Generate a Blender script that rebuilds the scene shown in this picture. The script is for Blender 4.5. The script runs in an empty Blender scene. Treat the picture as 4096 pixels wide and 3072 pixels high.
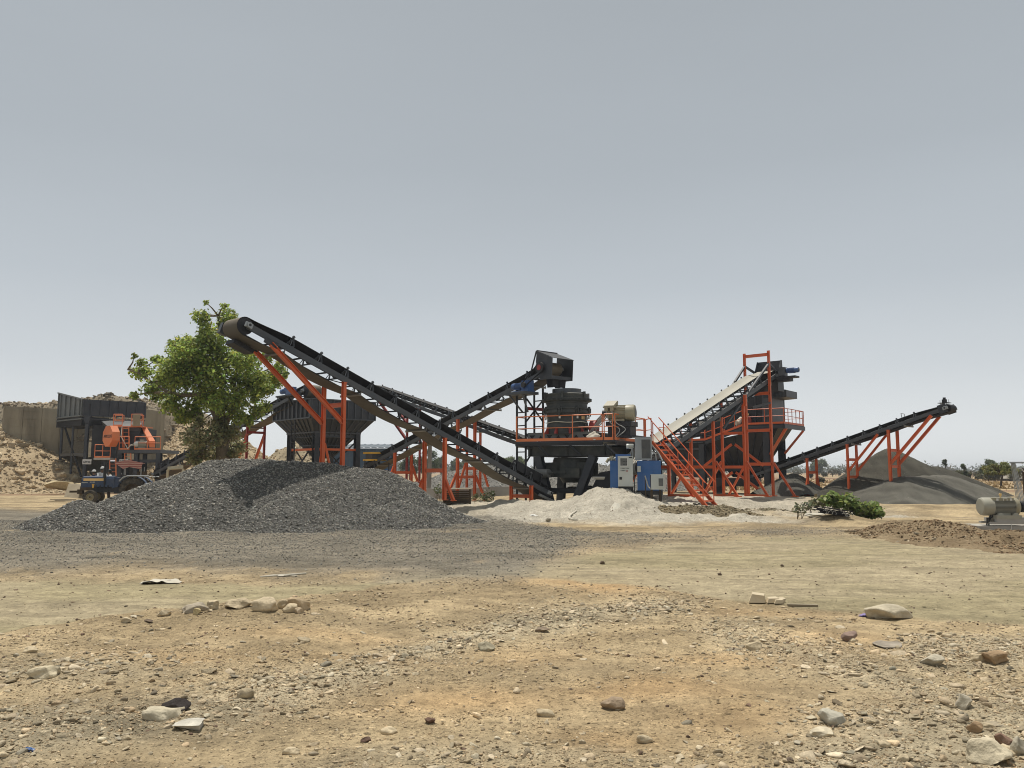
import bpy, math, random
import numpy as np
from mathutils import Vector as V, Matrix, Quaternion

random.seed(7)
RNG = np.random.default_rng(11)
SC = bpy.context.scene
COL = SC.collection
F = 3200.0
EYE = 1.6
PITCH = math.atan(350.0 / 3200.0)
CP, SP = math.cos(PITCH), math.sin(PITCH)
UP = V((0, 0, 1))


def P(px, py, y):
    """world point that sits at distance y and projects on photo pixel (px, py) of 4096 x 3072"""
    cx = (px - 2048) / F
    cy = (1536 - py) / F
    d = V((cx, CP - cy * SP, SP + cy * CP))
    return V((0, 0, EYE)) + d * (y / d.y)


def PZ(px, y, z):
    """world point at distance y and height z on photo column px"""
    lo, hi = -2000.0, 6000.0
    for _ in range(40):
        mid = (lo + hi) / 2
        if P(px, mid, y).z > z:
            lo = mid
        else:
            hi = mid
    return P(px, lo, y)


# ------------------------------------------------------------------ noise
def _hash(ix, iy, seed):
    h = (ix.astype(np.int64) * 374761393 + iy.astype(np.int64) * 668265263 + seed * 1442695041) & 0xFFFFFFFF
    h = ((h ^ (h >> 13)) * 1274126177) & 0xFFFFFFFF
    h = h ^ (h >> 16)
    return (h & 0xFFFF) / 65535.0


def vnoise(x, y, seed=0):
    x = np.asarray(x, dtype=float)
    y = np.asarray(y, dtype=float)
    ix, iy = np.floor(x), np.floor(y)
    fx, fy = x - ix, y - iy
    ux = fx * fx * fx * (fx * (fx * 6 - 15) + 10)
    uy = fy * fy * fy * (fy * (fy * 6 - 15) + 10)
    a = _hash(ix, iy, seed)
    b = _hash(ix + 1, iy, seed)
    c = _hash(ix, iy + 1, seed)
    d = _hash(ix + 1, iy + 1, seed)
    return (a + (b - a) * ux) * (1 - uy) + (c + (d - c) * ux) * uy


def fbm(x, y, seed=0, octv=4, gain=0.5):
    t, amp, s = 0.0, 1.0, 0.0
    for o in range(octv):
        t = t + amp * vnoise(x * 2 ** o + 17.3 * o, y * 2 ** o - 9.1 * o, seed + o)
        s += amp
        amp *= gain
    return t / s


def sstep(a, b, x):
    t = np.clip((np.asarray(x, dtype=float) - a) / (b - a), 0, 1)
    return t * t * (3 - 2 * t)


# ------------------------------------------------------------------ objects
WL = {}


def tag(o, label=None, cat=None, group=None, kind=None):
    if label:
        o['label'] = label
    if cat:
        o['category'] = cat
    if group:
        o['group'] = group
    if kind:
        o['kind'] = kind
    return o


def thing(name, label, cat, loc, group=None):
    o = bpy.data.objects.new(name, None)
    o.empty_display_size = 0.3
    COL.objects.link(o)
    o.location = loc
    WL[o.name] = V(loc)
    return tag(o, label, cat, group)


class MB:
    """collects shapes and links them as one mesh object"""

    def __init__(s):
        s.v, s.f, s.m, s.sm = [], [], [], []

    def add(s, vs, fs, mi=0, smooth=False):
        n = len(s.v)
        s.v.extend([tuple(q) for q in vs])
        for f in fs:
            s.f.append(tuple(i + n for i in f))
            s.m.append(mi)
            s.sm.append(smooth)
        return s

    def hexa(s, c, mi=0):
        return s.add(c, [(0, 3, 2, 1), (4, 5, 6, 7), (0, 1, 5, 4), (1, 2, 6, 5), (2, 3, 7, 6), (3, 0, 4, 7)], mi)

    def box(s, c, size, X=V((1, 0, 0)), Y=V((0, 1, 0)), Z=UP, mi=0):
        c = V(c)
        x, y, z = V(X) * size[0] / 2, V(Y) * size[1] / 2, V(Z) * size[2] / 2
        return s.hexa([c - x - y - z, c + x - y - z, c + x + y - z, c - x + y - z,
                       c - x - y + z, c + x - y + z, c + x + y + z, c - x + y + z], mi)

    def beam(s, p0, p1, w, h, side=None, mi=0):
        p0, p1 = V(p0), V(p1)
        u = (p1 - p0).normalized()
        if side is None:
            ref = UP if abs(u.z) < 0.95 else V((0, 1, 0))
            side = u.cross(ref).normalized()
        else:
            side = (V(side) - u * V(side).dot(u)).normalized()
        n = side.cross(u)
        a, b = side * w / 2, n * h / 2
        return s.hexa([p0 - a - b, p0 + a - b, p0 + a + b, p0 - a + b, p1 - a - b, p1 + a - b, p1 + a + b, p1 - a + b], mi)

    def ibeam(s, p0, p1, w, h, side, t=0.018, mi=0):
        """I section: flanges w wide (along side), web depth h"""
        p0, p1 = V(p0), V(p1)
        u = (p1 - p0).normalized()
        side = (V(side) - u * V(side).dot(u)).normalized()
        n = side.cross(u)
        for sg in (-1, 1):
            o = n * (h / 2 - t / 2) * sg
            s.beam(p0 + o, p1 + o, w, t, side, mi)
        s.beam(p0, p1, t, h - 2 * t, side, mi)
        return s

    def cyl(s, p0, p1, r0, r1=None, n=16, caps=True, mi=0, smooth=True):
        p0, p1 = V(p0), V(p1)
        r1 = r0 if r1 is None else r1
        u = (p1 - p0).normalized()
        a = u.orthogonal().normalized()
        b = u.cross(a)
        vs = []
        for p, r in ((p0, r0), (p1, r1)):
            for i in range(n):
                t = 2 * math.pi * i / n
                vs.append(p + a * r * math.cos(t) + b * r * math.sin(t))
        s.add(vs, [(i, (i + 1) % n, n + (i + 1) % n, n + i) for i in range(n)], mi, smooth)
        if caps:
            s.add(vs, [tuple(range(n - 1, -1, -1)), tuple(range(n, 2 * n))], mi)
        return s

    def tube(s, pts, r, n=8, mi=0, caps=True):
        pts = [V(p) for p in pts]
        rs = r if isinstance(r, (list, tuple)) else [r] * len(pts)
        vs = []
        prev = None
        for i, p in enumerate(pts):
            d = (pts[min(i + 1, len(pts) - 1)] - pts[max(i - 1, 0)]).normalized()
            a = d.orthogonal().normalized() if prev is None else (prev - d * prev.dot(d)).normalized()
            prev = a
            b = d.cross(a)
            for k in range(n):
                t = 2 * math.pi * k / n
                vs.append(p + a * rs[i] * math.cos(t) + b * rs[i] * math.sin(t))
        fs = []
        for i in range(len(pts) - 1):
            for k in range(n):
                fs.append((i * n + k, i * n + (k + 1) % n, (i + 1) * n + (k + 1) % n, (i + 1) * n + k))
        s.add(vs, fs, mi, True)
        if caps:
            m = (len(pts) - 1) * n
            s.add(vs, [tuple(range(n - 1, -1, -1)), tuple(range(m, m + n))], mi)
        return s

    def lathe(s, c, prof, n=40, axis=UP, mi=0, smooth=True, caps=True):
        c = V(c)
        axis = V(axis).normalized()
        a = axis.orthogonal().normalized()
        b = axis.cross(a)
        vs = []
        for r, z in prof:
            for i in range(n):
                t = 2 * math.pi * i / n
                vs.append(c + axis * z + a * r * math.cos(t) + b * r * math.sin(t))
        fs = []
        for k in range(len(prof) - 1):
            for i in range(n):
                fs.append((k * n + i, k * n + (i + 1) % n, (k + 1) * n + (i + 1) % n, (k + 1) * n + i))
        s.add(vs, fs, mi, smooth)
        m = (len(prof) - 1) * n
        if caps:
            s.add(vs, [tuple(range(n - 1, -1, -1)), tuple(range(m, m + n))], mi)
        return s

    def prism(s, poly, vec, mi=0):
        n = len(poly)
        a = [V(p) for p in poly]
        b = [p + V(vec) for p in a]
        fs = [tuple(range(n - 1, -1, -1)), tuple(range(n, 2 * n))]
        fs += [(i, (i + 1) % n, n + (i + 1) % n, n + i) for i in range(n)]
        return s.add(a + b, fs, mi)

    def plate(s, poly, t, mi=0):
        p = [V(q) for q in poly]
        n = (p[1] - p[0]).cross(p[2] - p[0]).normalized()
        return s.prism([q - n * t / 2 for q in p], n * t, mi)

    def build(s, name, mats, parent=None, autosmooth=35, label=None):
        me = bpy.data.meshes.new(name)
        vs = np.array(s.v, dtype=float)
        org = V((vs.min(0) + vs.max(0)) / 2)
        if parent is None:
            org.z = vs[:, 2].min()
        me.from_pydata([tuple(q) for q in (vs - np.array(org))], [], s.f)
        if not isinstance(mats, (list, tuple)):
            mats = [mats]
        for m in mats:
            me.materials.append(m)
        if len(mats) > 1:
            me.polygons.foreach_set('material_index', s.m)
        if any(s.sm):
            me.polygons.foreach_set('use_smooth', s.sm)
            me.set_sharp_from_angle(angle=math.radians(autosmooth))
        me.update()
        o = bpy.data.objects.new(name, me)
        COL.objects.link(o)
        if parent is not None:
            o.parent = parent
            o.location = org - WL[parent.name]
        else:
            o.location = org
        WL[o.name] = org
        if label:
            o['label'] = label
        return o


def npmesh(name, verts, faces_flat, loop_tot, mat, col=None, smooth=False, parent=None, loc=None):
    """fast mesh from numpy arrays (faces_flat: vertex ids, loop_tot: corners per face)"""
    loc = V((0, 0, 0)) if loc is None else V(loc)
    me = bpy.data.meshes.new(name)
    nv, nf, nl = len(verts), len(loop_tot), len(faces_flat)
    me.vertices.add(nv)
    me.vertices.foreach_set('co', (np.asarray(verts, dtype=np.float32) - np.array(loc, dtype=np.float32)).ravel())
    me.loops.add(nl)
    me.loops.foreach_set('vertex_index', np.asarray(faces_flat, dtype=np.int32))
    me.polygons.add(nf)
    st = np.zeros(nf, dtype=np.int32)
    st[1:] = np.cumsum(loop_tot)[:-1]
    me.polygons.foreach_set('loop_start', st)
    if smooth:
        me.polygons.foreach_set('use_smooth', np.ones(nf, dtype=bool))
    me.update(calc_edges=True)
    if col is not None:
        at = me.color_attributes.new('Col', 'FLOAT_COLOR', 'POINT')
        c4 = np.ones((nv, 4), dtype=np.float32)
        c4[:, :3] = col
        at.data.foreach_set('color', c4.ravel())
    me.materials.append(mat)
    o = bpy.data.objects.new(name, me)
    COL.objects.link(o)
    if parent is not None:
        o.parent = parent
        o.location = loc - WL[parent.name]
    else:
        o.location = loc
    WL[o.name] = loc
    return o


def grid_faces(nr, nc):
    i = np.arange(nr - 1)[:, None] * nc + np.arange(nc - 1)[None, :]
    q = np.stack([i, i + 1, i + 1 + nc, i + nc], -1).reshape(-1, 4)
    return q.ravel(), np.full(len(q), 4)


# ------------------------------------------------------------------ stones
def ico(level):
    t = (1 + 5 ** .5) / 2
    v = [(-1, t, 0), (1, t, 0), (-1, -t, 0), (1, -t, 0), (0, -1, t), (0, 1, t), (0, -1, -t), (0, 1, -t), (t, 0, -1), (t, 0, 1), (-t, 0, -1), (-t, 0, 1)]
    f = [(0, 11, 5), (0, 5, 1), (0, 1, 7), (0, 7, 10), (0, 10, 11), (1, 5, 9), (5, 11, 4), (11, 10, 2), (10, 7, 6), (7, 1, 8), (3, 9, 4), (3, 4, 2), (3, 2, 6), (3, 6, 8), (3, 8, 9), (4, 9, 5), (2, 4, 11), (6, 2, 10), (8, 6, 7), (9, 8, 1)]
    v = [np.array(q) / np.linalg.norm(q) for q in v]
    for _ in range(level):
        cache, nf = {}, []

        def mid(a, b):
            k = (min(a, b), max(a, b))
            if k not in cache:
                m = v[a] + v[b]
                v.append(m / np.linalg.norm(m))
                cache[k] = len(v) - 1
            return cache[k]
        for a, b, c in f:
            ab, bc, ca = mid(a, b), mid(b, c), mid(c, a)
            nf += [(a, ab, ca), (b, bc, ab), (c, ca, bc), (ab, bc, ca)]
        f = nf
    return np.array(v), np.array(f)


ICO = [ico(0), ico(1), ico(2), ico(3)]


def rock_verts(level, rng, cuts=9, rough=0.12, lo=0.22, hi=0.78):
    v, f = ICO[level]
    v = v.copy()
    v *= (1 + rng.normal(0, rough, (len(v), 1)))
    for _ in range(cuts):
        n = rng.normal(0, 1, 3)
        n /= np.linalg.norm(n)
        d = rng.uniform(lo, hi)
        ex = np.maximum(0, v @ n - d)
        v -= ex[:, None] * n
    return v, f


def scatter_arrays(pos, size, rng, level=0, variants=10, flat=(0.4, 0.8), tilt=0.5, col=(0.3, 0.3, 0.3), colvar=0.25, cuts=8, warm=0.03):
    """many stones as arrays: pos (n,3) ground contact, size (n,) radius"""
    n = len(pos)
    base = [rock_verts(level, rng, cuts) for _ in range(variants)]
    nv, nf = len(base[0][0]), len(base[0][1])
    bv = np.stack([b[0] for b in base])
    tri = base[0][1]
    k = rng.integers(0, variants, n)
    ang = rng.uniform(0, 2 * np.pi, n)
    tl = rng.normal(0, tilt, n)
    sc = np.stack([rng.uniform(0.8, 1.3, n), rng.uniform(0.6, 1.0, n), rng.uniform(flat[0], flat[1], n)], -1) * size[:, None]
    vv = bv[k] * sc[:, None, :]
    c, s = np.cos(tl)[:, None], np.sin(tl)[:, None]
    y, z = vv[..., 1] * c - vv[..., 2] * s, vv[..., 1] * s + vv[..., 2] * c
    x = vv[..., 0]
    c, s = np.cos(ang)[:, None], np.sin(ang)[:, None]
    out = np.stack([x * c - y * s, x * s + y * c, z], -1) + pos[:, None, :]
    out[..., 2] += (size * (flat[0] + flat[1]) / 2 * 0.35)[:, None]
    faces = (tri[None] + (np.arange(n) * nv)[:, None, None]).reshape(-1)
    colr = np.asarray(col, dtype=float)
    if colr.ndim == 1:
        colr = np.repeat(colr[None], n, 0)
    br = np.clip(1 + rng.normal(0, colvar, n), 0.35, 1.9)[:, None]
    w = rng.normal(0, warm, n)[:, None]
    cc = colr * br * np.concatenate([1 + w, np.ones((n, 1)), 1 - w], 1)
    cols = np.repeat(np.clip(cc, 0.01, 0.85), nv, 0)
    return out.reshape(-1, 3), faces, np.full(n * nf, 3), cols


def merge_arrays(parts):
    vs, fs, ls, cs = [], [], [], []
    off = 0
    for v, f, l, c in parts:
        vs.append(v)
        fs.append(np.asarray(f) + off)
        ls.append(l)
        cs.append(c)
        off += len(v)
    return np.concatenate(vs), np.concatenate(fs), np.concatenate(ls), np.concatenate(cs)


# ------------------------------------------------------------------ materials
def newmat(name):
    m = bpy.data.materials.new(name)
    m.use_nodes = True
    nt = m.node_tree
    return m, nt, nt.nodes, nt.links, nt.nodes['Principled BSDF']


def painted(name, base, rough=0.5, dirt=(0.30, 0.25, 0.18), amount=0.35, scale=2.0, metal=0.0, bump=0.15, streak=False, spec=0.4):
    """paint with dust, scuffs and slight unevenness"""
    m, nt, N, L, b = newmat(name)
    tc = N.new('ShaderNodeTexCoord')
    mp = N.new('ShaderNodeMapping')
    if streak:
        mp.inputs['Scale'].default_value = (1, 1, 0.18)
    L.new(tc.outputs['Object'], mp.inputs['Vector'])
    n1 = N.new('ShaderNodeTexNoise')
    n1.inputs['Scale'].default_value = scale
    n1.inputs['Detail'].default_value = 8
    n1.inputs['Roughness'].default_value = 0.65
    L.new(mp.outputs[0], n1.inputs['Vector'])
    r = N.new('ShaderNodeValToRGB')
    r.color_ramp.elements[0].position = 0.42
    r.color_ramp.elements[1].position = 0.78
    r.color_ramp.elements[0].color = (0, 0, 0, 1)
    r.color_ramp.elements[1].color = (amount, amount, amount, 1)
    L.new(n1.outputs['Fac'], r.inputs[0])
    n2 = N.new('ShaderNodeTexNoise')
    n2.inputs['Scale'].default_value = scale * 0.35
    n2.inputs['Detail'].default_value = 3
    L.new(tc.outputs['Object'], n2.inputs['Vector'])
    mr = N.new('ShaderNodeMapRange')
    mr.inputs['From Min'].default_value = 0.25
    mr.inputs['From Max'].default_value = 0.75
    mr.inputs['To Min'].default_value = 0.82
    mr.inputs['To Max'].default_value = 1.16
    L.new(n2.outputs['Fac'], mr.inputs['Value'])
    mul = N.new('ShaderNodeMix')
    mul.data_type = 'RGBA'
    mul.blend_type = 'MULTIPLY'
    mul.inputs[0].default_value = 1
    mul.inputs[6].default_value = (*base, 1)
    L.new(mr.outputs[0], mul.inputs[7])
    mx = N.new('ShaderNodeMix')
    mx.data_type = 'RGBA'
    L.new(r.outputs[0], mx.inputs[0])
    L.new(mul.outputs[2], mx.inputs[6])
    mx.inputs[7].default_value = (*dirt, 1)
    gm = N.new('ShaderNodeNewGeometry')
    sx = N.new('ShaderNodeSeparateXYZ')
    L.new(gm.outputs['Normal'], sx.inputs[0])
    du = N.new('ShaderNodeMapRange')
    du.inputs['From Min'].default_value = 0.55
    du.inputs['From Max'].default_value = 0.98
    du.inputs['To Min'].default_value = 0.0
    du.inputs['To Max'].default_value = 1.25 * amount
    L.new(sx.outputs['Z'], du.inputs['Value'])
    dm = N.new('ShaderNodeMath')
    dm.operation = 'MULTIPLY'
    dm.use_clamp = True
    L.new(du.outputs[0], dm.inputs[0])
    L.new(n2.outputs['Fac'], dm.inputs[1])
    md = N.new('ShaderNodeMix')
    md.data_type = 'RGBA'
    L.new(dm.outputs[0], md.inputs[0])
    L.new(mx.outputs[2], md.inputs[6])
    md.inputs[7].default_value = (0.34, 0.30, 0.23, 1)
    L.new(md.outputs[2], b.inputs['Base Color'])
    b.inputs['Roughness'].default_value = rough
    b.inputs['Metallic'].default_value = metal
    b.inputs['Specular IOR Level'].default_value = spec
    if bump:
        bp = N.new('ShaderNodeBump')
        bp.inputs['Strength'].default_value = bump
        bp.inputs['Distance'].default_value = 0.01
        L.new(n1.outputs['Fac'], bp.inputs['Height'])
        L.new(bp.outputs[0], b.inputs['Normal'])
    return m


def colmat(name, rough=0.95, nscale=30.0, nvar=0.35, bump=0.4, bdist=0.01, nscale2=None, spec=0.2):
    """albedo from the mesh's own Col attribute, times fine grain"""
    m, nt, N, L, b = newmat(name)
    at = N.new('ShaderNodeAttribute')
    at.attribute_name = 'Col'
    tc = N.new('ShaderNodeTexCoord')
    n1 = N.new('ShaderNodeTexNoise')
    n1.inputs['Scale'].default_value = nscale
    n1.inputs['Detail'].default_value = 10
    n1.inputs['Roughness'].default_value = 0.7
    L.new(tc.outputs['Object'], n1.inputs['Vector'])
    mr = N.new('ShaderNodeMapRange')
    mr.inputs['From Min'].default_value = 0.3
    mr.inputs['From Max'].default_value = 0.7
    mr.inputs['To Min'].default_value = 1 - nvar
    mr.inputs['To Max'].default_value = 1 + nvar
    L.new(n1.outputs['Fac'], mr.inputs['Value'])
    mul = N.new('ShaderNodeMix')
    mul.data_type = 'RGBA'
    mul.blend_type = 'MULTIPLY'
    mul.inputs[0].default_value = 1
    L.new(at.outputs['Color'], mul.inputs[6])
    L.new(mr.outputs[0], mul.inputs[7])
    L.new(mul.outputs[2], b.inputs['Base Color'])
    b.inputs['Roughness'].default_value = rough
    b.inputs['Specular IOR Level'].default_value = spec
    h = n1.outputs['Fac']
    if nscale2:
        n3 = N.new('ShaderNodeTexNoise')
        n3.inputs['Scale'].default_value = nscale2
        n3.inputs['Detail'].default_value = 6
        L.new(tc.outputs['Object'], n3.inputs['Vector'])
        ad = N.new('ShaderNodeMath')
        ad.operation = 'ADD'
        L.new(n1.outputs['Fac'], ad.inputs[0])
        L.new(n3.outputs['Fac'], ad.inputs[1])
        h = ad.outputs[0]
    bp = N.new('ShaderNodeBump')
    bp.inputs['Strength'].default_value = bump
    bp.inputs['Distance'].default_value = bdist
    L.new(h, bp.inputs['Height'])
    L.new(bp.outputs[0], b.inputs['Normal'])
    return m


def leafmat(name, trans=0.35):
    m, nt, N, L, b = newmat(name)
    at = N.new('ShaderNodeAttribute')
    at.attribute_name = 'Col'
    L.new(at.outputs['Color'], b.inputs['Base Color'])
    b.inputs['Roughness'].default_value = 0.5
    b.inputs['Specular IOR Level'].default_value = 0.35
    tr = N.new('ShaderNodeBsdfTranslucent')
    hs = N.new('ShaderNodeHueSaturation')
    hs.inputs['Value'].default_value = 1.5
    hs.inputs['Hue'].default_value = 0.485
    L.new(at.outputs['Color'], hs.inputs['Color'])
    L.new(hs.outputs[0], tr.inputs['Color'])
    mx = N.new('ShaderNodeMixShader')
    mx.inputs[0].default_value = trans
    L.new(b.outputs[0], mx.inputs[1])
    L.new(tr.outputs[0], mx.inputs[2])
    L.new(mx.outputs[0], N['Material Output'].inputs['Surface'])
    return m


def earthmat():
    """dry earth: albedo from Col, embedded pebbles where Peb says so, grain and clods"""
    m, nt, N, L, b = newmat('dry_earth')
    at = N.new('ShaderNodeAttribute')
    at.attribute_name = 'Col'
    pb = N.new('ShaderNodeAttribute')
    pb.attribute_name = 'Peb'
    tc = N.new('ShaderNodeTexCoord')

    def math_(op, a, c=None, clamp=False):
        n = N.new('ShaderNodeMath')
        n.operation = op
        n.use_clamp = clamp
        for i, v in enumerate((a, c)):
            if v is None:
                continue
            if isinstance(v, (int, float)):
                n.inputs[i].default_value = v
            else:
                L.new(v, n.inputs[i])
        return n.outputs[0]

    def rng_(v, a, c, d, e):
        n = N.new('ShaderNodeMapRange')
        n.inputs['From Min'].default_value = a
        n.inputs['From Max'].default_value = c
        n.inputs['To Min'].default_value = d
        n.inputs['To Max'].default_value = e
        L.new(v, n.inputs['Value'])
        return n.outputs[0]

    def noise(sc, det=8, ro=.68):
        n = N.new('ShaderNodeTexNoise')
        n.inputs['Scale'].default_value = sc
        n.inputs['Detail'].default_value = det
        n.inputs['Roughness'].default_value = ro
        L.new(tc.outputs['Object'], n.inputs['Vector'])
        return n.outputs['Fac']

    def mul(c, f):
        n = N.new('ShaderNodeMix')
        n.data_type = 'RGBA'
        n.blend_type = 'MULTIPLY'
        n.inputs[0].default_value = 1
        L.new(c, n.inputs[6])
        L.new(f, n.inputs[7])
        return n.outputs[2]
    n1, n2 = noise(14, 10), noise(75, 6)
    col = mul(at.outputs['Color'], rng_(n1, .3, .7, .74, 1.26))
    col = mul(col, rng_(n2, .25, .75, .78, 1.22))
    height = math_('ADD', math_('MULTIPLY', n1, .9), math_('MULTIPLY', n2, .35))
    for sc, amp, thr in ((16, 1.0, .62), (34, .6, .50), (70, .35, .42)):
        v = N.new('ShaderNodeTexVoronoi')
        v.inputs['Scale'].default_value = sc
        L.new(tc.outputs['Object'], v.inputs['Vector'])
        sep = N.new('ShaderNodeSeparateColor')
        L.new(v.outputs['Color'], sep.inputs[0])
        dome = rng_(v.outputs['Distance'], .10, .42, 1.0, 0.0)
        dome = math_('MULTIPLY', dome, 1.0, True)
        pick = math_('GREATER_THAN', math_('ADD', sep.outputs[0], math_('MULTIPLY', pb.outputs['Fac'], .45)), thr + .33)
        msk = math_('MULTIPLY', pick, math_('MULTIPLY', math_('GREATER_THAN', dome, .12), 1.0))
        shade = math_('ADD', math_('MULTIPLY', math_('SUBTRACT', rng_(sep.outputs[1], 0, 1, .62, 1.55), 1.0), msk), 1.0)
        col = mul(col, shade)
        height = math_('ADD', height, math_('MULTIPLY', math_('MULTIPLY', dome, pick), amp))
    L.new(col, b.inputs['Base Color'])
    b.inputs['Roughness'].default_value = .95
    b.inputs['Specular IOR Level'].default_value = .12
    bp = N.new('ShaderNodeBump')
    bp.inputs['Strength'].default_value = .95
    bp.inputs['Distance'].default_value = .026
    L.new(height, bp.inputs['Height'])
    L.new(bp.outputs[0], b.inputs['Normal'])
    return m


M = {}
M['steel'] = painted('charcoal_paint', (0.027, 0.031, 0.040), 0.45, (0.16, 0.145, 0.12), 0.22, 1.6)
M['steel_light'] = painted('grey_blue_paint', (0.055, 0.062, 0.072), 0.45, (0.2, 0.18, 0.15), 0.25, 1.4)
M['black'] = painted('black_steel', (0.011, 0.012, 0.016), 0.5, (0.09, 0.08, 0.07), 0.25, 1.8)
M['crusher'] = painted('crusher_green_black', (0.030, 0.035, 0.034), 0.5, (0.2, 0.18, 0.14), 0.3, 2.2)
M['orange'] = painted('orange_paint', (0.66, 0.115, 0.028), 0.42, (0.40, 0.20, 0.11), 0.42, 2.4)
M['orange_pale'] = painted('faded_orange_paint', (0.72, 0.19, 0.06), 0.5, (0.5, 0.32, 0.2), 0.4, 1.5)
M['frame_grey'] = painted('frame_grey', (0.13, 0.14, 0.14), 0.55, (0.25, 0.22, 0.17), 0.3, 1.5)
M['red'] = painted('red_paint', (0.30, 0.03, 0.025), 0.4, (0.3, 0.15, 0.1), 0.2, 2)
M['cream'] = painted('cream_motor_paint', (0.31, 0.28, 0.19), 0.45, (0.26, 0.22, 0.14), 0.35, 3)
M['motor_shell'] = painted('pale_motor_shell', (0.36, 0.345, 0.275), 0.45, (0.24, 0.21, 0.15), 0.4, 3)
M['motor_grey'] = painted('grey_motor_paint', (0.30, 0.29, 0.24), 0.4, (0.2, 0.18, 0.13), 0.3, 3)
M['blue'] = painted('blue_paint', (0.03, 0.115, 0.32), 0.4, (0.2, 0.2, 0.2), 0.25, 1.6)
M['motor_blue'] = painted('blue_motor_paint', (0.035, 0.09, 0.24), 0.4, (0.2, 0.19, 0.17), 0.3, 3)
M['cab'] = painted('light_grey_enamel', (0.52, 0.54, 0.51), 0.35, (0.38, 0.34, 0.27), 0.3, 1.5, bump=0.05)
M['galv'] = painted('galvanised_sheet', (0.30, 0.32, 0.33), 0.45, (0.35, 0.32, 0.27), 0.35, 2.5, metal=0.4)
M['mesh_dark'] = painted('radiator_core', (0.11, 0.115, 0.115), 0.6, (0.2, 0.18, 0.15), 0.4, 8)
M['belt'] = painted('belt_rubber', (0.007, 0.007, 0.010), 0.7, (0.03, 0.028, 0.026), 0.2, 2)
M['belt_dusty'] = painted('dusty_belt_rubber', (0.105, 0.088, 0.064), 0.9, (0.22, 0.19, 0.14), 0.5, 0.9)
M['belt_white'] = painted('new_pale_belt', (0.40, 0.38, 0.32), 0.8, (0.38, 0.33, 0.25), 0.35, 0.8)
M['roller'] = painted('worn_steel_roller', (0.22, 0.21, 0.19), 0.4, (0.12, 0.1, 0.08), 0.5, 3, metal=0.5)
M['conc'] = painted('cast_concrete', (0.33, 0.285, 0.205), 0.9, (0.12, 0.10, 0.07), 0.85, 1.1, bump=0.4, streak=True, spec=0.2)
M['conc_pale'] = painted('pale_concrete', (0.42, 0.40, 0.36), 0.9, (0.25, 0.22, 0.18), 0.5, 1.6, bump=0.4, spec=0.2)
M['wood'] = painted('weathered_boards', (0.30, 0.245, 0.165), 0.85, (0.14, 0.11, 0.07), 0.6, 3, bump=0.3, spec=0.2)
M['wood_dark'] = painted('old_timber', (0.06, 0.045, 0.03), 0.9, (0.16, 0.12, 0.08), 0.4, 3, bump=0.3, spec=0.2)
M['rubber'] = painted('tyre_rubber', (0.035, 0.033, 0.03), 0.85, (0.24, 0.2, 0.14), 0.6, 4)
M['white'] = painted('white_paint', (0.72, 0.70, 0.64), 0.5, (0.4, 0.36, 0.28), 0.3, 2)
M['sign'] = painted('white_sign', (0.62, 0.62, 0.6), 0.5, (0.35, 0.32, 0.27), 0.3, 2)
M['ink'] = painted('black_lettering', (0.02, 0.02, 0.022), 0.6, (0.06, 0.06, 0.06), 0.2, 3)
M['yellow'] = painted('yellow_paint', (0.72, 0.40, 0.05), 0.45, (0.35, 0.27, 0.15), 0.3, 2)
M['stripe'] = painted('cream_yellow_band', (0.75, 0.50, 0.20), 0.4, (0.5, 0.4, 0.25), 0.3, 2)
M['tractor'] = painted('tractor_blue', (0.011, 0.036, 0.095), 0.35, (0.2, 0.18, 0.15), 0.3, 2)
M['cable'] = painted('grey_cable', (0.36, 0.36, 0.34), 0.6, (0.3, 0.27, 0.2), 0.3, 4)
M['cable_dark'] = painted('black_cable', (0.02, 0.02, 0.02), 0.6, (0.1, 0.09, 0.07), 0.3, 4)
M['cloth'] = painted('white_sackcloth', (0.66, 0.62, 0.52), 0.95, (0.4, 0.34, 0.25), 0.5, 6, bump=0.4, spec=0.1)
M['shirt'] = painted('white_cotton', (0.7, 0.69, 0.66), 0.9, (0.5, 0.47, 0.42), 0.3, 6, spec=0.1)
M['navy'] = painted('navy_cotton', (0.02, 0.03, 0.07), 0.9, (0.08, 0.08, 0.1), 0.3, 6, spec=0.1)
M['trousers'] = painted('dark_trousers', (0.05, 0.045, 0.045), 0.9, (0.12, 0.1, 0.09), 0.3, 6, spec=0.1)
M['skin'] = painted('brown_skin', (0.20, 0.105, 0.06), 0.5, (0.26, 0.15, 0.09), 0.2, 8)
M['hair'] = painted('black_hair', (0.012, 0.011, 0.01), 0.5, (0.03, 0.03, 0.03), 0.2, 8)
M['bark'] = painted('tree_bark', (0.17, 0.13, 0.085), 0.9, (0.30, 0.26, 0.2), 0.5, 6, bump=0.8, spec=0.2)
M['bark_dark'] = painted('dark_bark', (0.075, 0.058, 0.042), 0.9, (0.14, 0.115, 0.09), 0.5, 6, bump=0.8, spec=0.2)
M['twig'] = painted('dry_twigs', (0.24, 0.20, 0.17), 0.9, (0.16, 0.13, 0.1), 0.5, 3, bump=0.2, spec=0.1)
M['leaf'] = leafmat('tree_leaves', 0.38)
M['stone'] = colmat('loose_stone', 0.9, 40, 0.28, 0.5, 0.01, 160)
M['rubble'] = colmat('broken_rock', 0.92, 6, 0.25, 0.6, 0.03, 30)
M['gravel'] = colmat('crushed_gravel', 0.85, 60, 0.3, 0.5, 0.01)
M['ground'] = earthmat()
M['heap'] = colmat('fine_crushed_stone', 0.95, 24, 0.22, 0.7, 0.02, 120, spec=0.12)
M['foam'] = painted('cream_foam', (0.60, 0.50, 0.34), 0.85, (0.42, 0.34, 0.22), 0.4, 9, spec=0.1)
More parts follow.
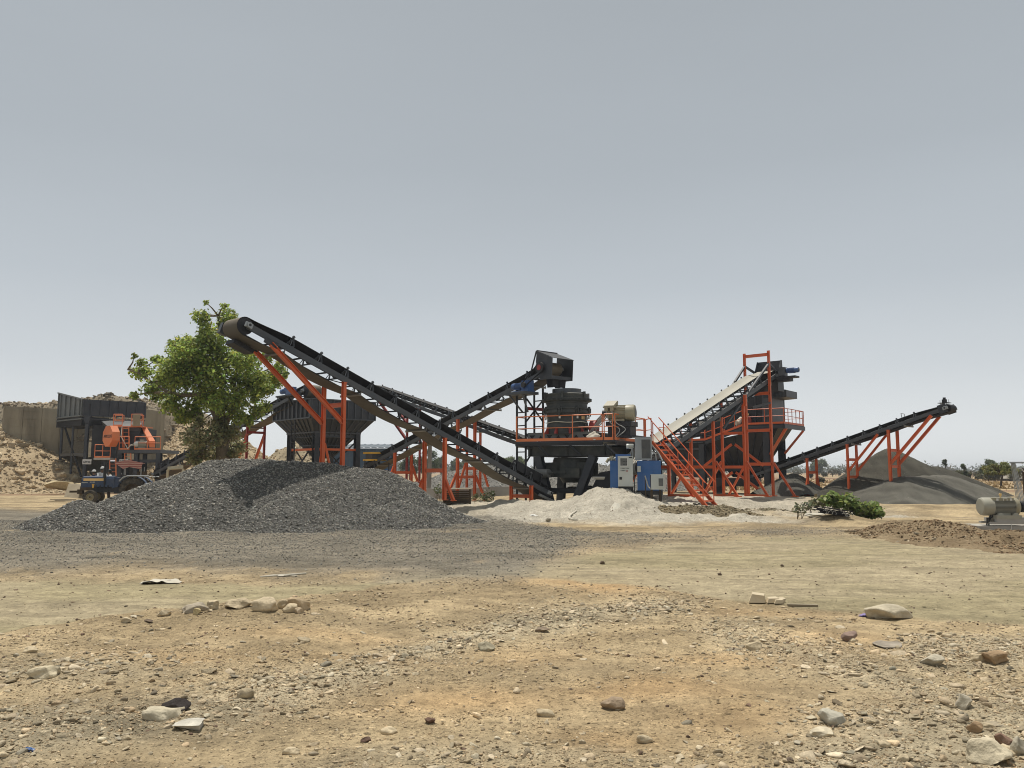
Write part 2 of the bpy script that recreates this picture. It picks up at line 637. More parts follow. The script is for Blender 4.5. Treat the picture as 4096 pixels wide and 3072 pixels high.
M['purple'] = painted('purple_plastic', (0.22, 0.16, 0.42), 0.4, (0.3, 0.25, 0.3), 0.3, 9)
M['sheet_blue'] = painted('blue_roof_sheet', (0.045, 0.085, 0.13), 0.5, (0.16, 0.17, 0.18), 0.4, 1.2)
M['pole'] = painted('cement_pole', (0.30, 0.29, 0.27), 0.9, (0.2, 0.18, 0.15), 0.4, 3, spec=0.2)


# striped red awning cloth
def awning_mat():
    m, nt, N, L, b = newmat('striped_red_awning')
    tc = N.new('ShaderNodeTexCoord')
    w = N.new('ShaderNodeTexWave')
    w.inputs['Scale'].default_value = 3.2
    w.inputs['Distortion'].default_value = 1.5
    w.bands_direction = 'Z'
    L.new(tc.outputs['Object'], w.inputs['Vector'])
    r = N.new('ShaderNodeValToRGB')
    r.color_ramp.elements[0].color = (0.30, 0.085, 0.07, 1)
    r.color_ramp.elements[1].color = (0.50, 0.31, 0.25, 1)
    r.color_ramp.elements[0].position = 0.45
    r.color_ramp.elements[1].position = 0.6
    L.new(w.outputs['Fac'], r.inputs[0])
    L.new(r.outputs[0], b.inputs['Base Color'])
    b.inputs['Roughness'].default_value = 0.9
    return m


M['awning'] = awning_mat()


def text_part(s, size, origin, X, Y, mat, parent, name='lettering', depth=0.012):
    """flat letters standing on a face: origin = lower left, X right, Y up"""
    cu = bpy.data.curves.new('lettering', 'FONT')
    cu.body = s
    cu.size = size
    cu.extrude = depth / 2
    tmp = bpy.data.objects.new('lettering_tmp', cu)
    COL.objects.link(tmp)
    dg = bpy.context.evaluated_depsgraph_get()
    me = bpy.data.meshes.new_from_object(tmp.evaluated_get(dg))
    bpy.data.objects.remove(tmp)
    X, Y = V(X).normalized(), V(Y).normalized()
    Z = X.cross(Y)
    R = Matrix((X, Y, Z)).transposed().to_4x4()
    me.transform(R)
    me.materials.clear()
    me.materials.append(mat)
    o = bpy.data.objects.new(name, me)
    COL.objects.link(o)
    o.parent = parent
    o.location = V(origin) - WL[parent.name]
    WL[o.name] = V(origin)
    return o
# ================================================================== terrain
def pix(x, y, z=0.0):
    d = y * CP + (z - EYE) * SP
    d = np.maximum(d, 0.3)
    u = ((z - EYE) * CP - y * SP) / d
    return 2048 + F * x / d, 1536 - F * u


def gbase(x, y):
    x = np.asarray(x, dtype=float)
    y = np.asarray(y, dtype=float)
    r = 0.45 * sstep(33.0, 37.0, y) * sstep(1.0, 6.0, x)
    r = r - 0.22 * sstep(38.5, 46.0, y) * sstep(1.0, 6.0, x)
    yy = y - 32.2
    sg = np.where(yy < 0, 2.9, 2.4)
    m = 0.92 * np.exp(-((x - 3.9) / 1.75) ** 2 - (yy / sg) ** 2)
    m = m + 0.36 * np.exp(-((x - 5.7) / 1.2) ** 2 - ((y - 33.7) / 1.0) ** 2)
    m = m + 0.30 * np.exp(-((x - 10.3) / 1.0) ** 2 - ((y - 25.6) / .75) ** 2)
    m = m + 0.16 * sstep(.35, .7, fbm(x / 1.4, y / 1.1, 15, 3)) * np.exp(-((x - 3.6) / 2.6) ** 2 - ((y - 30.2) / 2.6) ** 2)
    m = m + 0.30 * np.exp(-((x - 0.4) / 1.9) ** 2 - ((y - 33.6) / 2.2) ** 2)
    m = m + 0.16 * np.exp(-((x + 2.2) / 2.5) ** 2 - ((y - 36) / 4.0) ** 2)
    m = m + 0.14 * np.exp(-((x - 9.6) / 1.6) ** 2 - ((y - 30.6) / 1.2) ** 2)
    m = m + 0.10 * np.exp(-((x - 6.6) / 0.9) ** 2 - ((y - 29.3) / 0.9) ** 2)
    m = m - 0.42 * sstep(27.0, 36.0, y) * sstep(9.0, 13.0, x) * (1 - sstep(40.0, 45.0, y))
    far = 0.30 * sstep(55, 90, y) * (fbm(x / 60.0, y / 60.0, 5, 3) - 0.4)
    return r + m + far


def Gz(x, y):
    return float(gbase(np.array([x]), np.array([y]))[0])


def lerp_poly(px, pts):
    xs, ys = zip(*pts)
    return np.interp(px, xs, ys)


def masks(x, y):
    px, py = pix(x, y)
    w = (fbm(x / 1.3, y / 2.2, 31, 4) - 0.5)
    n = w * 70
    px2, py2 = px + n * 2, py + n * sstep(1950, 2500, py)
    top = lerp_poly(px2, [(-600, 2300), (0, 2312), (700, 2335), (1400, 2335), (1700, 2300), (2200, 2240), (2600, 2175), (3200, 2140), (4096, 2190), (4700, 2240)])
    bot = lerp_poly(px2, [(-600, 2620), (0, 2540), (700, 2445), (1300, 2390), (1500, 2350), (2000, 2300), (2450, 2320), (2900, 2390), (3300, 2425), (3700, 2465), (4096, 2485), (4700, 2520)])
    sf = 14
    track = sstep(top - sf, top + sf, py2) * (1 - sstep(bot - 8, bot + 8, py2))
    gt = lerp_poly(px2, [(-600, 2010), (0, 2035), (300, 2050), (1900, 2060), (2050, 2085), (2400, 2130), (2950, 2130)])
    gb = lerp_poly(px2, [(-600, 2300), (0, 2310), (600, 2285), (1200, 2310), (1700, 2335), (2050, 2330), (2160, 2270), (2350, 2195), (2700, 2165), (2950, 2135)])
    pat = sstep(0.30, 0.52, fbm(x / 0.8 + 40, y / 1.6, 77, 4) + 0.25 * sstep(2330, 2180, py))
    grav = sstep(gt - 12, gt + 12, py2) * (1 - sstep(gb - 75, gb + 45, py2)) * (0.30 + 0.70 * pat)
    grav = np.maximum(grav, 0.7 * np.exp(-((px - 3120) / 330) ** 2 - ((py - 2126) / 14) ** 2))
    sand = np.exp(-(np.maximum(0, np.abs(x - 3.8) - 4.2) / 1.5) ** 2) * sstep(24.0, 26.5, y + w * 3) * (1 - sstep(41, 47, y))
    sand = np.maximum(sand, .85 * np.exp(-(np.maximum(0, np.abs(x - 10.5) - 4.0) / 1.8) ** 2) * sstep(28.5, 31.0, y + w * 5) * (1 - sstep(46, 52, y)))
    sand = np.maximum(sand, 0.8 * np.exp(-(np.maximum(0, np.abs(x + 3) - 3) / 1.2) ** 2) * sstep(28, 30, y) * (1 - sstep(40, 46, y)))
    oran = 0
    for cx, cy, sx, sy, a in ((2380, 2318, 260, 34, 1.0), (1850, 2800, 420, 60, .75), (2550, 2760, 420, 55, .8), (2950, 2870, 480, 90, .5), (2050, 2620, 300, 40, .4), (3350, 2560, 260, 40, .5), (2450, 2960, 260, 50, .6), (1500, 2640, 300, 25, .5), (1300, 2560, 420, 30, .45), (2900, 2640, 300, 40, .6), (700, 2650, 350, 30, .4), (3050, 2450, 300, 25, .4)):
        oran = np.maximum(oran, a * np.exp(-((px2 - cx) / sx) ** 2 - ((py2 - cy) / sy) ** 2))
    band = 0
    b1 = lerp_poly(px, [(-600, 3060), (0, 2960), (600, 2880), (1300, 2740), (1700, 2600), (2100, 2480), (2700, 2420)])
    band = np.exp(-((py2 - b1) / np.interp(px, [0, 1500, 2600], [120, 60, 35])) ** 2) * (1 - sstep(2600, 2900, px))
    band = np.maximum(band, np.exp(-((py2 - lerp_poly(px, [(2800, 2520), (3300, 2640), (3900, 2830)])) / 70) ** 2) * sstep(2700, 3000, px) * .8)
    band = np.maximum(band, sstep(2980, 3300, px) * sstep(2720, 2900, py2) * .9)
    band = np.maximum(band, 0.8 * sstep(3500, 3700, px) * sstep(2500, 2560, py2) * (1 - sstep(2650, 2750, py2)))
    band = np.maximum(band, .7 * np.exp(-((px2 - 1900) / 700) ** 2 - ((py2 - 3040) / 60) ** 2))
    band = np.maximum(band, .6 * np.exp(-((px2 - 300) / 500) ** 2 - ((py2 - 2700) / 60) ** 2))
    return px, py, track, grav, sand, oran, band


C_DIRT = np.array([0.405, 0.312, 0.185])
C_DIRT2 = np.array([0.315, 0.24, 0.14])
C_TRACK = np.array([0.335, 0.28, 0.18])
C_GRAV = np.array([0.195, 0.175, 0.138])
C_SAND = np.array([0.405, 0.37, 0.30])
C_ORAN = np.array([0.44, 0.29, 0.145])
C_BAND = np.array([0.40, 0.345, 0.24])
C_FIELD = np.array([0.34, 0.255, 0.15])


def ground_colour(x, y):
    px, py, track, grav, sand, oran, band = masks(x, y)
    n1 = fbm(x / 0.9, y / 0.9, 3, 5)
    n2 = fbm(x / 0.16, y / 0.16, 9, 4)
    c = C_DIRT[None] * (1 - sstep(0.45, 0.7, n1))[:, None] + C_DIRT2[None] * sstep(0.45, 0.7, n1)[:, None]

    def mix(c, k, m):
        return c * (1 - m[:, None]) + k[None] * m[:, None]
    c = mix(c, C_BAND, band * 0.7)
    c = mix(c, C_ORAN, np.clip(oran, 0, 1) * 0.9)
    c = mix(c, C_TRACK, track * 0.92)
    c = mix(c, C_SAND, np.clip(sand, 0, 1) * 0.95)
    c = mix(c, C_GRAV, np.clip(grav, 0, 1) * 0.9)
    dk = sstep(0.55, 0.75, fbm(x / 1.1 + 5, y / 0.5, 55, 4)) * (0.35 * (1 - track) + 0.25 * track)
    dk = dk * (1 - 0.5 * np.clip(sand, 0, 1))
    c = c * (1 - 0.62 * dk)[:, None]
    pt = sstep(.46, .66, fbm(x / 2.4 + 11, y / 1.1, 57, 4)) * (1 - track) * (1 - np.clip(sand, 0, 1)) * (1 - .6 * np.clip(oran, 0, 1))
    c = c * (1 - .22 * pt)[:, None]
    lt = sstep(.56, .70, fbm(x / 1.5 + 31, y / .7, 59, 4)) * (1 - .5 * track)
    c = c * (1 + .16 * lt)[:, None]
    c = c * (0.72 + 0.56 * n2)[:, None]
    stk = sstep(.58, .72, fbm(x / 1.3, y / .16, 23, 4))
    c = c * (1 - .17 * stk * track)[:, None]
    stl = sstep(.60, .74, fbm(x / 1.0 + 50, y / .14, 27, 4))
    c = c * (1 + .16 * stl * track)[:, None]
    ol = sstep(.35, .75, fbm(x / 2.6, y / 1.6, 29, 3))
    c = c * (1 - (.14 * ol * track)[:, None] * np.array([.9, .8, 1.2])[None])
    # field beyond the yard: dry grass bands and ploughed red soil
    f = sstep(52, 62, y + 8 * (fbm(x / 9, y / 9, 8, 3) - .5))
    fn = fbm(x / 14, y / 5, 21, 4)
    fc = C_FIELD[None] * (0.75 + 0.5 * fn)[:, None]
    red = sstep(0.52, 0.6, fbm(x / 40, y / 18, 66, 3))
    fc = fc * (1 - red[:, None]) + np.array([0.22, 0.135, 0.085])[None] * red[:, None]
    c = c * (1 - f[:, None]) + fc * f[:, None]
    return np.clip(c, 0.02, 0.8), track, grav, sand, band


def gfull(x, y, mk=None):
    """ground height with its lumps, as meshed"""
    if mk is None:
        px, py, track, grav, sand, oran, band = masks(x, y)
    else:
        track, grav, sand, band = mk
    near = 1 - sstep(30, 60, y)
    rough = (1 - 0.8 * track) * (1 - 0.35 * grav)
    z = gbase(x, y)
    z = z + near * rough * (0.075 * (fbm(x / 1.6, y / 1.6, 41, 4) - .5) + 0.05 * (fbm(x / .35, y / .35, 43, 4) - .5))
    z = z + near * band * 0.05 * fbm(x / .12, y / .12, 47, 3)
    z = z + near * sand * (0.30 * (fbm(x / 0.8, y / 0.8, 51, 4) - .5) + .22 * (fbm(x / .28, y / .28, 53, 4) - .5))
    px, py = pix(x, y)
    edge = lerp_poly(px, [(-600, 2620), (0, 2540), (700, 2445), (1300, 2390), (1500, 2350)])
    z = z + 0.07 * sstep(-6, 14, py - edge) * (1 - sstep(1250, 1600, px)) * (1 - sstep(2560, 2800, py)) * (0.6 + .8 * fbm(x / .3, y / .3, 61, 3))
    # wheel ruts in the track
    z = z - 0.02 * track * sstep(.3, .7, np.sin(py / 9.0 + 3 * fbm(x / 3, y / 3, 71, 2)))
    return z


def Gf(x, y):
    return float(gfull(np.array([x]), np.array([y]))[0])


def ground_mesh():
    ys = [-60, -25, -8, 0.5]
    y = 2.4
    while y < 62:
        ys.append(y)
        y *= 1.0056
    while y < 1100:
        ys.append(y)
        y *= 1.045
    ys.append(1400)
    ys = np.array(ys)
    t = np.linspace(-0.92, 0.92, 620)
    t = np.concatenate([[-7, -3, -1.8, -1.3, -1.05], t, [1.05, 1.3, 1.8, 3, 7]])
    X = t[None, :] * np.maximum(ys, 2.4)[:, None] + 0 * t[None, :]
    X = np.clip(t[None, :] * (np.maximum(ys, 2.4)[:, None] + 2.0), -1500, 1500)
    Y = np.repeat(ys[:, None], len(t), 1)
    x, y = X.ravel(), Y.ravel()
    c, track, grav, sand, band = ground_colour(x, y)
    z = gfull(x, y, (track, grav, sand, band))
    v = np.stack([x, y, z], -1)
    fl, lt = grid_faces(len(ys), len(t))
    o = npmesh('ground', v, fl, lt, M['ground'], c, smooth=True)
    pa = o.data.attributes.new('Peb', 'FLOAT', 'POINT')
    pv = np.clip((1 - track) * (.35 + .65 * sstep(.4, .6, fbm(x / 1.1, y / .7, 97, 4))) + .5 * band + .5 * grav - .3 * sand, 0, 1.2) * (1 - sstep(30, 60, y))
    pa.data.foreach_set('value', pv.astype(np.float32))
    tag(o, kind='structure')
    return o


ground_mesh()


# ---------------------------------------------------------------- loose stones lying on the earth (uncountable)
def ground_stones():
    rng = np.random.default_rng(5)
    parts = []

    def sample(n, y0, y1, tmax=0.74):
        u = rng.uniform(0, 1, n)
        y = np.sqrt(y0 * y0 + u * (y1 * y1 - y0 * y0))
        x = rng.uniform(-tmax, tmax, n) * (y + 1)
        return x, y

    def stones(n, y0, y1, smin, smax, level, keep, colr, flat=(0.35, 0.8), var=0.28):
        x, y = sample(n, y0, y1)
        px, py, track, grav, sand, oran, band = masks(x, y)
        k = keep(px, py, track, grav, sand, oran, band, x, y)
        m = rng.uniform(0, 1, n) < k
        x, y = x[m], y[m]
        z = gfull(x, y)
        gr, sa, tr = grav[m], sand[m], track[m]
        s = smin * (smax / smin) ** (rng.uniform(0, 1, len(x)) ** 2.2)
        col = np.asarray(colr)[None] * np.array([1.08, 1.02, .95])[None] * np.ones((len(x), 1))
        col = col * (1 - gr[:, None]) + np.array([0.19, 0.178, 0.152])[None] * gr[:, None]
        parts.append(scatter_arrays(np.stack([x, y, z - s * 0.12], -1), s, rng, level, 12, flat, 0.35, col, var))

    clump = lambda x, y: sstep(0.42, 0.62, fbm(x / 0.7, y / 0.45, 91, 4))
    fore = lambda px, py, track, grav, sand, oran, band, x, y: (1 - track) * (1 - 0.85 * np.clip(oran, 0, 1)) * (0.10 + 0.55 * clump(x, y) + 0.5 * band) * (1 - sand) * sstep(2280, 2340, py)
    bandk = lambda px, py, track, grav, sand, oran, band, x, y: band * (0.25 + 0.75 * clump(x + 3, y)) * (1 - track)
    stones(90000, 4.0, 13.0, 0.006, 0.022, 0, fore, (0.37, 0.30, 0.20))
    stones(70000, 4.0, 8.0, 0.004, 0.012, 0, fore, (0.36, 0.285, 0.185))
    stones(16000, 4.0, 12.0, 0.016, 0.045, 1, lambda *a: 0.55 * fore(*a), (0.40, 0.335, 0.235))
    stones(60000, 4.0, 11.0, 0.010, 0.042, 1, bandk, (0.37, 0.325, 0.235), (0.3, 0.7))
    stones(4200, 4.0, 10.0, 0.03, 0.075, 1, lambda *a: np.clip(bandk(*a) + 0.02, 0, 1), (0.40, 0.35, 0.26), (0.25, 0.55))
    stones(7000, 4.0, 14.0, 0.007, 0.030, 1, lambda px, py, track, grav, sand, oran, band, x, y: 0.25 + 0 * x, (0.14, 0.10, 0.075))
    stones(150000, 10.0, 27.0, 0.011, 0.030, 0, lambda px, py, track, grav, sand, oran, band, x, y: grav ** 1.3 * (.25 + .75 * sstep(2290, 2120, py)), (0.2, 0.19, 0.17), (0.4, 0.9), 0.5)
    stones(26000, 8.0, 24.0, 0.006, 0.02, 0, lambda px, py, track, grav, sand, oran, band, x, y: 0.5 * track, (0.30, 0.26, 0.18))
    stones(22000, 24.0, 37.0, 0.012, 0.045, 0, lambda px, py, track, grav, sand, oran, band, x, y: 0.8 * np.clip(sand, 0, 1) * clump(x, y), (0.36, 0.31, 0.24))
    stones(3500, 37.0, 60.0, 0.02, 0.06, 0, lambda px, py, track, grav, sand, oran, band, x, y: 0.5 * clump(x, y), (0.36, 0.30, 0.2))
    v, f, l, c = merge_arrays(parts)
    o = npmesh('loose_stones', v, f, l, M['stone'], c)
    tag(o, 'loose beige and grey stones strewn over the bare earth', 'stones', kind='stuff')


ground_stones()


# ---------------------------------------------------------------- heaps
def heap_mesh(name, x0, x1, y0, y1, res, hfun, mat, colfun, label, cat, stones=None, group=None):
    nx, ny = int((x1 - x0) / res) + 1, int((y1 - y0) / res) + 1
    xs, ys = np.linspace(x0, x1, nx), np.linspace(y0, y1, ny)
    X, Y = np.meshgrid(xs, ys)
    x, y = X.ravel(), Y.ravel()
    h = hfun(x, y)
    g = gbase(x, y)
    keep = (h > -0.06).reshape(ny, nx)
    z = g + np.maximum(h, -0.12)
    fl, lt = grid_faces(ny, nx)
    q = fl.reshape(-1, 4)
    kf = keep.ravel()[q].any(1)
    q = q[kf]
    used = np.unique(q)
    re = -np.ones(len(x), dtype=int)
    re[used] = np.arange(len(used))
    v = np.stack([x, y, z], -1)[used]
    c = colfun(x[used], y[used])
    parts = [(v, re[q].ravel(), np.full(len(q), 4), c)]
    if stones:
        for st in stones:
            rng = np.random.default_rng(st.get('seed', 3))
            sx = rng.uniform(x0, x1, st['n'])
            sy = rng.uniform(y0, y1, st['n'])
            hh = hfun(sx, sy)
            m = (hh > st.get('hmin', 0.0)) & (rng.uniform(0, 1, st['n']) < st['k'](sx, sy, hh))
            sx, sy, hh = sx[m], sy[m], hh[m]
            sz = gbase(sx, sy) + hh
            s = st['r0'] * (st['r1'] / st['r0']) ** (rng.uniform(0, 1, len(sx)) ** st.get('pw', 1.5))
            parts.append(scatter_arrays(np.stack([sx, sy, sz - 0.25 * s], -1), s, rng, st.get('level', 0), 14, st.get('flat', (0.45, 0.9)), 0.6, st['col'], st.get('var', 0.4), st.get('cuts', 6)))
    v, f, l, c = merge_arrays(parts)
    loc = V(((x0 + x1) / 2, (y0 + y1) / 2, Gz((x0 + x1) / 2, (y0 + y1) / 2)))
    o = npmesh(name, v, f, l, mat, c, loc=loc)
    return tag(o, label, cat, group)


# --- the long heap of crushed rock under the stockpile conveyor
CR_X = [-15.6, -14.6, -13.6, -12.1, -10.6, -9.9, -8.8, -7.6, -6.1, -5.4, -4.6, -3.85, -3.1, -2.35, -1.6, -0.75, -0.2]
CR_H = [-.1, .12, .55, 1.22, 1.68, 1.90, 2.00, 1.97, 1.82, 1.70, 1.68, 1.47, 1.10, .64, .26, 0.0, -.15]


def pile_h(x, y):
    H = np.interp(x, CR_X, CR_H)
    c = 26.3 + 0.5 * np.sin(x * 0.9)
    d = y - c
    ad = np.sqrt(d * d + 0.16) - 0.4
    sl = np.where(d < 0, 0.50 + 0.05 * np.sin(x * 1.3), 0.62)
    z = H - sl * ad
    # dumped lobes on the near face
    for cx, cy, h, r in ((-10.4, 23.2, 1.38, 2.1), (-6.2, 23.1, 1.10, 1.9), (-12.7, 23.7, 0.85, 1.6), (-3.5, 24.2, 0.86, 1.7), (-8.3, 23.9, 1.45, 2.0), (-4.9, 23.9, 1.0, 1.8)):
        rr = np.sqrt(((x - cx)) ** 2 + (y - cy) ** 2 + 0.03)
        z = np.maximum(z, h - rr * h / r)
    z = z + 0.26 * (fbm(x / 1.2, y / 1.2, 101, 4) - .5) * sstep(-.1, .3, z) + 0.05 * (fbm(x / .22, y / .22, 103, 3) - .5)
    return z


def gravel_col(x, y):
    n = fbm(x / .08, y / .08, 105, 3)
    n2 = fbm(x / 1.5, y / 1.5, 107, 3)
    return np.array([0.075, 0.071, 0.063])[None] * (0.5 + 0.9 * n)[:, None] * (0.85 + 0.35 * n2)[:, None]


heap_mesh('gravel_heap', -16.2, 0.2, 19.2, 31.0, 0.06, pile_h, M['gravel'], gravel_col,
          'long dark grey heap of crushed stone below the stockpile conveyor', 'gravel heap',
          stones=[dict(n=125000, seed=3, r0=0.019, r1=0.050, k=lambda x, y, h: 0.95 * (y < 27.5), col=(0.20, 0.19, 0.165), var=0.58, hmin=-.03),
                  dict(n=14000, seed=4, r0=0.04, r1=0.065, k=lambda x, y, h: 0.9 * np.exp(-((x + 10.6) / 2.2) ** 2 - ((y - 22.6) / 1.6) ** 2) + 0.10 * (y < 26), col=(0.215, 0.203, 0.178), var=0.55, level=1, flat=(.35, .75)),
                  dict(n=400, seed=6, r0=0.03, r1=0.05, k=lambda x, y, h: 0.35 * (y < 26), col=(0.42, 0.40, 0.36), var=0.2, level=1)])


# --- fine stone heaps at the far right
def fines_col(base, seed):
    def f(x, y):
        n = fbm(x / .25, y / .9, seed, 4)
        n2 = fbm((x + y) / .6, (x - y) / 4.0, seed + 3, 3)
        c = np.array(base)[None] * (0.40 + 0.5 * n + 0.75 * n2)[:, None]
        return c
    return f


def cone(x, y, cx, cy, h, r, seed, p=0.5, lump=0.08):
    rr = np.sqrt((x - cx) ** 2 + (y - cy) ** 2 + p * p) - p
    a = np.arctan2(y - cy, x - cx)
    z = h - rr * h / r * (1 + 0.10 * np.sin(a * 3 + seed) + 0.06 * np.sin(a * 7 + seed * 2))
    return z + lump * (fbm(x / 0.8, y / 0.8, seed, 4) - .5)


def heap_big(x, y):
    z = cone(x, y, 21.6, 46.0, 2.70, 4.2, 201, 0.3, 0.08)
    return np.maximum(z, cone(x, y, 25.0, 47.6, 1.7, 3.3, 203, 0.5, 0.08)) - 0.02


def heap_front(x, y):
    z = cone(x, y, 20.9, 42.1, 1.28, 2.2, 211, 1.4)
    for cx, cy, h, r in ((22.7, 42.5, 1.30, 2.1), (23.7, 42.7, .95, 1.7), (21.7, 42.2, 1.32, 2.1)):
        z = np.maximum(z, cone(x, y, cx, cy, h, r, 213 + int(cx), 1.4))
    z = z + .10 * (fbm(x / .35, y / 1.6, 217, 4) - .5) * sstep(0, .3, z)
    return z - 0.02


heap_mesh('stone_dust_heap', 16.2, 29.5, 40.0, 52.0, 0.11, heap_big, M['heap'], fines_col((0.072, 0.067, 0.053), 221),
          'tall conical heap of dark fine stone under the raised conveyor head', 'stone heap',
          stones=[dict(n=20000, seed=9, r0=0.016, r1=0.03, k=lambda x, y, h: 0.7 + 0 * x, col=(0.11, 0.104, 0.086), var=0.4)])
heap_mesh('stone_dust_heap', 15.6, 28.8, 36.0, 47.4, 0.10, heap_front, M['heap'], fines_col((0.112, 0.106, 0.088), 231),
          'low broad pale grey heap of stone dust in front of the conical heap', 'stone heap',
          stones=[dict(n=9000, seed=10, r0=0.010, r1=0.024, k=lambda x, y, h: 0.7 + 0 * x, col=(0.155, 0.147, 0.125), var=0.35),
                  dict(n=500, seed=12, r0=0.06, r1=0.15, k=lambda x, y, h: 0.12 * (h > 1.3), col=(0.13, 0.12, 0.1), var=0.3, level=1)])
heap_mesh('stone_dust_heap', 14.2, 18.6, 44.6, 49.0, 0.10, lambda x, y: cone(x, y, 16.4, 46.9, 1.25, 2.0, 241, 0.3), M['heap'], fines_col((0.10, 0.095, 0.08), 243),
          'small grey stone heap beside the screen stand and conveyor foot', 'stone heap',
          stones=[dict(n=3000, seed=13, r0=0.02, r1=0.04, k=lambda x, y, h: 0.6 + 0 * x, col=(0.15, 0.145, 0.125), var=0.35)])


# --- grey crushed stone bank seen through the crusher legs
def bank_h(x, y):
    z = np.maximum(cone(x, y, -1.5, 63.5, 2.2, 6.5, 251, 1.6, 0.2), cone(x, y, 4.5, 61.5, 2.35, 6.5, 253, 1.5, 0.2))
    z = np.maximum(z, cone(x, y, 8.5, 62.5, 1.9, 5.5, 255, 1.2, 0.2))
    return z


heap_mesh('gravel_bank', -9.0, 14.5, 54.5, 70.5, 0.18, bank_h, M['gravel'], lambda x, y: gravel_col(x / 3, y / 3) * 2.0,
          'broad grey gravel bank seen between the crusher legs', 'gravel bank',
          stones=[dict(n=22000, seed=14, r0=0.04, r1=0.10, k=lambda x, y, h: 0.8 * (y < 64), col=(0.25, 0.24, 0.21), var=0.35)])


# --- dug brown soil at the right edge
def soil_h(x, y):
    z = -1 + 0 * x
    for cx, cy, h, r in ((10.6, 20.6, .31, 1.5), (11.6, 20.2, .15, 1.2), (10.3, 20.1, .20, 1.0), (12.1, 17.4, .26, 1.7), (13.2, 17.8, .36, 2.0), (11.0, 18.2, .20, 1.7), (13.9, 18.2, .36, 1.6)):
        z = np.maximum(z, cone(x, y, cx, cy, h, r, int(cx * 10), 0.6, 0.1))
    z = z + 0.30 * (fbm(x / .38, y / .38, 261, 5) - .5) * sstep(0, .12, z) + .08 * (fbm(x / .10, y / .10, 263, 3) - .5)
    return z


def soil_col(x, y):
    n = fbm(x / .5, y / .5, 265, 4)
    a, b = np.array([0.15, 0.104, 0.060]), np.array([0.29, 0.222, 0.135])
    return a[None] * (1 - n[:, None]) + b[None] * n[:, None]


heap_mesh('soil_mound', 7.6, 16.0, 15.4, 23.0, 0.045, soil_h, M['ground'], soil_col,
          'dug reddish brown soil mound in front of the motor plinth', 'soil mound',
          stones=[dict(n=52000, seed=15, r0=0.012, r1=0.06, pw=2.6, k=lambda x, y, h: 0.7 * sstep(.35, .6, fbm(x / .8, y / .8, 267, 3)), col=(0.205, 0.142, 0.084), var=0.45, level=0, hmin=-.03),
                  dict(n=500, seed=16, r0=0.03, r1=0.09, pw=2, k=lambda x, y, h: 0.25 + 0 * x, col=(0.40, 0.33, 0.23), var=0.25, level=1)])


# --- little clod heaps on the sand by the stairs
def clods_h(x, y):
    z = np.maximum(cone(x, y, 7.6, 30.0, .30, 1.1, 271, .3, .1), cone(x, y, 6.7, 29.7, .26, .9, 273, .3, .1))
    return z + .12 * (fbm(x / .2, y / .2, 275, 3) - .5)


heap_mesh('soil_mound', 5.4, 9.2, 28.4, 31.4, 0.05, clods_h, M['ground'], lambda x, y: soil_col(x, y) * np.array([0.9, 1.0, 1.05])[None],
          'small dark clod heap on pale sand below the orange stairs', 'soil mound',
          stones=[dict(n=3500, seed=17, r0=0.02, r1=0.08, pw=2, k=lambda x, y, h: 0.7 + 0 * x, col=(0.20, 0.16, 0.10), var=0.35, level=1, hmin=-.04)])


def clods2_h(x, y):
    z = np.maximum(cone(x, y, 10.6, 32.2, .22, 1.5, 281, .3, .1), cone(x, y, 11.8, 32.6, .18, 1.3, 283, .3, .1))
    return z + .10 * (fbm(x / .2, y / .2, 285, 3) - .5) - .03


heap_mesh('soil_mound', 8.6, 13.4, 30.4, 34.4, 0.06, clods2_h, M['ground'], lambda x, y: soil_col(x, y) * np.array([0.8, .95, 1.0])[None],
          'flat spread of dark clods between orange stairs and green bush', 'soil mound',
          stones=[dict(n=4000, seed=18, r0=0.02, r1=0.07, pw=2, k=lambda x, y, h: 0.6 + 0 * x, col=(0.19, 0.155, 0.105), var=0.35, level=1, hmin=-.06)])


# --- broken rock slopes round the feed hopper at the left
def rub_col(x, y):
    n = fbm(x / 1.2, y / 1.2, 291, 4)
    return np.array([0.37, 0.285, 0.175])[None] * (0.7 + 0.6 * n)[:, None]


def rubble_left_h(x, y):
    # top 4.6 m at the wall's left end, falling to the right and towards the yard
    t = (x + 46.0)
    top = np.interp(x, [-60, -43, -41.0, -39, -36.8, -34.5, -32.5, -30.5, -28.5], [5.7, 5.5, 4.9, 3.8, 2.5, 1.3, .6, 0.25, -.1])
    z = top - 0.46 * np.maximum(0, 64.0 - y)
    toe = np.interp(x, [-60, -40, -34, -29], [.9, .75, .5, .3]) - 0.11 * np.maximum(0, 63.0 - y)
    z = np.maximum(z, toe)
    return z + 0.5 * (fbm(x / 2.2, y / 2.2, 293, 4) - .5) * sstep(-.1, .4, z)


heap_mesh('rock_heap', -56, -27.5, 53.5, 66.5, 0.16, rubble_left_h, M['rubble'], rub_col,
          'beige broken rock slope against the concrete wall at left', 'rock heap',
          stones=[dict(n=16000, seed=21, r0=0.05, r1=0.16, k=lambda x, y, h: 0.5 + 0 * x, col=(0.40, 0.31, 0.195), var=0.28, level=1),
                  dict(n=2600, seed=22, r0=0.16, r1=0.55, pw=2.4, k=lambda x, y, h: np.where(h > 0.5, 0.65, 0.2), col=(0.44, 0.345, 0.22), var=0.22, level=2, cuts=11)])


def rubble_right_h(x, y):
    top = np.interp(x, [-31, -29.5, -28, -26, -23.5, -21.5, -19.5], [5.6, 5.9, 5.6, 4.8, 3.2, 1.6, -.2])
    z = top - 0.60 * np.maximum(0, 73.0 - y)
    return z + 0.5 * (fbm(x / 2.2, y / 2.2, 297, 4) - .5) * sstep(-.1, .4, z)


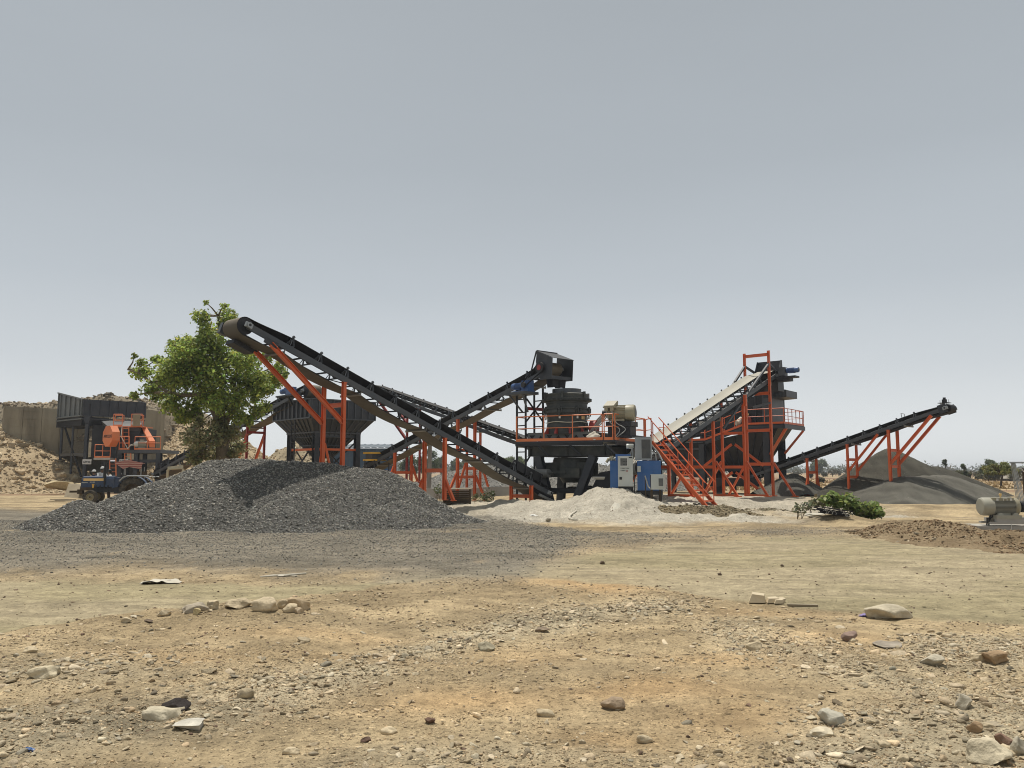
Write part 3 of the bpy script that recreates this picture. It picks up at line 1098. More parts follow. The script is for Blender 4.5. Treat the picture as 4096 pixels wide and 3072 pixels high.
heap_mesh('rock_heap', -33.5, -18.5, 62.5, 76, 0.2, rubble_right_h, M['rubble'], rub_col,
          'beige broken rock slope right of the jaw crusher, behind the tree', 'rock heap',
          stones=[dict(n=12000, seed=23, r0=0.06, r1=0.18, k=lambda x, y, h: 0.5 + 0 * x, col=(0.41, 0.32, 0.205), var=0.28, level=1),
                  dict(n=1500, seed=24, r0=0.18, r1=0.5, pw=2.2, k=lambda x, y, h: 0.5 + 0 * x, col=(0.44, 0.345, 0.225), var=0.22, level=2, cuts=11)])


def ramp_h(x, y):
    top = np.interp(x, [-62, -48, -40, -36, -33, -31, -29.3], [7.3, 7.5, 7.7, 8.2, 7.9, 7.0, 1.5])
    z = top - 1.3 * np.maximum(0, 70.5 - y) - 0.4 * np.maximum(0, y - 84)
    return z + 0.9 * (fbm(x / 1.6, y / 1.6, 299, 5) - .5)


heap_mesh('rock_ramp', -62, -28, 66.5, 92, 0.28, ramp_h, M['rubble'], lambda x, y: rub_col(x, y) * np.array([0.62, 0.66, .74])[None],
          'grey brown rock ramp rising behind the concrete wall and hopper', 'rock ramp',
          stones=[dict(n=26000, seed=25, r0=0.08, r1=0.36, pw=2.4, k=lambda x, y, h: 0.7 * (y < 76), col=(0.29, 0.235, 0.165), var=0.4, level=1, hmin=4)])

heap_mesh('rock_heap', -24.5, -13.0, 66, 80, 0.2, lambda x, y: cone(x, y, -19.2, 72.0, 4.2, 5.6, 301, .6, .5), M['rubble'], lambda x, y: rub_col(x, y) * np.array([.85, .9, .95])[None],
          'brown pointed rock heap seen below the hopper conveyor', 'rock heap',
          stones=[dict(n=5000, seed=26, r0=0.06, r1=0.2, k=lambda x, y, h: 0.5 + 0 * x, col=(0.33, 0.26, 0.17), var=0.28, level=1)])
# ================================================================== machines: shared parts
def motor_parts(parent, p0, p1, r, mat, name='motor', box_dir=UP, foot=True, cowl_mat=None, box=True):
    """finned electric motor lying from p0 (fan end) to p1 (shaft end); one part with sub-parts"""
    p0, p1 = V(p0), V(p1)
    u = (p1 - p0).normalized()
    L = (p1 - p0).length
    b = MB()
    b.cyl(p0 + u * L * .30, p0 + u * L * .90, r * .86, n=20)
    bd = V(box_dir)
    bd = (bd - u * bd.dot(u)).normalized()
    sd = u.cross(bd)
    for i in range(20):
        a = 2 * math.pi * i / 20
        d = bd * math.cos(a) + sd * math.sin(a)
        b.beam(p0 + u * L * .31 + d * r * .92, p0 + u * L * .88 + d * r * .92, .016 if r > .2 else .01, r * .16, u.cross(d))
    b.lathe(p0 + u * L * .88, [(r * .98, 0), (r * .98, L * .05), (r * .55, L * .10), (r * .30, L * .12)], 22, u)
    if foot:
        for s in (-1, 1):
            b.box(p0 + u * L * .58 + sd * s * r * .75 - bd * r * .92, (L * .5, r * .4, r * .22), u, sd, bd)
    body = b.build(name, mat, parent)
    c = MB()
    c.lathe(p0, [(r * .55, -.02 * L), (r * .62, 0), (r * .95, 0), (r * 1.03, L * .05), (r * 1.03, L * .30), (r * .9, L * .31)], 26, u)
    c.build('fan_cowl', cowl_mat or mat, body)
    g = MB()
    g.cyl(p0 - u * .03 * L, p0 - u * .021 * L, r * .55, n=22)
    g.build('fan_grille', M['mesh_dark'], body)
    s = MB()
    s.cyl(p1 - u * .02 * L, p1 + u * L * .14, r * .2, n=12)
    s.build('shaft', M['roller'], body)
    if box:
        t = MB()
        t.box(p0 + u * L * .55 + bd * r * 1.12, (L * .28, r * .7, r * .5), u, sd, bd)
        t.box(p0 + u * L * .55 + bd * r * 1.40, (L * .32, r * .78, r * .06), u, sd, bd)
        t.build('terminal_box', mat, body)
    return body


def railing(parent, pts, h=1.0, step=1.2, mat=None, toe=True, r=0.022, name='guard_rail', mid=True):
    """tube railing on a polyline of floor points"""
    mat = mat or M['orange']
    b = MB()
    pts = [V(p) for p in pts]
    for a, c in zip(pts[:-1], pts[1:]):
        n = max(1, round((c - a).length / step))
        for i in range(n + 1):
            q = a.lerp(c, i / n)
            b.cyl(q, q + UP * h, r, n=6)
        b.cyl(a + UP * h, c + UP * h, r * 1.05, n=6)
        if mid:
            b.cyl(a + UP * h * .52, c + UP * h * .52, r * .8, n=6)
        if toe:
            b.beam(a + UP * .06, c + UP * .06, .012, .13)
    return b.build(name, mat, parent)


def ladder(parent, base, top, side, w=0.45, step=0.3, mat=None, r=0.025, name='ladder'):
    b = MB()
    base, top, side = V(base), V(top), V(side).normalized()
    for s in (-1, 1):
        b.beam(base + side * s * w / 2, top + side * s * w / 2, r * 2, r * 2, side)
    L = (top - base).length
    n = int(L / step)
    for i in range(1, n + 1):
        q = base.lerp(top, i * step / L)
        b.cyl(q - side * w / 2, q + side * w / 2, r * .7, n=6)
    return b.build(name, mat or M['orange'], parent)


class Conveyor:
    def __init__(s, label, tail, head, w, near_side, belt_w, top_mat='belt_dusty', rail_h=0.20, idler_dx=1.1, lift=0.13, wing=0.17, pr=0.24, ret_drop=0.13, skirt=True, sag=0.10, name='belt_conveyor', ret_dx=3.3, rollout=True, roll_len=1.0, lacing=True, pz=0.0):
        """near_side: tail and head are given for the centre of the rail on the viewer's side"""
        tail, head = V(tail), V(head)
        u = (head - tail).normalized()
        h = V((u.x, u.y, 0)).normalized()
        sd = V((h.y, -h.x, 0))
        if sd.y > 0:
            sd = -sd
        if near_side:
            tail, head = tail - sd * w / 2, head - sd * w / 2
        s.u, s.sd, s.w, s.tail, s.head, s.h = u, sd, w, tail, head, h
        s.n = u.cross(sd)
        if s.n.z < 0:
            s.n = -s.n
        s.L = (head - tail).length
        s.rail_h = rail_h
        base = V((tail.x, tail.y, Gz(tail.x, tail.y)))
        s.root = thing(name, label, 'conveyor', base, None)
        R = s.root
        # rails (sd points to the viewer's side: +w/2 is the near rail)
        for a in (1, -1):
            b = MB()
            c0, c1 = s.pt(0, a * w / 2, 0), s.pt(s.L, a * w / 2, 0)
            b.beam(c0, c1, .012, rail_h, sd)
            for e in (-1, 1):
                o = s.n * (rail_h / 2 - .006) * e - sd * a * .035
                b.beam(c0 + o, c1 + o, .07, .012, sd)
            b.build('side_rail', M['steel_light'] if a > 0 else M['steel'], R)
        # cross ties and truss bracing between the rails
        b = MB()
        k = 0
        t = .5
        while t < s.L - .6:
            b.beam(s.pt(t, -w / 2 + .02, -.06), s.pt(t, w / 2 - .02, -.06), .05, .05)
            if lacing and k % 3 == 1 and t + 1.1 < s.L - .4:
                sg = 1 if k % 2 else -1
                b.beam(s.pt(t, -sg * (w / 2 - .05), -.05), s.pt(t + 1.1, sg * (w / 2 - .05), -.05), .05, .03)
            k += 1
            t += 1.1
        b.build('cross_brace', M['steel'], R)
        # belt: trough on top, flat at the ends, sagging return below
        hw = belt_w / 2
        cl = rail_h / 2 + lift
        rows, tops = [], []
        N = max(24, int(s.L / .22))
        for i in range(N + 1):
            tt = s.L * i / N
            f = float(sstep(0, 1.6, min(tt, 1e9) + .0) * sstep(0, 1.9, s.L - tt))
            row = []
            for q in np.linspace(-1, 1, 9):
                aq = abs(q)
                ww = max(0.0, aq - .36) / .64
                tg = pr + .02 + (pz if tt > s.L / 2 else 0)
                z = cl + f * wing * ww + (1 - f) * (tg - cl)
                x = q * hw * (1 - .06 * f * ww)
                row.append(s.pt(tt, x, z))
            rows.append(row)
        nr = len(rows)
        # head wrap
        wrap = []
        for a in np.linspace(0, math.pi, 13)[1:]:
            wrap.append([s.pt(s.L + (pr + .02) * math.sin(a), q * hw, (pr + .02) * math.cos(a) + pz) for q in np.linspace(-1, 1, 9)])
        ret = []
        M2 = max(24, int(s.L / .25))
        rd = -rail_h / 2 - ret_drop
        for i in range(M2 + 1):
            tt = s.L * (1 - i / M2)
            ph = ((tt - 1.2) / ret_dx) % 1.0
            f = float(sstep(0, 1.3, tt) * sstep(0, 1.3, s.L - tt))
            zz = (rd - sag * 4 * ph * (1 - ph)) * f + (1 - f) * (-(pr + .02) + (pz if tt > s.L / 2 else 0))
            ret.append([s.pt(tt, q * hw * .985, zz - .012 * f * (1 - q * q)) for q in np.linspace(-1, 1, 9)])
        wrap2 = []
        for a in np.linspace(math.pi, 2 * math.pi, 11)[1:-1]:
            wrap2.append([s.pt(0 + (pr + .02) * math.sin(a), q * hw, (pr + .02) * math.cos(a)) for q in np.linspace(-1, 1, 9)])
        loop = rows + wrap + ret + wrap2
        n = len(loop)
        th = .014
        outer, inner = [], []
        for i in range(n):
            pa, pb = loop[(i + 1) % n], loop[(i - 1) % n]
            for j in range(9):
                d1 = pa[j] - pb[j]
                d2 = loop[i][min(j + 1, 8)] - loop[i][max(j - 1, 0)]
                nn = d2.cross(d1)
                if nn.length < 1e-9:
                    nn = s.n.copy()
                nn.normalize()
                outer.append(loop[i][j] + nn * th / 2)
                inner.append(loop[i][j] - nn * th / 2)
        # make sure "outer" is the carrying side
        mid = (nr // 2) * 9 + 4
        if (outer[mid] - inner[mid]).dot(s.n) < 0:
            outer, inner = inner, outer
        b = MB()
        fo, fi, fe = [], [], []
        for i in range(n):
            i2 = (i + 1) % n
            for j in range(8):
                fo.append((i * 9 + j, i * 9 + j + 1, i2 * 9 + j + 1, i2 * 9 + j))
            fe.append((i * 9, i2 * 9, n * 9 + i2 * 9, n * 9 + i * 9))
            fe.append((i * 9 + 8, i2 * 9 + 8, n * 9 + i2 * 9 + 8, n * 9 + i * 9 + 8))
        fi = [tuple(q + n * 9 for q in f) for f in fo]
        allv = outer + inner
        b.add(allv, fo, 0, True)
        b.add(allv, fi + fe, 1, True)
        b.build('belt', [M[top_mat], M['belt']], R, 50)
        # pulleys with bearings
        for tt, nm in ((s.L, 'head_pulley'), (0, 'tail_pulley')):
            b = MB()
            zp = pz if tt > 1 else 0
            b.cyl(s.pt(tt, -hw * .98, zp), s.pt(tt, hw * .98, zp), pr, n=24)
            b.cyl(s.pt(tt, -w / 2 - .14, zp), s.pt(tt, w / 2 + .14, zp), .045, n=12)
            pl = b.build(nm, M['black'], R)
            for a in (1, -1):
                b = MB()
                c = s.pt(tt, a * (w / 2 + .05), zp)
                b.box(c, (.24, .09, .16), u, sd, s.n)
                b.cyl(c + sd * a * .03, c + sd * a * .085, .085, n=14)
                b.build('bearing', M['galv'], pl)
        # troughing idlers, each a frame with three rollers
        proto = None
        t0 = 1.3
        k = 0
        while t0 + k * idler_dx < s.L - 1.2:
            tt = t0 + k * idler_dx
            if proto is None:
                b = MB()
                za = rail_h / 2 + .02
                b.beam(s.pt(tt, -w / 2, za), s.pt(tt, w / 2, za), .07, .04)
                for a in (1, -1):
                    pz = cl + wing - .02
                    b.beam(s.pt(tt - .03, a * (w / 2 - .02), za), s.pt(tt + .05, a * (hw + .05), pz), .07, .022, sd)
                    b.beam(s.pt(tt + .10, a * (w / 2 - .02), za), s.pt(tt + .05, a * (hw + .05), pz - .06), .03, .018, sd)
                    b.cyl(s.pt(tt + .05, a * (hw + .035), pz + .02), s.pt(tt + .05, a * (hw + .085), pz + .04), .05, n=10)
                    b.cyl(s.pt(tt + .05, a * hw * .4, cl - .06), s.pt(tt + .05, a * hw * .95, cl + wing * .92 - .06), .045, n=10)
                b.cyl(s.pt(tt + .05, -hw * .36, cl - .06), s.pt(tt + .05, hw * .36, cl - .06), .045, n=10)
                proto = b.build('idler', M['steel_light'], R)
                first = tt
            else:
                o = proto.copy()
                COL.objects.link(o)
                o.parent = R
                o.location = proto.location + u * (tt - first)
            k += 1
        # return rollers
        t1 = 1.2
        while t1 < s.L - .8:
            b = MB()
            b.cyl(s.pt(t1, -w / 2 * .97 * roll_len, rd - .055), s.pt(t1, w / 2 * .97 * roll_len, rd - .055), .045, n=10)
            for a in (1, -1):
                b.beam(s.pt(t1, a * w / 2 * .98, -rail_h / 2), s.pt(t1, a * w / 2 * .98, rd - .10), .05, .02)
            b.build('return_roller', M['roller'], R)
            t1 += ret_dx
        if skirt:
            b = MB()
            for a in (1, -1):
                b.prism([s.pt(.5, a * hw * .93, cl + .06), s.pt(2.7, a * hw * .93, cl + .06), s.pt(2.5, a * hw * .93, cl + .42), s.pt(.5, a * hw * .93, cl + .46)], sd * a * .015)
                for q in (.6, 1.15, 1.7, 2.3):
                    b.beam(s.pt(q, a * (hw + .03), rail_h / 2), s.pt(q, a * (hw + .03), cl + .40), .05, .05)
            b.prism([s.pt(.5, -hw * .93, cl + .06), s.pt(.5, hw * .93, cl + .06), s.pt(.5, hw * .93, cl + .46), s.pt(.5, -hw * .93, cl + .46)], -u * .015)
            b.build('loading_skirt', M['black'], R)

    def pt(s, t, a, b):
        return s.tail + s.u * t + s.sd * a + s.n * b

    def t_at_px(s, px, a=None):
        """distance along the conveyor of the point of the near rail on photo column px"""
        a = s.w / 2 if a is None else a
        lo, hi = -5.0, s.L + 5
        f = lambda t: pix_v(s.pt(t, a, 0))[0] - px
        flo = f(lo)
        for _ in range(50):
            m = (lo + hi) / 2
            if (f(m) < 0) == (flo < 0):
                lo = m
            else:
                hi = m
        return lo

    def post(s, t, a, zb, mat='orange', w=.14, h=.11, ztop=None, name='support_post', foot=True, cap=True):
        top = s.pt(t, a, -s.rail_h / 2)
        p = V((top.x, top.y, zb))
        q = V((top.x, top.y, top.z if ztop is None else ztop))
        b = MB()
        b.ibeam(p, q, h, w, s.h)
        if foot:
            b.box(p + UP * .01, (w * 1.7, h * 1.9, .02), s.h, s.sd)
        if cap and ztop is None:
            b.box(q + V((0, 0, -.005)), (w * 1.3, h * 1.3, .012), s.h, s.sd)
        b.build(name, M[mat], s.root)
        return p, q

    def bent(s, t, zn, zf, mat='orange', cross=(), w=.14, h=.11, splay=0.0, zs=0.9, extra=None):
        """pair of posts below the rails with cross beams at given heights"""
        pn, qn = s.post(t, s.w / 2, zn, mat, w, h)
        pf, qf = s.post(t, -s.w / 2, zf, mat, w, h)
        for z in cross:
            b = MB()
            b.ibeam(V((pn.x, pn.y, z)) - s.sd * h / 2, V((pf.x, pf.y, z)) + s.sd * h / 2, h * .8, .15, s.h)
            b.build('cross_beam', M[mat], s.root)
        if splay:
            for p, a in ((pn, 1), (pf, -1)):
                b = MB()
                top = V((p.x, p.y, p.z + zs)) + s.sd * a * h / 2
                ft = V((p.x, p.y, 0)) + s.sd * a * splay
                ft.z = p.z
                b.ibeam(top, ft, h * .8, .12, s.h)
                b.box(ft, (.22, .22, .03))
                b.build('foot_brace', M[mat], s.root)
        return pn, qn, pf, qf


def pix_v(p):
    d = p.y * CP + (p.z - EYE) * SP
    u = ((p.z - EYE) * CP - p.y * SP) / d
    return 2048 + F * p.x / d, 1536 - F * u


def post_x(c, px_base, row_base):
    """t and ground height for a near post whose foot shows at a photo pixel"""
    t = c.t_at_px(px_base)
    for _ in range(6):
        q = c.pt(t, c.w / 2, 0)
        zb = P(px_base, row_base, q.y).z
        # move along so that the foot, not the rail, is on the column
        e = pix_v(V((q.x, q.y, zb)))[0] - px_base
        q2 = c.pt(t + .1, c.w / 2, 0)
        de = (pix_v(V((q2.x, q2.y, zb)))[0] - pix_v(V((q.x, q.y, zb)))[0]) / .1
        t -= e / de
    return t, zb


# ------------------------------------------------------------------ the stockpile conveyor in front
c1 = Conveyor('long stockpile conveyor with orange legs rising left over the gravel heap', P(2196, 1972, 35.7), P(992, 1302, 24.5), 1.14, True, .86, idler_dx=1.17, lift=.12, wing=.22, pr=.27, ret_drop=.05, sag=.13)
t, zb = post_x(c1, 1372, 1872)
pn, qn, pf, qf = c1.bent(t, zb - .5, zb - .35, cross=(P(1372, 1618, 27.2).z,))
for a, po in ((1, pn), (-1, pf)):
    up = c1.pt(c1.t_at_px(1090), a * c1.w / 2, -c1.rail_h / 2 - .06)
    y = po.y
    dn = V((po.x, po.y, P(1360, 1690, pn.y).z))
    b = MB()
    b.ibeam(up, dn - c1.h * -.02, .12, .14, c1.sd)
    b.build('raking_strut', M['orange'], c1.root)
    b = MB()
    b.box(up + c1.n * .03, (.5, .02, .2), c1.u, c1.sd, c1.n)
    b.build('gusset_plate', M['steel'], c1.root)
t, zb = post_x(c1, 1780, 1990)
pn, qn, pf, qf = c1.bent(t, zb - .1, zb - .05, cross=(P(1700, 1882, 31).z,), splay=.5, zs=.75)
t, zb = post_x(c1, 2127, 2006)
c1.bent(t, zb - .1, zb - .05, cross=(zb + .22,))
# scraper / take-up boxes at the head
b = MB()
b.box(c1.pt(c1.L + .12, -c1.w / 2 - .06, -.05), (.30, .16, .36), c1.u, c1.sd, c1.n)
b.build('bearing_housing', M['steel_light'], c1.root)
b = MB()
b.box(c1.pt(c1.L - .45, -c1.w * .30, -.42), (.75, .5, .14), c1.u, c1.sd, c1.n)
b.build('belt_scraper', M['black'], c1.root)
b = MB()
b.tube([c1.pt(.5, c1.w / 2 - .1, -.25), c1.pt(-.6, c1.w / 2 - .1, -.2)], .06)
b.build('take_up_tube', M['galv'], c1.root)

# ------------------------------------------------------------------ conveyor that feeds the cone crusher
c2 = Conveyor('conveyor with hooded head feeding the cone crusher from above', P(1462, 1866, 47.6), P(2176, 1487, 36.6), 1.15, True, .82, idler_dx=1.45, lift=.12, wing=.23, pr=.27, ret_drop=.12, sag=.05, skirt=False, pz=.19)
t, zb = post_x(c2, 1577, 1905)
c2.bent(t, zb - .35, zb - .3, cross=(P(1620, 1890, 45).z,), splay=.45, zs=.9)
t, zb = post_x(c2, 1828, 1953)
pn, qn, pf, qf = c2.bent(t, zb - .55, .10, cross=(P(1868, 1908, 41).z, P(1868, 1800, 41).z), splay=.75, zs=1.3)
# lattice tower below the head, in dark steel
tw = c2.t_at_px(2085)
b_all = []
for a in (1, -1):
    for dt in (-.30, .30):
        p = c2.pt(tw, a * c2.w / 2 * 1.0, 0)
        ft = V((p.x, p.y, .25)) + c2.h * dt
        top = c2.pt(tw + dt / c2.h.dot(c2.u), a * c2.w / 2, -.1)
        b = MB()
        b.beam(ft, V((ft.x, ft.y, top.z)), .10, .10)
        b.build('tower_post', M['black'], c2.root)
        b_all.append((ft, V((ft.x, ft.y, top.z))))
for i in (0, 2):
    b = MB()
    (f0, t0_), (f1, t1_) = b_all[i], b_all[i + 1]
    z = f0.z + .4
    while z < t0_.z:
        b.beam(V((f0.x, f0.y, z)), V((f1.x, f1.y, z)), .05, .05)
        z += .62
    b.build('tower_rung', M['black'], c2.root)
for z0, z1 in ((2.0, 3.35), (3.9, 5.0)):
    b = MB()
    f0, f1 = b_all[1][0], b_all[3][0]
    b.beam(V((f0.x, f0.y, z0)), V((f1.x, f1.y, z1)), .06, .06)
    b.beam(V((f0.x, f0.y, z1)) + c2.h * .065, V((f1.x, f1.y, z0)) + c2.h * .065, .06, .06)
    b.build('tower_brace', M['black'], c2.root)
for z in (1.2, 4.55):
    b = MB()
    b.beam(V((f0.x, f0.y, z)), V((f1.x, f1.y, z)), .08, .14)
    b.build('tower_beam', M['black'] if z < 4 else M['red'], c2.root)
# motor shelf on the near side
ms = V((b_all[0][0].x, b_all[0][0].y, 0)) + c2.sd * .25 + c2.h * .62
mz = P(2100, 1575, ms.y).z
b = MB()
b.box(V((ms.x, ms.y, mz)), (1.25, .95, .12), c2.h, c2.sd)
for q in (-.45, .45):
    b.beam(V((ms.x, ms.y, mz - .06)) + c2.h * q + c2.sd * .4, V((ms.x, ms.y, mz - .85)) + c2.h * q * .4 - c2.sd * .2, .07, .07)
b.build('motor_shelf', M['steel_light'], c2.root)
mc = V((ms.x, ms.y, mz + .36))
motor_parts(c2.root, mc - c2.h * .62, mc + c2.h * .15, .16, M['motor_blue'], 'drive_motor', box=False)
b = MB()
b.box(mc + c2.h * .38, (.42, .40, .46), c2.h, c2.sd)
b.cyl(mc + c2.h * .32 + c2.sd * .20, mc + c2.h * .32 + c2.sd * .26, .16, n=18)
b.box(mc + V((0, 0, -.27)) + c2.h * .1, (1.0, .5, .07), c2.h, c2.sd)
b.build('gearbox', M['motor_blue'], c2.root)
# v-belt drive up to the head pulley
hp = c2.pt(c2.L, c2.w / 2 + .22, .19)
lo = mc + c2.h * .45 + c2.sd * .34
b = MB()
b.cyl(hp - c2.sd * .05, hp + c2.sd * .06, .25, n=26)
b.cyl(lo - c2.sd * .05, lo + c2.sd * .05, .13, n=20)
b.build('drive_pulley', M['black'], c2.root)
b = MB()
b.cyl(hp + c2.sd * .061, hp + c2.sd * .075, .13, n=18)
b.build('pulley_hub', M['red'], c2.root)
b = MB()
dv = (hp - lo)
dvn = dv.normalized().cross(c2.sd)
for sg, (ra, rb) in ((1, (.245, .125)), (-1, (.245, .125))):
    for k in (-.03, .0, .03):
        b.beam(lo + dvn * sg * rb + c2.sd * k, hp + dvn * sg * ra + c2.sd * k, .016, .016)
b.build('drive_belt', M['belt'], c2.root)
# hooded discharge chute
L = c2.L
hw = c2.w / 2 + .10
b = MB()
H = c2.h
pc = c2.pt(L, 0, .19)


def chp(x, y, z):
    return pc + H * x + c2.sd * y + UP * z


for a in (1, -1):
    b.prism([chp(-.12, a * hw, -.56), chp(.66, a * hw, -.56), chp(.72, a * hw, .40), chp(-.30, a * hw, .80), chp(-.36, a * hw, .30)], c2.sd * a * .02)
b.prism([chp(-.32, -hw, .805), chp(-.32, hw, .805), chp(.78, hw, .38), chp(.78, -hw, .38)], UP * .02)
b.prism([chp(.60, -hw, -.56), chp(.60, hw, -.56), chp(.60, hw, -.40), chp(.60, -hw, -.40)], H * .02)
b.build('head_hood', M['steel'], c2.root)
b = MB()
for y0 in (-.42, .08):
    b.plate([chp(.10, y0, -.45), chp(.10, y0 + .40, -.45), chp(.16, y0 + .38, -.92), chp(.16, y0 + .02, -.88)], .02)
    b.plate([chp(.50, y0, -.45), chp(.50, y0 + .40, -.45), chp(.46, y0 + .37, -.90), chp(.46, y0 + .03, -.92)], .02)
b.build('rubber_curtain', M['belt'], c2.root)
b = MB()
b.beam(chp(-.32, hw, .84), chp(-.30, -hw, .84), .04, .04)
b.beam(chp(-.34, hw, .82), chp(-.75, hw, -.25), .05, .05)
b.build('hood_stay', M['steel'], c2.root)

# ------------------------------------------------------------------ return conveyor behind, low right to high left
c3 = Conveyor('thin return conveyor running behind the crossing conveyors', P(2130, 1795, 41.0), P(1448, 1545, 54.5), .95, True, .60, 'belt', idler_dx=1.3, lift=.14, wing=.13, pr=.17, rail_h=.17, ret_drop=.05, sag=.03, skirt=False, ret_dx=3.6)
t, zb = post_x(c3, 1868, 1953)
c3.bent(t, zb - .3, zb - .3, cross=(zb + 1.1,), w=.12, h=.09, splay=.7, zs=1.8)
t, zb = post_x(c3, 1627, 1900)
pn, qn, pf, qf = c3.bent(t, zb - .5, zb - .5, 'red', cross=(c3.pt(t, 0, 0).z - .35,), w=.12, h=.09)
for a, po in ((1, pn), (-1, pf)):
    b = MB()
    b.ibeam(c3.pt(c3.t_at_px(1490), a * c3.w / 2, -.1), V((po.x, po.y, P(1625, 1762, pn.y).z)), .12, .15, c3.sd)
    b.build('raking_strut', M['red'], c3.root)

# ------------------------------------------------------------------ conveyor from the jaw crusher up to the hopper
c4 = Conveyor('conveyor rising from the jaw crusher behind the tree to the hopper', P(612, 1897, 60.5), P(1212, 1562, 46.2), 1.2, True, .9, idler_dx=1.3, lift=.15, wing=.2, pr=.34, ret_drop=.2, sag=.08, skirt=True)
t, zb = post_x(c4, 985, 1820)
pn, qn, pf, qf = c4.bent(t, -.1, -.1, 'red', cross=(P(1020, 1730, 51).z,), w=.13, h=.11)
for a, po in ((1, pn), (-1, pf)):
    b = MB()
    b.ibeam(V((po.x, po.y, P(990, 1735, pn.y).z)), V((po.x, po.y, .0)) - c4.h * 2.6, .12, .14, c4.sd)
    b.build('raking_strut', M['orange'], c4.root)
t = c4.t_at_px(800)
c4.bent(t, -.1, -.1, 'orange', cross=(1.0,), w=.13, h=.11)
hp = c4.pt(c4.L, c4.w / 2 + .1, 0)
mcen = c4.pt(c4.L - .1, c4.w / 2 + .45, .0)
motor_parts(c4.root, mcen - c4.h * 1.5 + UP * .02, mcen - c4.h * .75 + UP * .02, .15, M['motor_blue'], 'drive_motor')
b = MB()
b.box(mcen - c4.h * .45, (.55, .38, .46), c4.h, c4.sd)
b.build('gearbox', M['motor_blue'], c4.root)
b = MB()
b.box(mcen - c4.h * .75 - UP * .28, (1.9, .55, .09), c4.h, c4.sd)
b.beam(mcen - c4.h * .75 - UP * .3, mcen - c4.h * .75 - UP * .8 - c4.sd * .3, .1, .1)
b.build('motor_shelf', M['black'], c4.root)

# ------------------------------------------------------------------ stacking conveyor at the right
c5 = Conveyor('slim stacking conveyor rising right over the dark stone heaps', P(2975, 1916, 49.0), P(3782, 1632, 39.8), .98, True, .65, 'belt', idler_dx=.95, lift=.12, wing=.11, pr=.18, ret_drop=.03, sag=.02, skirt=False, ret_dx=3.0, rail_h=.17)
t, zb = post_x(c5, 3232, 1982)
c5.bent(t, zb - .1, zb - .05, cross=(zb + 1.3,), w=.13, h=.10, splay=.36, zs=1.0)
t, zb = post_x(c5, 3393, 1926)
pn, qn, pf, qf = c5.bent(t, zb - .8, zb - .8, 'orange', cross=(P(3400, 1838, 43.6).z, P(3400, 1908, 43.6).z), w=.13, h=.10)
for a, po in ((1, pn), (-1, pf)):
    b = MB()
    b.ibeam(c5.pt(c5.t_at_px(3508), a * c5.w / 2, -.12), V((po.x, po.y, P(3394, 1886, pn.y).z)), .09, .11, c5.sd)
    b.build('raking_strut', M['orange'], c5.root)
t, zb = post_x(c5, 3561, 1916)
pn, qn, pf, qf = c5.bent(t, zb - .9, zb - .9, cross=(P(3575, 1800, 41.8).z, P(3575, 1866, 41.8).z), w=.15, h=.12)
for a, po in ((1, pn), (-1, pf)):
    b = MB()
    b.ibeam(c5.pt(c5.t_at_px(3722), a * c5.w / 2, -.12), V((po.x, po.y, P(3570, 1858, pn.y).z)), .11, .14, c5.sd)
    b.build('raking_strut', M['orange'], c5.root)
hc = c5.pt(c5.L - .1, 0, .48)
b = MB()
b.cyl(hc - UP * .16, hc + UP * .04, .12, n=18)
b.cyl(hc + UP * .04, hc + UP * .14, .07, n=14)
for i in range(4):
    a = i * math.pi / 2 + .6
    o = V((math.cos(a), math.sin(a), 0)) * .22
    b.cyl(hc + o - UP * .28, hc + o + UP * .02, .012, n=5)
b.box(hc - UP * .14, (.5, .42, .03), c5.h, c5.sd)
b.build('drive_motor', M['black'], c5.root)
b = MB()
for a in (1, -1):
    b.prism([c5.pt(c5.L - .35, a * (c5.w / 2 + .02), -.20), c5.pt(c5.L + .06, a * (c5.w / 2 + .02), -.20), c5.pt(c5.L + .06, a * (c5.w / 2 + .02), .24), c5.pt(c5.L - .35, a * (c5.w / 2 + .02), .24)], c5.sd * a * .02)
b.build('head_plate', M['steel'], c5.root)
b = MB()
q0 = c5.pt(c5.t_at_px(3590), -c5.w / 2, .25)
b.tube([q0, q0 + UP * .38, q0 + UP * .38 + c5.sd * .5 + c5.h * .06, q0 + c5.sd * .5 + c5.h * .12], .018, 6)
b.build('bridge_hoop', M['galv'], c5.root)

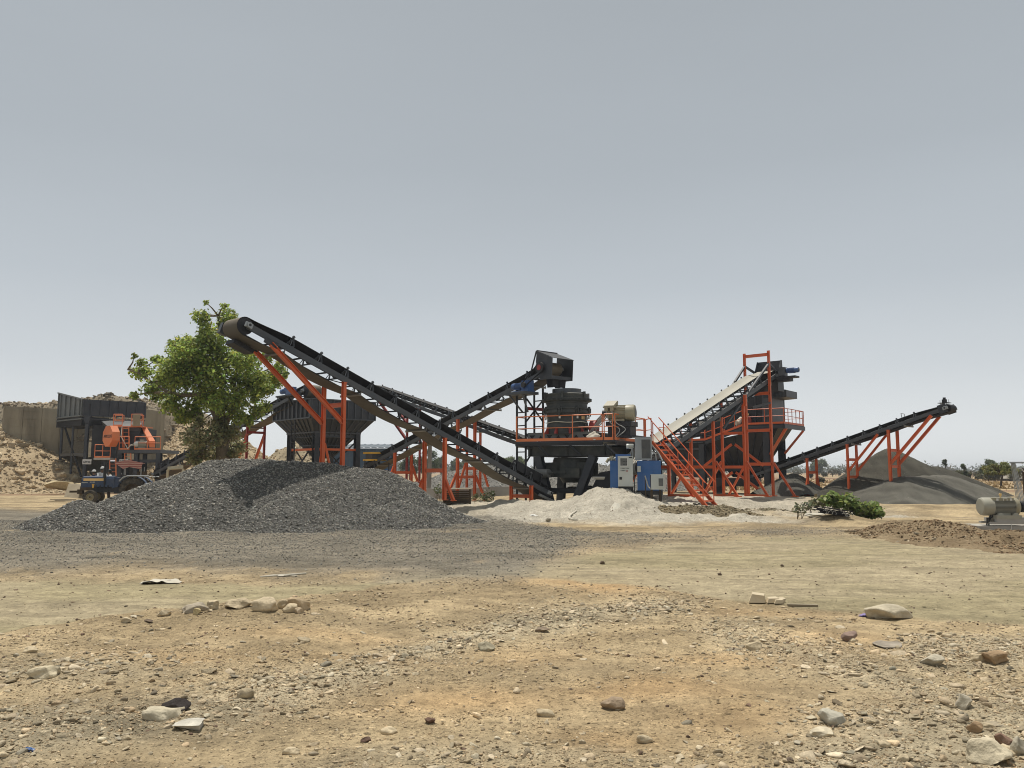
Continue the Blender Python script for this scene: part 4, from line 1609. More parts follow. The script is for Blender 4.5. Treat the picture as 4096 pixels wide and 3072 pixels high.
# ------------------------------------------------------------------ pale-belted conveyor to the screen
c6 = Conveyor('wide conveyor with pale new belt climbing to the screen', P(2566, 1872, 35.7), P(3106, 1502, 46.2), 1.28, True, .98, 'belt_white', idler_dx=.85, lift=.26, wing=.15, pr=.27, ret_drop=.15, sag=.06, skirt=False, rail_h=.22)
for base, zt, xb in (((2676, 1981), None, 1.2), ((2858, 1981), None, 1.2), ((2982, 1981), P(2975, 1582, 43.4).z, 1.3)):
    t, zb = post_x(c6, *base)
    pn, qn, pf, qf = c6.bent(t, zb - .05, zb - .05, cross=(P(base[0], 1868, c6.pt(t, 0, 0).y).z,), w=.13, h=.10)
    if zt:
        b = MB()
        b.ibeam(qn + c6.sd * .12 - UP * .3, V((qn.x, qn.y, zt)) + c6.sd * .12, .12, .16, c6.h)
        b.ibeam(V((pn.x, pn.y, P(base[0], 1732, pn.y).z)), V((pf.x, pf.y, P(base[0], 1732, pn.y).z)), .12, .15, c6.h)
        b.build('cross_beam', M['orange'], c6.root)
    for p, a in ((pn, 1), (pf, -1)):
        top = V((p.x, p.y, P(base[0], 1846, pn.y).z)) + c6.sd * a * .1
        ft = V((p.x, p.y, p.z)) + c6.sd * a * 1.25
        b = MB()
        b.ibeam(top, ft, .10, .11, c6.h)
        b.box(ft + UP * .02, (.3, .3, .05), c6.h, c6.sd)
        b.build('raking_strut', M['orange'], c6.root)
    b = MB()
    b.beam(pn + UP * .06, pn + c6.sd * 1.25 + UP * .06, .12, .1)
    b.build('sill_beam', M['orange'], c6.root)
# goalpost frame above the head
t, zb = post_x(c6, 3087, 1981)
gt = []
for a in (1, -1):
    q = c6.pt(t, a * (c6.w / 2 + .10), 0)
    p = V((q.x, q.y, zb - .05))
    z1 = P(3064, 1402, q.y).z if a > 0 else P(3064, 1402, c6.pt(t, c6.w / 2, 0).y).z - .05
    b = MB()
    b.ibeam(p, V((q.x, q.y, z1)), .12, .13, c6.h)
    b.box(p + UP * .02, (.34, .3, .04), c6.h, c6.sd)
    b.build('gantry_post', M['orange'], c6.root)
    gt.append((p, V((q.x, q.y, z1))))
for z in (gt[0][1].z - .22, P(3060, 1572, gt[0][0].y).z, P(3060, 1720, gt[0][0].y).z, P(3060, 1856, gt[0][0].y).z):
    b = MB()
    b.ibeam(V((gt[0][0].x, gt[0][0].y, z)), V((gt[1][0].x, gt[1][0].y, z)), .13, .17, c6.h)
    b.build('gantry_beam', M['orange'], c6.root)
for a, (p, q) in zip((1, -1), gt):
    for lo in (c6.pt(t - 2.6, a * c6.w / 2, .1), c6.pt(t + 1.5, a * c6.w / 2, .1)):
        b = MB()
        st = q - UP * .75
        if a > 0 and (lo - st).dot(c6.h) < 0:
            lo = st + (lo - st) * 2.1
        b.beam(st, lo, .11, .11)
        b.build('gantry_stay', M['steel'], c6.root)
    ft = V((p.x, p.y, p.z)) + c6.sd * a * 1.25
    b = MB()
    b.ibeam(V((p.x, p.y, P(3087, 1852, p.y).z)) + c6.sd * a * .1, ft, .10, .11, c6.h)
    b.box(ft + UP * .02, (.3, .3, .05), c6.h, c6.sd)
    b.build('raking_strut', M['orange'], c6.root)
q = gt[0][0]
b = MB()
b.beam(V((q.x, q.y, P(3000, 1640, q.y).z)) - c6.h * 2.3, gt[0][1] - UP * 3.0 - c6.h * .0, .12, .12)
b.build('gantry_stay', M['black'], c6.root)
# hood, gearbox and motor at the head
pc = c6.pt(c6.L, 0, 0)
H = c6.h


def hd(x, y, z):
    return pc + H * x + c6.sd * y + UP * z


b = MB()
hw = c6.w / 2 + .08
b.prism([hd(.75, -hw, -.9), hd(.75, hw, -.9), hd(.60, hw, .95), hd(.60, -hw, .95)], H * .02)
for a in (1, -1):
    b.prism([hd(-.05, a * hw, -.9), hd(.75, a * hw, -.9), hd(.60, a * hw, .95), hd(.42, a * hw, .95), hd(-.05, a * hw, .1)], c6.sd * a * .02)
b.build('head_hood', M['steel'], c6.root)
b = MB()
mc = hd(.0, hw + .30, .18)
b.box(mc, (.42, .40, .50), H, c6.sd)
b.build('gearbox', M['steel_light'], c6.root)
motor_parts(c6.root, mc + c6.sd * .95 + UP * .05, mc + c6.sd * .2 + UP * .05, .15, M['motor_blue'], 'drive_motor', box=False)
b = MB()
b.box(mc + c6.sd * .25 - UP * .34, (.6, 1.2, .10), H, c6.sd)
b.box(mc + c6.sd * .1 - UP * .48, (.5, .8, .18), H, c6.sd)
b.build('motor_shelf', M['black'], c6.root)
# ================================================================== surge hopper (middle, behind the stockpile conveyor)
def frame_of(theta):
    """right-near direction and away direction of a plan grid turned by theta degrees"""
    a = math.radians(theta)
    return V((math.cos(a), -math.sin(a), 0)), V((math.sin(a), math.cos(a), 0))


def hopper():
    E = V((math.cos(math.radians(42)), math.sin(math.radians(42)), 0))      # right-away face direction
    W = V((-math.sin(math.radians(42)), math.cos(math.radians(42)), 0))     # left-away face direction
    c = P(1246, 1594, 45.6)
    zt = c.z
    LE, LW = 4.25, 4.7
    zb = P(1246, 1670, 45.6).z
    c = V((c.x, c.y, 0))
    R = thing('feed_hopper', 'dark ribbed square surge hopper on legs behind the front conveyor', 'hopper', c + (E + W) * 2)

    def q(e, w, z):
        return c + E * e + W * w + UP * z
    t = .02
    b = MB()
    for (e0, w0, e1, w1) in ((0, 0, LE, 0), (0, 0, 0, LW), (LE, 0, LE, LW), (0, LW, LE, LW)):
        p0, p1 = q(e0, w0, 0), q(e1, w1, 0)
        d = (p1 - p0).normalized()
        b.prism([p0 + UP * zb, p1 + UP * zb, p1 + UP * zt, p0 + UP * zt], d.cross(UP) * t)
    b.build('side_plate', M['steel'], R)
    b = MB()
    for (e0, w0, e1, w1, n, out) in ((0, 0, LE, 0, 9, -W), (0, 0, 0, LW, 9, -E)):
        p0, p1 = q(e0, w0, 0), q(e1, w1, 0)
        for i in range(n + 1):
            m = p0.lerp(p1, i / n) + out * .05
            b.beam(m + UP * (zb + .03), m + UP * (zt - .03), .05, .08, E if out == -W else W)
        for z in (zb, zt):
            b.beam(p0 + out * .05 + UP * z, p1 + out * .05 + UP * z, .12, .07)
    b.build('stiffener_rib', M['steel_light'], R)
    # funnel
    b = MB()
    m = (LE / 2, LW / 2)
    zf = P(1240, 1830, 47).z
    s = .42
    top = [q(0.02, 0.02, zb - .03), q(LE - .02, 0.02, zb - .03), q(LE - .02, LW - .02, zb - .03), q(.02, LW - .02, zb - .03)]
    bot = [q(m[0] - s, m[1] - s, zf), q(m[0] + s, m[1] - s, zf), q(m[0] + s, m[1] + s, zf), q(m[0] - s, m[1] + s, zf)]
    b.add(top + bot, [(0, 1, 5, 4), (1, 2, 6, 5), (2, 3, 7, 6), (3, 0, 4, 7), (4, 5, 6, 7)])
    fn = b.build('funnel', M['steel'], R)
    b = MB()
    for i, j in ((0, 1), (3, 0)):
        for k in range(1, 9):
            f = k / 9
            a0, a1 = top[i].lerp(top[j], f), bot[i].lerp(bot[j], f)
            nn = (top[j] - top[i]).cross(bot[i] - top[i]).normalized()
            if nn.z > 0:
                nn = -nn
            b.beam(a0 + nn * .03, a1 + nn * .03, .04, .06)
        for f in (.33, .66):
            nn = (top[j] - top[i]).cross(bot[i] - top[i]).normalized()
            if nn.z > 0:
                nn = -nn
            b.beam(top[i].lerp(bot[i], f) + nn * .04, top[j].lerp(bot[j], f) + nn * .04, .05, .08)
    b.build('funnel_rib', M['steel_light'], fn)
    # legs and ring beams
    i0 = .75
    cor = [(i0, i0), (LE - i0, i0), (LE - i0, LW - i0), (i0, LW - i0)]
    for e, w in cor:
        b = MB()
        b.ibeam(q(e, w, 0), q(e, w, zb - .35), .3, .3, E)
        b.box(q(e, w, zb - .3), (.5, .5, .12), E, W)
        b.build('leg', M['steel'], R)
    zr = P(1300, 1735, 46).z
    for i in range(4):
        a, d = cor[i], cor[(i + 1) % 4]
        b = MB()
        b.ibeam(q(*a, zr), q(*d, zr), .2, .3, E if i % 2 else W)
        b.build('ring_beam', M['steel_light'], R)
    for i, z0 in ((3, 1.0), (0, 1.0)):
        a, d = cor[i], cor[(i + 1) % 4]
        b = MB()
        b.beam(q(*a, z0), q(*d, zr - .3), .07, .07)
        b.beam(q(*a, zr - .3), q(*d, z0), .06, .06)
        b.build('cross_brace', M['black'], R)
    b = MB()
    for i in (0, 3):
        a, d = cor[i], cor[(i + 1) % 4]
        zz = P(1250, 1795, 46).z
        b.cyl(q(*a, zz), q(*d, zz), .075, n=12)
    b.build('brace_pipe', M['orange'], R)
    b = MB()
    mp = q(LE * .30, i0 - .1, 0)
    for sg in (-1, 1):
        b.beam(V((mp.x, mp.y, P(1190, 1770, 46).z)), V((mp.x, mp.y, .6)) + E * sg * .75, .12, .12)
    b.build('spreader_leg', M['orange'], R)
    ladder(R, q(-.25, i0 + .9, 0.3), q(-.25, i0 + .9, zb - .1), W, .42, .33, M['black'], .03)
    # vibrating feeder below
    fd = q(m[0], m[1], zf - .25)
    return R, q(m[0], m[1], zf)


HOP, HOPC = hopper()

# yellow vibrating feeder in front of the hopper outlet
fy = P(1512, 1835, 46.8)
R = thing('vibrating_feeder', 'yellow topped vibrating feeder at the foot of the crossing conveyor', 'feeder', V((fy.x, fy.y, 0)))
b = MB()
X, Y = c2.h, c2.sd
for z, s in ((P(1480, 1812, 46.8).z, 1.0), (P(1480, 1840, 46.8).z, 1.0)):
    for a in (-1, 1):
        b.beam(V((fy.x, fy.y, z)) + Y * .5 * a - X * .75, V((fy.x, fy.y, z)) + Y * .5 * a + X * .05, .05, .1)
    for a in (-.75, .05):
        b.beam(V((fy.x, fy.y, z)) + X * a - Y * .53, V((fy.x, fy.y, z)) + X * a + Y * .53, .06, .1)
b.build('feeder_frame', M['yellow'], R)
b = MB()
b.box(V((fy.x, fy.y, P(1480, 1827, 46.8).z)) - X * .35, (.7, .8, .36), X, Y)
b.build('feeder_body', M['steel_light'], R)
b = MB()
for a in (-.6, .4):
    for c in (-1, 1):
        b.beam(V((fy.x, fy.y, .0)) + X * a + Y * .5 * c, V((fy.x, fy.y, P(1480, 1842, 46.8).z)) + X * a + Y * .5 * c, .08, .08)
b.build('feeder_leg', M['steel'], R)

# ================================================================== cone crusher on its stand
E, N_ = frame_of(28)
NC = P(2411, 1758, 35.0)
DZ = NC.z                       # deck level
O = V((NC.x, NC.y, 0))
DW, DD = 4.28, 4.1
ch = .42                        # chamfer panel at the near corner


def dk(e, n, z=0.0):
    """point on the deck: e along the front edge from the near corner (negative = left), n away"""
    return O + E * e + N_ * n + UP * z


STAND = thing('crusher_stand', 'raised crusher platform with orange railings on splayed dark legs', 'platform', dk(-2, 2, Gz(2.5, 37)))
b = MB()
b.prism([dk(-DW, 0, DZ - .10), dk(0, 0, DZ - .10), dk(.55, .12, DZ - .10), dk(.60, DD, DZ - .10), dk(-DW, DD, DZ - .10)], UP * .07)
b.build('deck_plate', M['steel'], STAND)
b = MB()
for p, q in ((dk(-DW, 0), dk(0, 0)), (dk(.55, .12), dk(.60, DD)), (dk(-DW, 0), dk(-DW, DD)), (dk(-DW, DD), dk(.6, DD))):
    b.beam(p + UP * (DZ - .17), q + UP * (DZ - .17), .08, .13)
b.build('deck_edge', M['black'], STAND)
rz = DZ - .02
H1 = P(2411, 1656, 35.0).z - rz
for pts, st in (([dk(-DW, .03, rz), dk(-.03, .03, rz)], 1.4), ([dk(.06, .03, rz), dk(.43, .10, rz)], .5), ([dk(.52, .14, rz), dk(.56, DD - .05, rz)], 1.35), ([dk(-DW + .02, .05, rz), dk(-DW + .02, 1.0, rz)], 1.0), ([dk(-2.6, DD - .02, rz), dk(.5, DD - .02, rz)], 1.5)):
    railing(STAND, pts, H1, st, M['orange_pale'], r=.024)
# heavy base frame (triangular cut-outs are real recesses between plates)
b = MB()
fz0, fz1 = DZ + .02, DZ + .36
x0, x1 = -DW + .42, -.32
b.box(dk((x0 + x1) / 2, 1.75, (fz0 + fz1) / 2), (x1 - x0 - .06, 2.65, fz1 - fz0 - .04), E, N_)
b.build('base_frame', M['black'], STAND)
b = MB()
yy = .38
nt = 8
wcell = (x1 - x0) / nt
for i in range(nt):
    l, r = x0 + i * wcell, x0 + (i + 1) * wcell
    m = (l + r) / 2
    g = wcell * .34
    z0, z1 = fz0 + .05, fz1 - .09
    up = i % 2
    if up:
        tri = [(m - g, z0), (m + g, z0), (m, z1)]
    else:
        tri = [(m, z0), (m + g, z1), (m - g, z1)]
    ring = [(l, fz0), (r, fz0), (r, fz1), (l, fz1)]
    fr = [dk(x, yy, z) for x, z in ring] + [dk(x, yy, z) for x, z in tri]
    if up:
        fs = [(0, 1, 5, 4), (1, 2, 6, 5), (2, 3, 6), (3, 0, 4, 6)]
    else:
        fs = [(0, 1, 4), (1, 2, 5, 4), (2, 3, 6, 5), (3, 0, 4, 6)]
    b.add(fr, fs)
    bk = [p + N_ * .03 for p in fr[4:]]
    b.add(fr[4:] + bk, [(0, 1, 4, 3), (1, 2, 5, 4), (2, 0, 3, 5)])
b.box(dk((x0 + x1) / 2, yy + .10, fz1 + .013), (x1 - x0, .24, .025), E, N_)
b.build('frame_plate', M['frame_grey'], STAND)
# beams below the deck
b = MB()
for n in (.55, 3.3):
    b.ibeam(dk(-DW + .35, n, DZ - .47), dk(.2, n, DZ - .47), .24, .46, N_)
for e in (-DW + .5, -1.9, -.1):
    b.ibeam(dk(e, .45, DZ - .50), dk(e, 3.5, DZ - .50), .22, .40, E)
b.build('support_beam', M['crusher'], STAND)
b = MB()
for e in (-3.2, -1.6, 0.1):
    b.beam(dk(e, -.0, DZ - .2), dk(e + .35, .5, DZ - .68), .07, .07)
b.build('knee_brace', M['steel'], STAND)
for e, n, oe, on in ((-.65, .55, -.95, -.25), (-3.4, .55, .75, -.1), (-.55, 3.3, .6, .3), (-3.4, 3.3, -.3, .3)):
    ft = dk(e + oe, n + on)
    ft.z = Gz(ft.x, ft.y) - .35
    b = MB()
    b.ibeam(ft, dk(e, n, DZ - .70), .34, .36, E)
    b.build('leg', M['steel'], STAND)
b = MB()
b.beam(dk(-3.2, .6, .78), dk(-1.5, .5, .72), .12, .2)
b.build('tie_beam', M['black'], STAND)
# discharge chute below
b = MB()
cc = dk(-2.15, 1.8)
b.lathe(cc, [(.95, DZ - .75), (1.0, DZ - .9), (1.0, DZ - 1.35), (.85, DZ - 1.4), (.55, DZ - 1.9)], 28)
b.box(cc + UP * (DZ - 1.6), (3.4, 1.7, .10), E, N_)
for a in (-1, 1):
    b.prism([cc + E * 1.5 * a - N_ * .8 + UP * (DZ - 1.0), cc + E * 1.5 * a - N_ * .8 + UP * (DZ - 1.6), cc - E * .2 * a - N_ * .8 + UP * (DZ - 1.65), cc + E * .2 * a - N_ * .8 + UP * (DZ - .95)], N_ * .04)
b.box(cc - N_ * .85 + UP * (DZ - 1.25), (2.6, .06, .55), E, N_)
b.build('discharge_chute', M['crusher'], STAND)
b = MB()
b.cyl(dk(-3.55, .1, DZ - 1.47), dk(-2.55, -.1, DZ - 1.47), .19, n=22)
b.build('tail_drum', M['mesh_dark'], STAND)
b = MB()
b.cyl(dk(-2.55, -.1, DZ - 1.47), dk(-2.30, -.14, DZ - 1.47), .06, n=10)
b.box(dk(-2.05, -.12, DZ - 1.42), (.6, .1, .07), E, N_)
b.box(dk(-1.7, .3, DZ - 1.45), (.95, .12, .42), E, N_)
b.build('take_up', M['crusher'], STAND)
# dark loading skirt and undersize chute near the cabinets
b = MB()
b.prism([dk(-1.0, .5, .35), dk(.6, .3, .35), dk(.6, .3, 1.7), dk(-.4, .5, 1.55)], N_ * 1.2)
b.build('side_chute', M['black'], STAND)
b = MB()
b.plate([dk(-.55, .1, 1.36), dk(.05, .1, 1.36), dk(-.05, .25, 1.26), dk(-.45, .25, 1.26)], .03)
b.build('chute_lip', M['white'], STAND)

# --- the crusher itself
CC = V((P(2268, 1700, 37.0).x, 37.0, 0))
Z = lambda row, y=36.2: P(2268, row, y).z
CR = thing('cone_crusher', 'dark round cone crusher with ring flanges on the railed platform', 'crusher', CC + UP * fz1)
zb0 = fz1 - .05
r_ = lambda px: px / 2.37 * 37 / 3200 / 2
b = MB()
b.lathe(CC, [(r_(385), zb0), (r_(385), Z(1700)), (r_(375), Z(1692)), (r_(375), Z(1664)), (r_(390), Z(1660)), (r_(390), Z(1650))], 56)
b.build('lower_shell', M['crusher'], CR)
b = MB()
b.lathe(CC, [(r_(395), Z(1652)), (r_(445), Z(1651)), (r_(445), Z(1642)), (r_(430), Z(1641)), (r_(430), Z(1636)), (r_(450), Z(1635)), (r_(450), Z(1629)), (r_(390), Z(1628))], 56)
b.build('main_flange', M['crusher'], CR)
b = MB()
b.lathe(CC, [(r_(388), Z(1629)), (r_(388), Z(1612)), (r_(402), Z(1611)), (r_(402), Z(1604)), (r_(388), Z(1603)), (r_(388), Z(1599))], 56)
b.build('bowl', M['crusher'], CR)
b = MB()
prof = []
n = 130
vs, rr = [], r_(465)
z0, z1 = Z(1601), Z(1592)
b.lathe(CC, [(r_(440), z0 - .03), (rr - .02, z0), (rr - .02, z1), (r_(420), z1 + .02)], 64)
for i in range(110):
    a = 2 * math.pi * i / 110
    d = V((math.cos(a), math.sin(a), 0))
    b.box(CC + d * rr + UP * (z0 + z1) / 2, (.035, .03, z1 - z0), d, UP.cross(d))
b.build('adjustment_ring', M['crusher'], CR)
b = MB()
b.lathe(CC, [(r_(425), Z(1593)), (r_(418), Z(1580)), (r_(425), Z(1577)), (r_(425), Z(1574)), (r_(400), Z(1571)), (r_(290), Z(1569))], 56)
b.build('cap_ring', M['crusher'], CR)
b = MB()
zt, zl = Z(1551), Z(1571)
b.lathe(CC, [(r_(276), zl - .05), (r_(276), zt), (r_(266), zt), (r_(262), zl - .04)], 56)
b.build('feed_ring', M['steel_light'], CR)
for k in range(6):
    a = math.radians(-105 + 60 * k)
    d = V((math.cos(a), math.sin(a), 0))
    t_ = UP.cross(d)
    b = MB()
    b.box(CC + d * (r_(425) + .02) + UP * (Z(1581)), (.09, .09, .36), d, t_)
    b.box(CC + d * (r_(425) - .03) + UP * (Z(1570)), (.14, .15, .08), d, t_)
    b.build('clamp_lug', M['crusher'], CR)
for k in range(8):
    a = math.radians(-112 + 45 * k)
    d = V((math.cos(a), math.sin(a), 0))
    t_ = UP.cross(d)
    b = MB()
    b.box(CC + d * (r_(440) + .0) + UP * Z(1636), (.10, .07, .26), d, t_)
    for q in (-.11, .11):
        b.box(CC + d * (r_(440) + .01) + t_ * q + UP * Z(1640), (.09, .035, .20), d, t_)
    b.cyl(CC + d * (r_(440) + .05) + UP * Z(1652), CC + d * (r_(440) + .05) + UP * Z(1664), .035, n=10)
    b.build('tramp_cylinder', M['crusher'], CR)
    b = MB()
    b.cyl(CC + d * (r_(430)) + UP * Z(1662), CC + d * (r_(430)) + UP * Z(1674), .045, n=10)
    b.build('piston_rod', M['white'], CR)
for k in range(4):
    a = math.radians(-158 + 36 * k)
    d = V((math.cos(a), math.sin(a), 0))
    t_ = UP.cross(d)
    b = MB()
    p = CC + d * r_(390)
    b.prism([p + t_ * .03 + UP * zb0, p + d * .20 + t_ * .03 + UP * zb0, p + d * .06 + t_ * .03 + UP * (zb0 + .26), p + t_ * .03 + UP * (zb0 + .30)], -t_ * .09)
    b.build('base_gusset', M['red'], CR)
b = MB()
ring = [CC + V((math.cos(a), math.sin(a), 0)) * r_(400) + UP * (Z(1688) + .02 * math.sin(a * 5)) for a in np.linspace(math.radians(-190), math.radians(-5), 24)]
b.tube(ring, .02, 6)
b.build('oil_pipe', M['cloth'], CR)
b = MB()
for q in (0, .13):
    a = math.radians(-42)
    d = V((math.cos(a), math.sin(a), 0))
    t_ = UP.cross(d)
    b.box(CC + d * (r_(390) + .004) + t_ * (q - .1) + UP * Z(1670), (.01, .085, .15), d, t_)
b.build('rating_plate', M['stripe'], CR)
# countershaft housing and big red pulley
sh = dk(-1.25, 1.15, DZ + .60)
b = MB()
b.cyl(CC + UP * (DZ + .60), sh, .27, n=24)
b.lathe(sh - E * .1, [(.36, -.05), (.36, .06)], 24, E)
b.cyl(sh, sh + E * .35, .09, n=14)
b.build('countershaft_box', M['crusher'], CR)
pu = sh + E * .38
b = MB()
b.lathe(pu, [(.29, -.15), (.31, -.14), (.31, .14), (.29, .15)], 30, E)
b.build('driven_pulley', M['red'], CR)
b = MB()
b.box(sh - E * .25 + UP * .55 + N_ * .1, (.28, .25, .5), E, N_)
b.build('oil_breather', M['black'], CR)
# motor on a raised stand, cream coloured
mp0 = P(2540, 1651, 35.35)
md = (E * .97 + N_ * .12).normalized()
mp1 = mp0 - md * 1.25
mot = motor_parts(CR, mp0, mp1, .36, M['cream'], 'main_motor', box=False)
b = MB()
tb = mp0 - md * .98 + UP * .42 - N_ * .14
b.prism([tb - md * .28 - N_ * .30 - UP * .10, tb - md * .28 - N_ * .28 - UP * .2, tb - md * .28 + N_ * .20 - UP * .2, tb - md * .25 + N_ * .20 + UP * .10, tb - md * .25 + N_ * .10 + UP * .14], md * .46)
b.build('terminal_box', M['cream'], mot)
b = MB()
for q in (-.16, .10):
    b.box(tb + md * q - N_ * .28 - UP * .24, (.15, .12, .2), md, N_)
b.box(tb - N_ * .26 - UP * .17, (.62, .1, .06), md, N_)
b.build('cable_gland', M['cream'], mot)
b = MB()
b.box(mp0 - md * .6 - UP * .50, (1.15, .85, .22), md, N_)
b.box(mp0 - md * .6 - UP * .82, (1.0, .75, .44), md, N_)
for q in (-.45, .45):
    b.beam(mp0 - md * (.6 + q) - UP * 1.02 - N_ * .35, mp0 - md * (.6 + q) - UP * .4 - N_ * .35, .08, .08)
b.box(mp0 - md * .65 - UP * 1.06, (1.7, 1.1, .08), md, N_)
b.build('motor_base', M['black'], CR)
pm = mp1 - md * .05
b = MB()
b.lathe(pm, [(.17, -.16), (.17, .16)], 24, md)
b.build('drive_pulley', M['black'], CR)
b = MB()
dv = pu - pm
nv = dv.normalized().cross(md).normalized()
for sg in (1, -1):
    for k in (-.12, -.04, .04, .12):
        b.beam(pm + nv * sg * .17 + md * k, pu + nv * sg * .31 + md * k, .045, .03, md)
b.build('drive_belt', M['cable'], CR)
b = MB()
for o in (-.05, .05):
    a0 = tb + md * (-.16 if o < 0 else .1) - N_ * .3 - UP * .3
    pts = [a0, a0 - UP * .25 + md * .04 - N_ * .05, a0 - UP * .6 + md * .25 - N_ * .10, a0 - UP * .88 + md * .62 - N_ * .06, dk(.45, .35 + o, DZ + .05), dk(.62, 1.0 + o, DZ + .0)]
    sm = []
    for i in range(len(pts) - 1):
        for f in np.linspace(0, 1, 5)[:-1]:
            p0, p1, p2, p3 = pts[max(i - 1, 0)], pts[i], pts[i + 1], pts[min(i + 2, len(pts) - 1)]
            f = float(f)
            sm.append(.5 * ((2 * p1) + (p2 - p0) * f + (2 * p0 - 5 * p1 + 4 * p2 - p3) * f * f + (3 * p1 - p0 - 3 * p2 + p3) * f ** 3))
    sm.append(pts[-1])
    b.tube(sm, .022, 6)
b.build('power_cable', M['cable'], CR)

# bundle of sacking on the deck
def sack(name, c, size, seed, mat, label, cat, flat=.6, ax=(1, 0, 0)):
    rng = np.random.default_rng(seed)
    v, f = ICO[3]
    v = v.copy()
    for k in range(14):
        d = rng.normal(0, 1, 3)
        d /= np.linalg.norm(d)
        w = np.sin(v @ d * rng.uniform(4, 9) + rng.uniform(0, 6))
        v *= (1 + .05 * w)[:, None]
    v[:, 2] = np.maximum(v[:, 2], -.55)
    v *= np.array(size)[None]
    v[:, 2] -= v[:, 2].min()
    a = math.atan2(ax[1], ax[0])
    x = v[:, 0] * math.cos(a) - v[:, 1] * math.sin(a)
    y = v[:, 0] * math.sin(a) + v[:, 1] * math.cos(a)
    v = np.stack([x, y, v[:, 2]], -1) + np.array(c)[None]
    o = npmesh(name, v, f.ravel(), np.full(len(f), 3), mat, None, smooth=True, loc=c)
    return tag(o, label, cat)


sack('cloth_bundle', dk(-.50, .22, DZ - .03), (.30, .18, .22), 3, M['cloth'], 'crumpled pale cloth bundle lying on the crusher platform edge', 'cloth', ax=E)

# ================================================================== stairs
T0, T1 = P(2606, 1768, 36.4), P(2830, 2034, 34.2)
sdir = V((T1.x - T0.x, T1.y - T0.y, 0)).normalized()
swid = V((-sdir.y, sdir.x, 0))            # away, to the right stringer
if swid.x < 0:
    swid = -swid
SW = .78
ST = thing('staircase', 'steep orange steel stairs with handrails leading up to the crusher platform', 'stairs', V((T1.x, T1.y, T1.z)))
for a in (0, SW):
    b = MB()
    b.beam(T0 + swid * a, T1 + swid * a - UP * .02, .05, .15)
    for e in (-1, 1):
        d = (T1 - T0).normalized()
        nn = swid.cross(d)
        b.beam(T0 + swid * (a + (.03 if a == 0 else -.03)) + nn * .072 * e, T1 + swid * (a + (.03 if a == 0 else -.03)) + nn * .072 * e, .07, .012, swid)
    b.build('stringer', M['orange'], ST)
NS = 13
for i in range(NS):
    f = (i + .6) / NS
    c = T0.lerp(T1, f) + swid * SW / 2
    b = MB()
    b.box(c, (.20, SW - .055, .035), sdir, swid)
    b.box(c + sdir * .10 - UP * .015, (.012, SW - .06, .06), sdir, swid)
    b.build('step', M['orange'], ST)
hr = .98
for a in (.0, SW):
    b = MB()
    q0, q1 = T0 + swid * a - sdir * .03, T1 + swid * a
    for f in (.04, .5, .93):
        p = q0.lerp(q1, f)
        b.cyl(p, p + UP * hr, .022, n=8)
    b.cyl(q0 + UP * (hr + .06) - sdir * .15 + UP * .12, q0.lerp(q1, .96) + UP * hr, .024, n=8)
    b.cyl(q0 + UP * (hr * .5), q0.lerp(q1, .97) + UP * hr * .48, .018, n=8)
    b.build('handrail', M['orange'], ST)
b = MB()
lp = T0 - sdir * .02
b.prism([lp - UP * .06, lp + swid * SW - UP * .06, lp + swid * SW - sdir * 1.0 - UP * .06, lp - sdir * 1.0 - UP * .06], UP * .05)
b.build('landing', M['steel'], ST)
railing(ST, [dk(.62, DD - .1, DZ), T0 + swid * .0 - UP * .0], 1.08, 1.4, M['orange'])

# ================================================================== cabinets on the sand mound
SX, SY = frame_of(-4)
CABX, CABY = V((.992, -.12, 0)), V((.12, .992, 0))


def cab_base(px, row, y):
    return P(px, row, y)


c = P(2503, 1946, 32.6)
w, h, d = 59 * 32.6 / F, 120 * 32.6 / F, .38
CB = thing('control_cabinet', 'pale grey control cabinet with a display window and rows of buttons', 'cabinet', c)
b = MB()
b.box(c + UP * h / 2 + CABY * d / 2, (w, d, h), CABX, CABY)
b.build('cabinet_body', M['cab'], CB)
b = MB()
b.box(c + UP * h / 2 - CABY * .012, (w - .02, .024, h - .02), CABX, CABY)
door = b.build('door', M['cab'], CB)


def on(u, v, o=.026):
    return c + CABX * (u - .5) * w + UP * v * h - CABY * o


b = MB()
for (u0, v0, u1, v1) in ((.12, .66, .66, .685), (.12, .93, .66, .955), (.12, .685, .16, .93), (.62, .685, .66, .93)):
    p = (on(u0, v0) + on(u1, v1)) / 2 - CABY * .01
    b.box(p, ((u1 - u0) * w, .03, (v1 - v0) * h), CABX, CABY)
b.build('display_frame', M['sign'], door)
b = MB()
b.box((on(.16, .685) + on(.62, .93)) / 2, (.46 * w, .012, .245 * h), CABX, CABY)
b.build('display', M['mesh_dark'], door)
b = MB()
for i in range(3):
    for j in range(2):
        b.box(on(.36 + .10 * i, .73 + .09 * j, .036), (.03, .012, .022), CABX, CABY)
b.build('gauge', M['ink'], door)
for j, (v, n) in enumerate(((.60, 7), (.52, 4))):
    for i in range(n):
        b = MB()
        b.cyl(on(.20 + .085 * i, v, .02), on(.20 + .085 * i, v, .05), .016, n=10)
        b.build('button', M['ink'], door)
b = MB()
b.cyl(on(.60, .51, .02), on(.60, .51, .06), .03, n=14)
b.build('stop_button', M['red'], door)
b = MB()
b.box(on(.17, .27, .032), (.10, .02, .11), CABX, CABY)
b.box(on(.84, .955, .03), (.13, .016, .05), CABX, CABY)
b.build('name_plate', M['ink'], door)
b = MB()
b.box(c + CABX * (w / 2 + .01) + CABY * d * .5 + UP * h * .33, (.03, .14, .16), CABX, CABY)
b.build('side_lock', M['mesh_dark'], CB)
b = MB()
b.box(c - UP * .25 + CABY * d / 2, (w * 1.0, d * .9, .5), CABX, CABY)
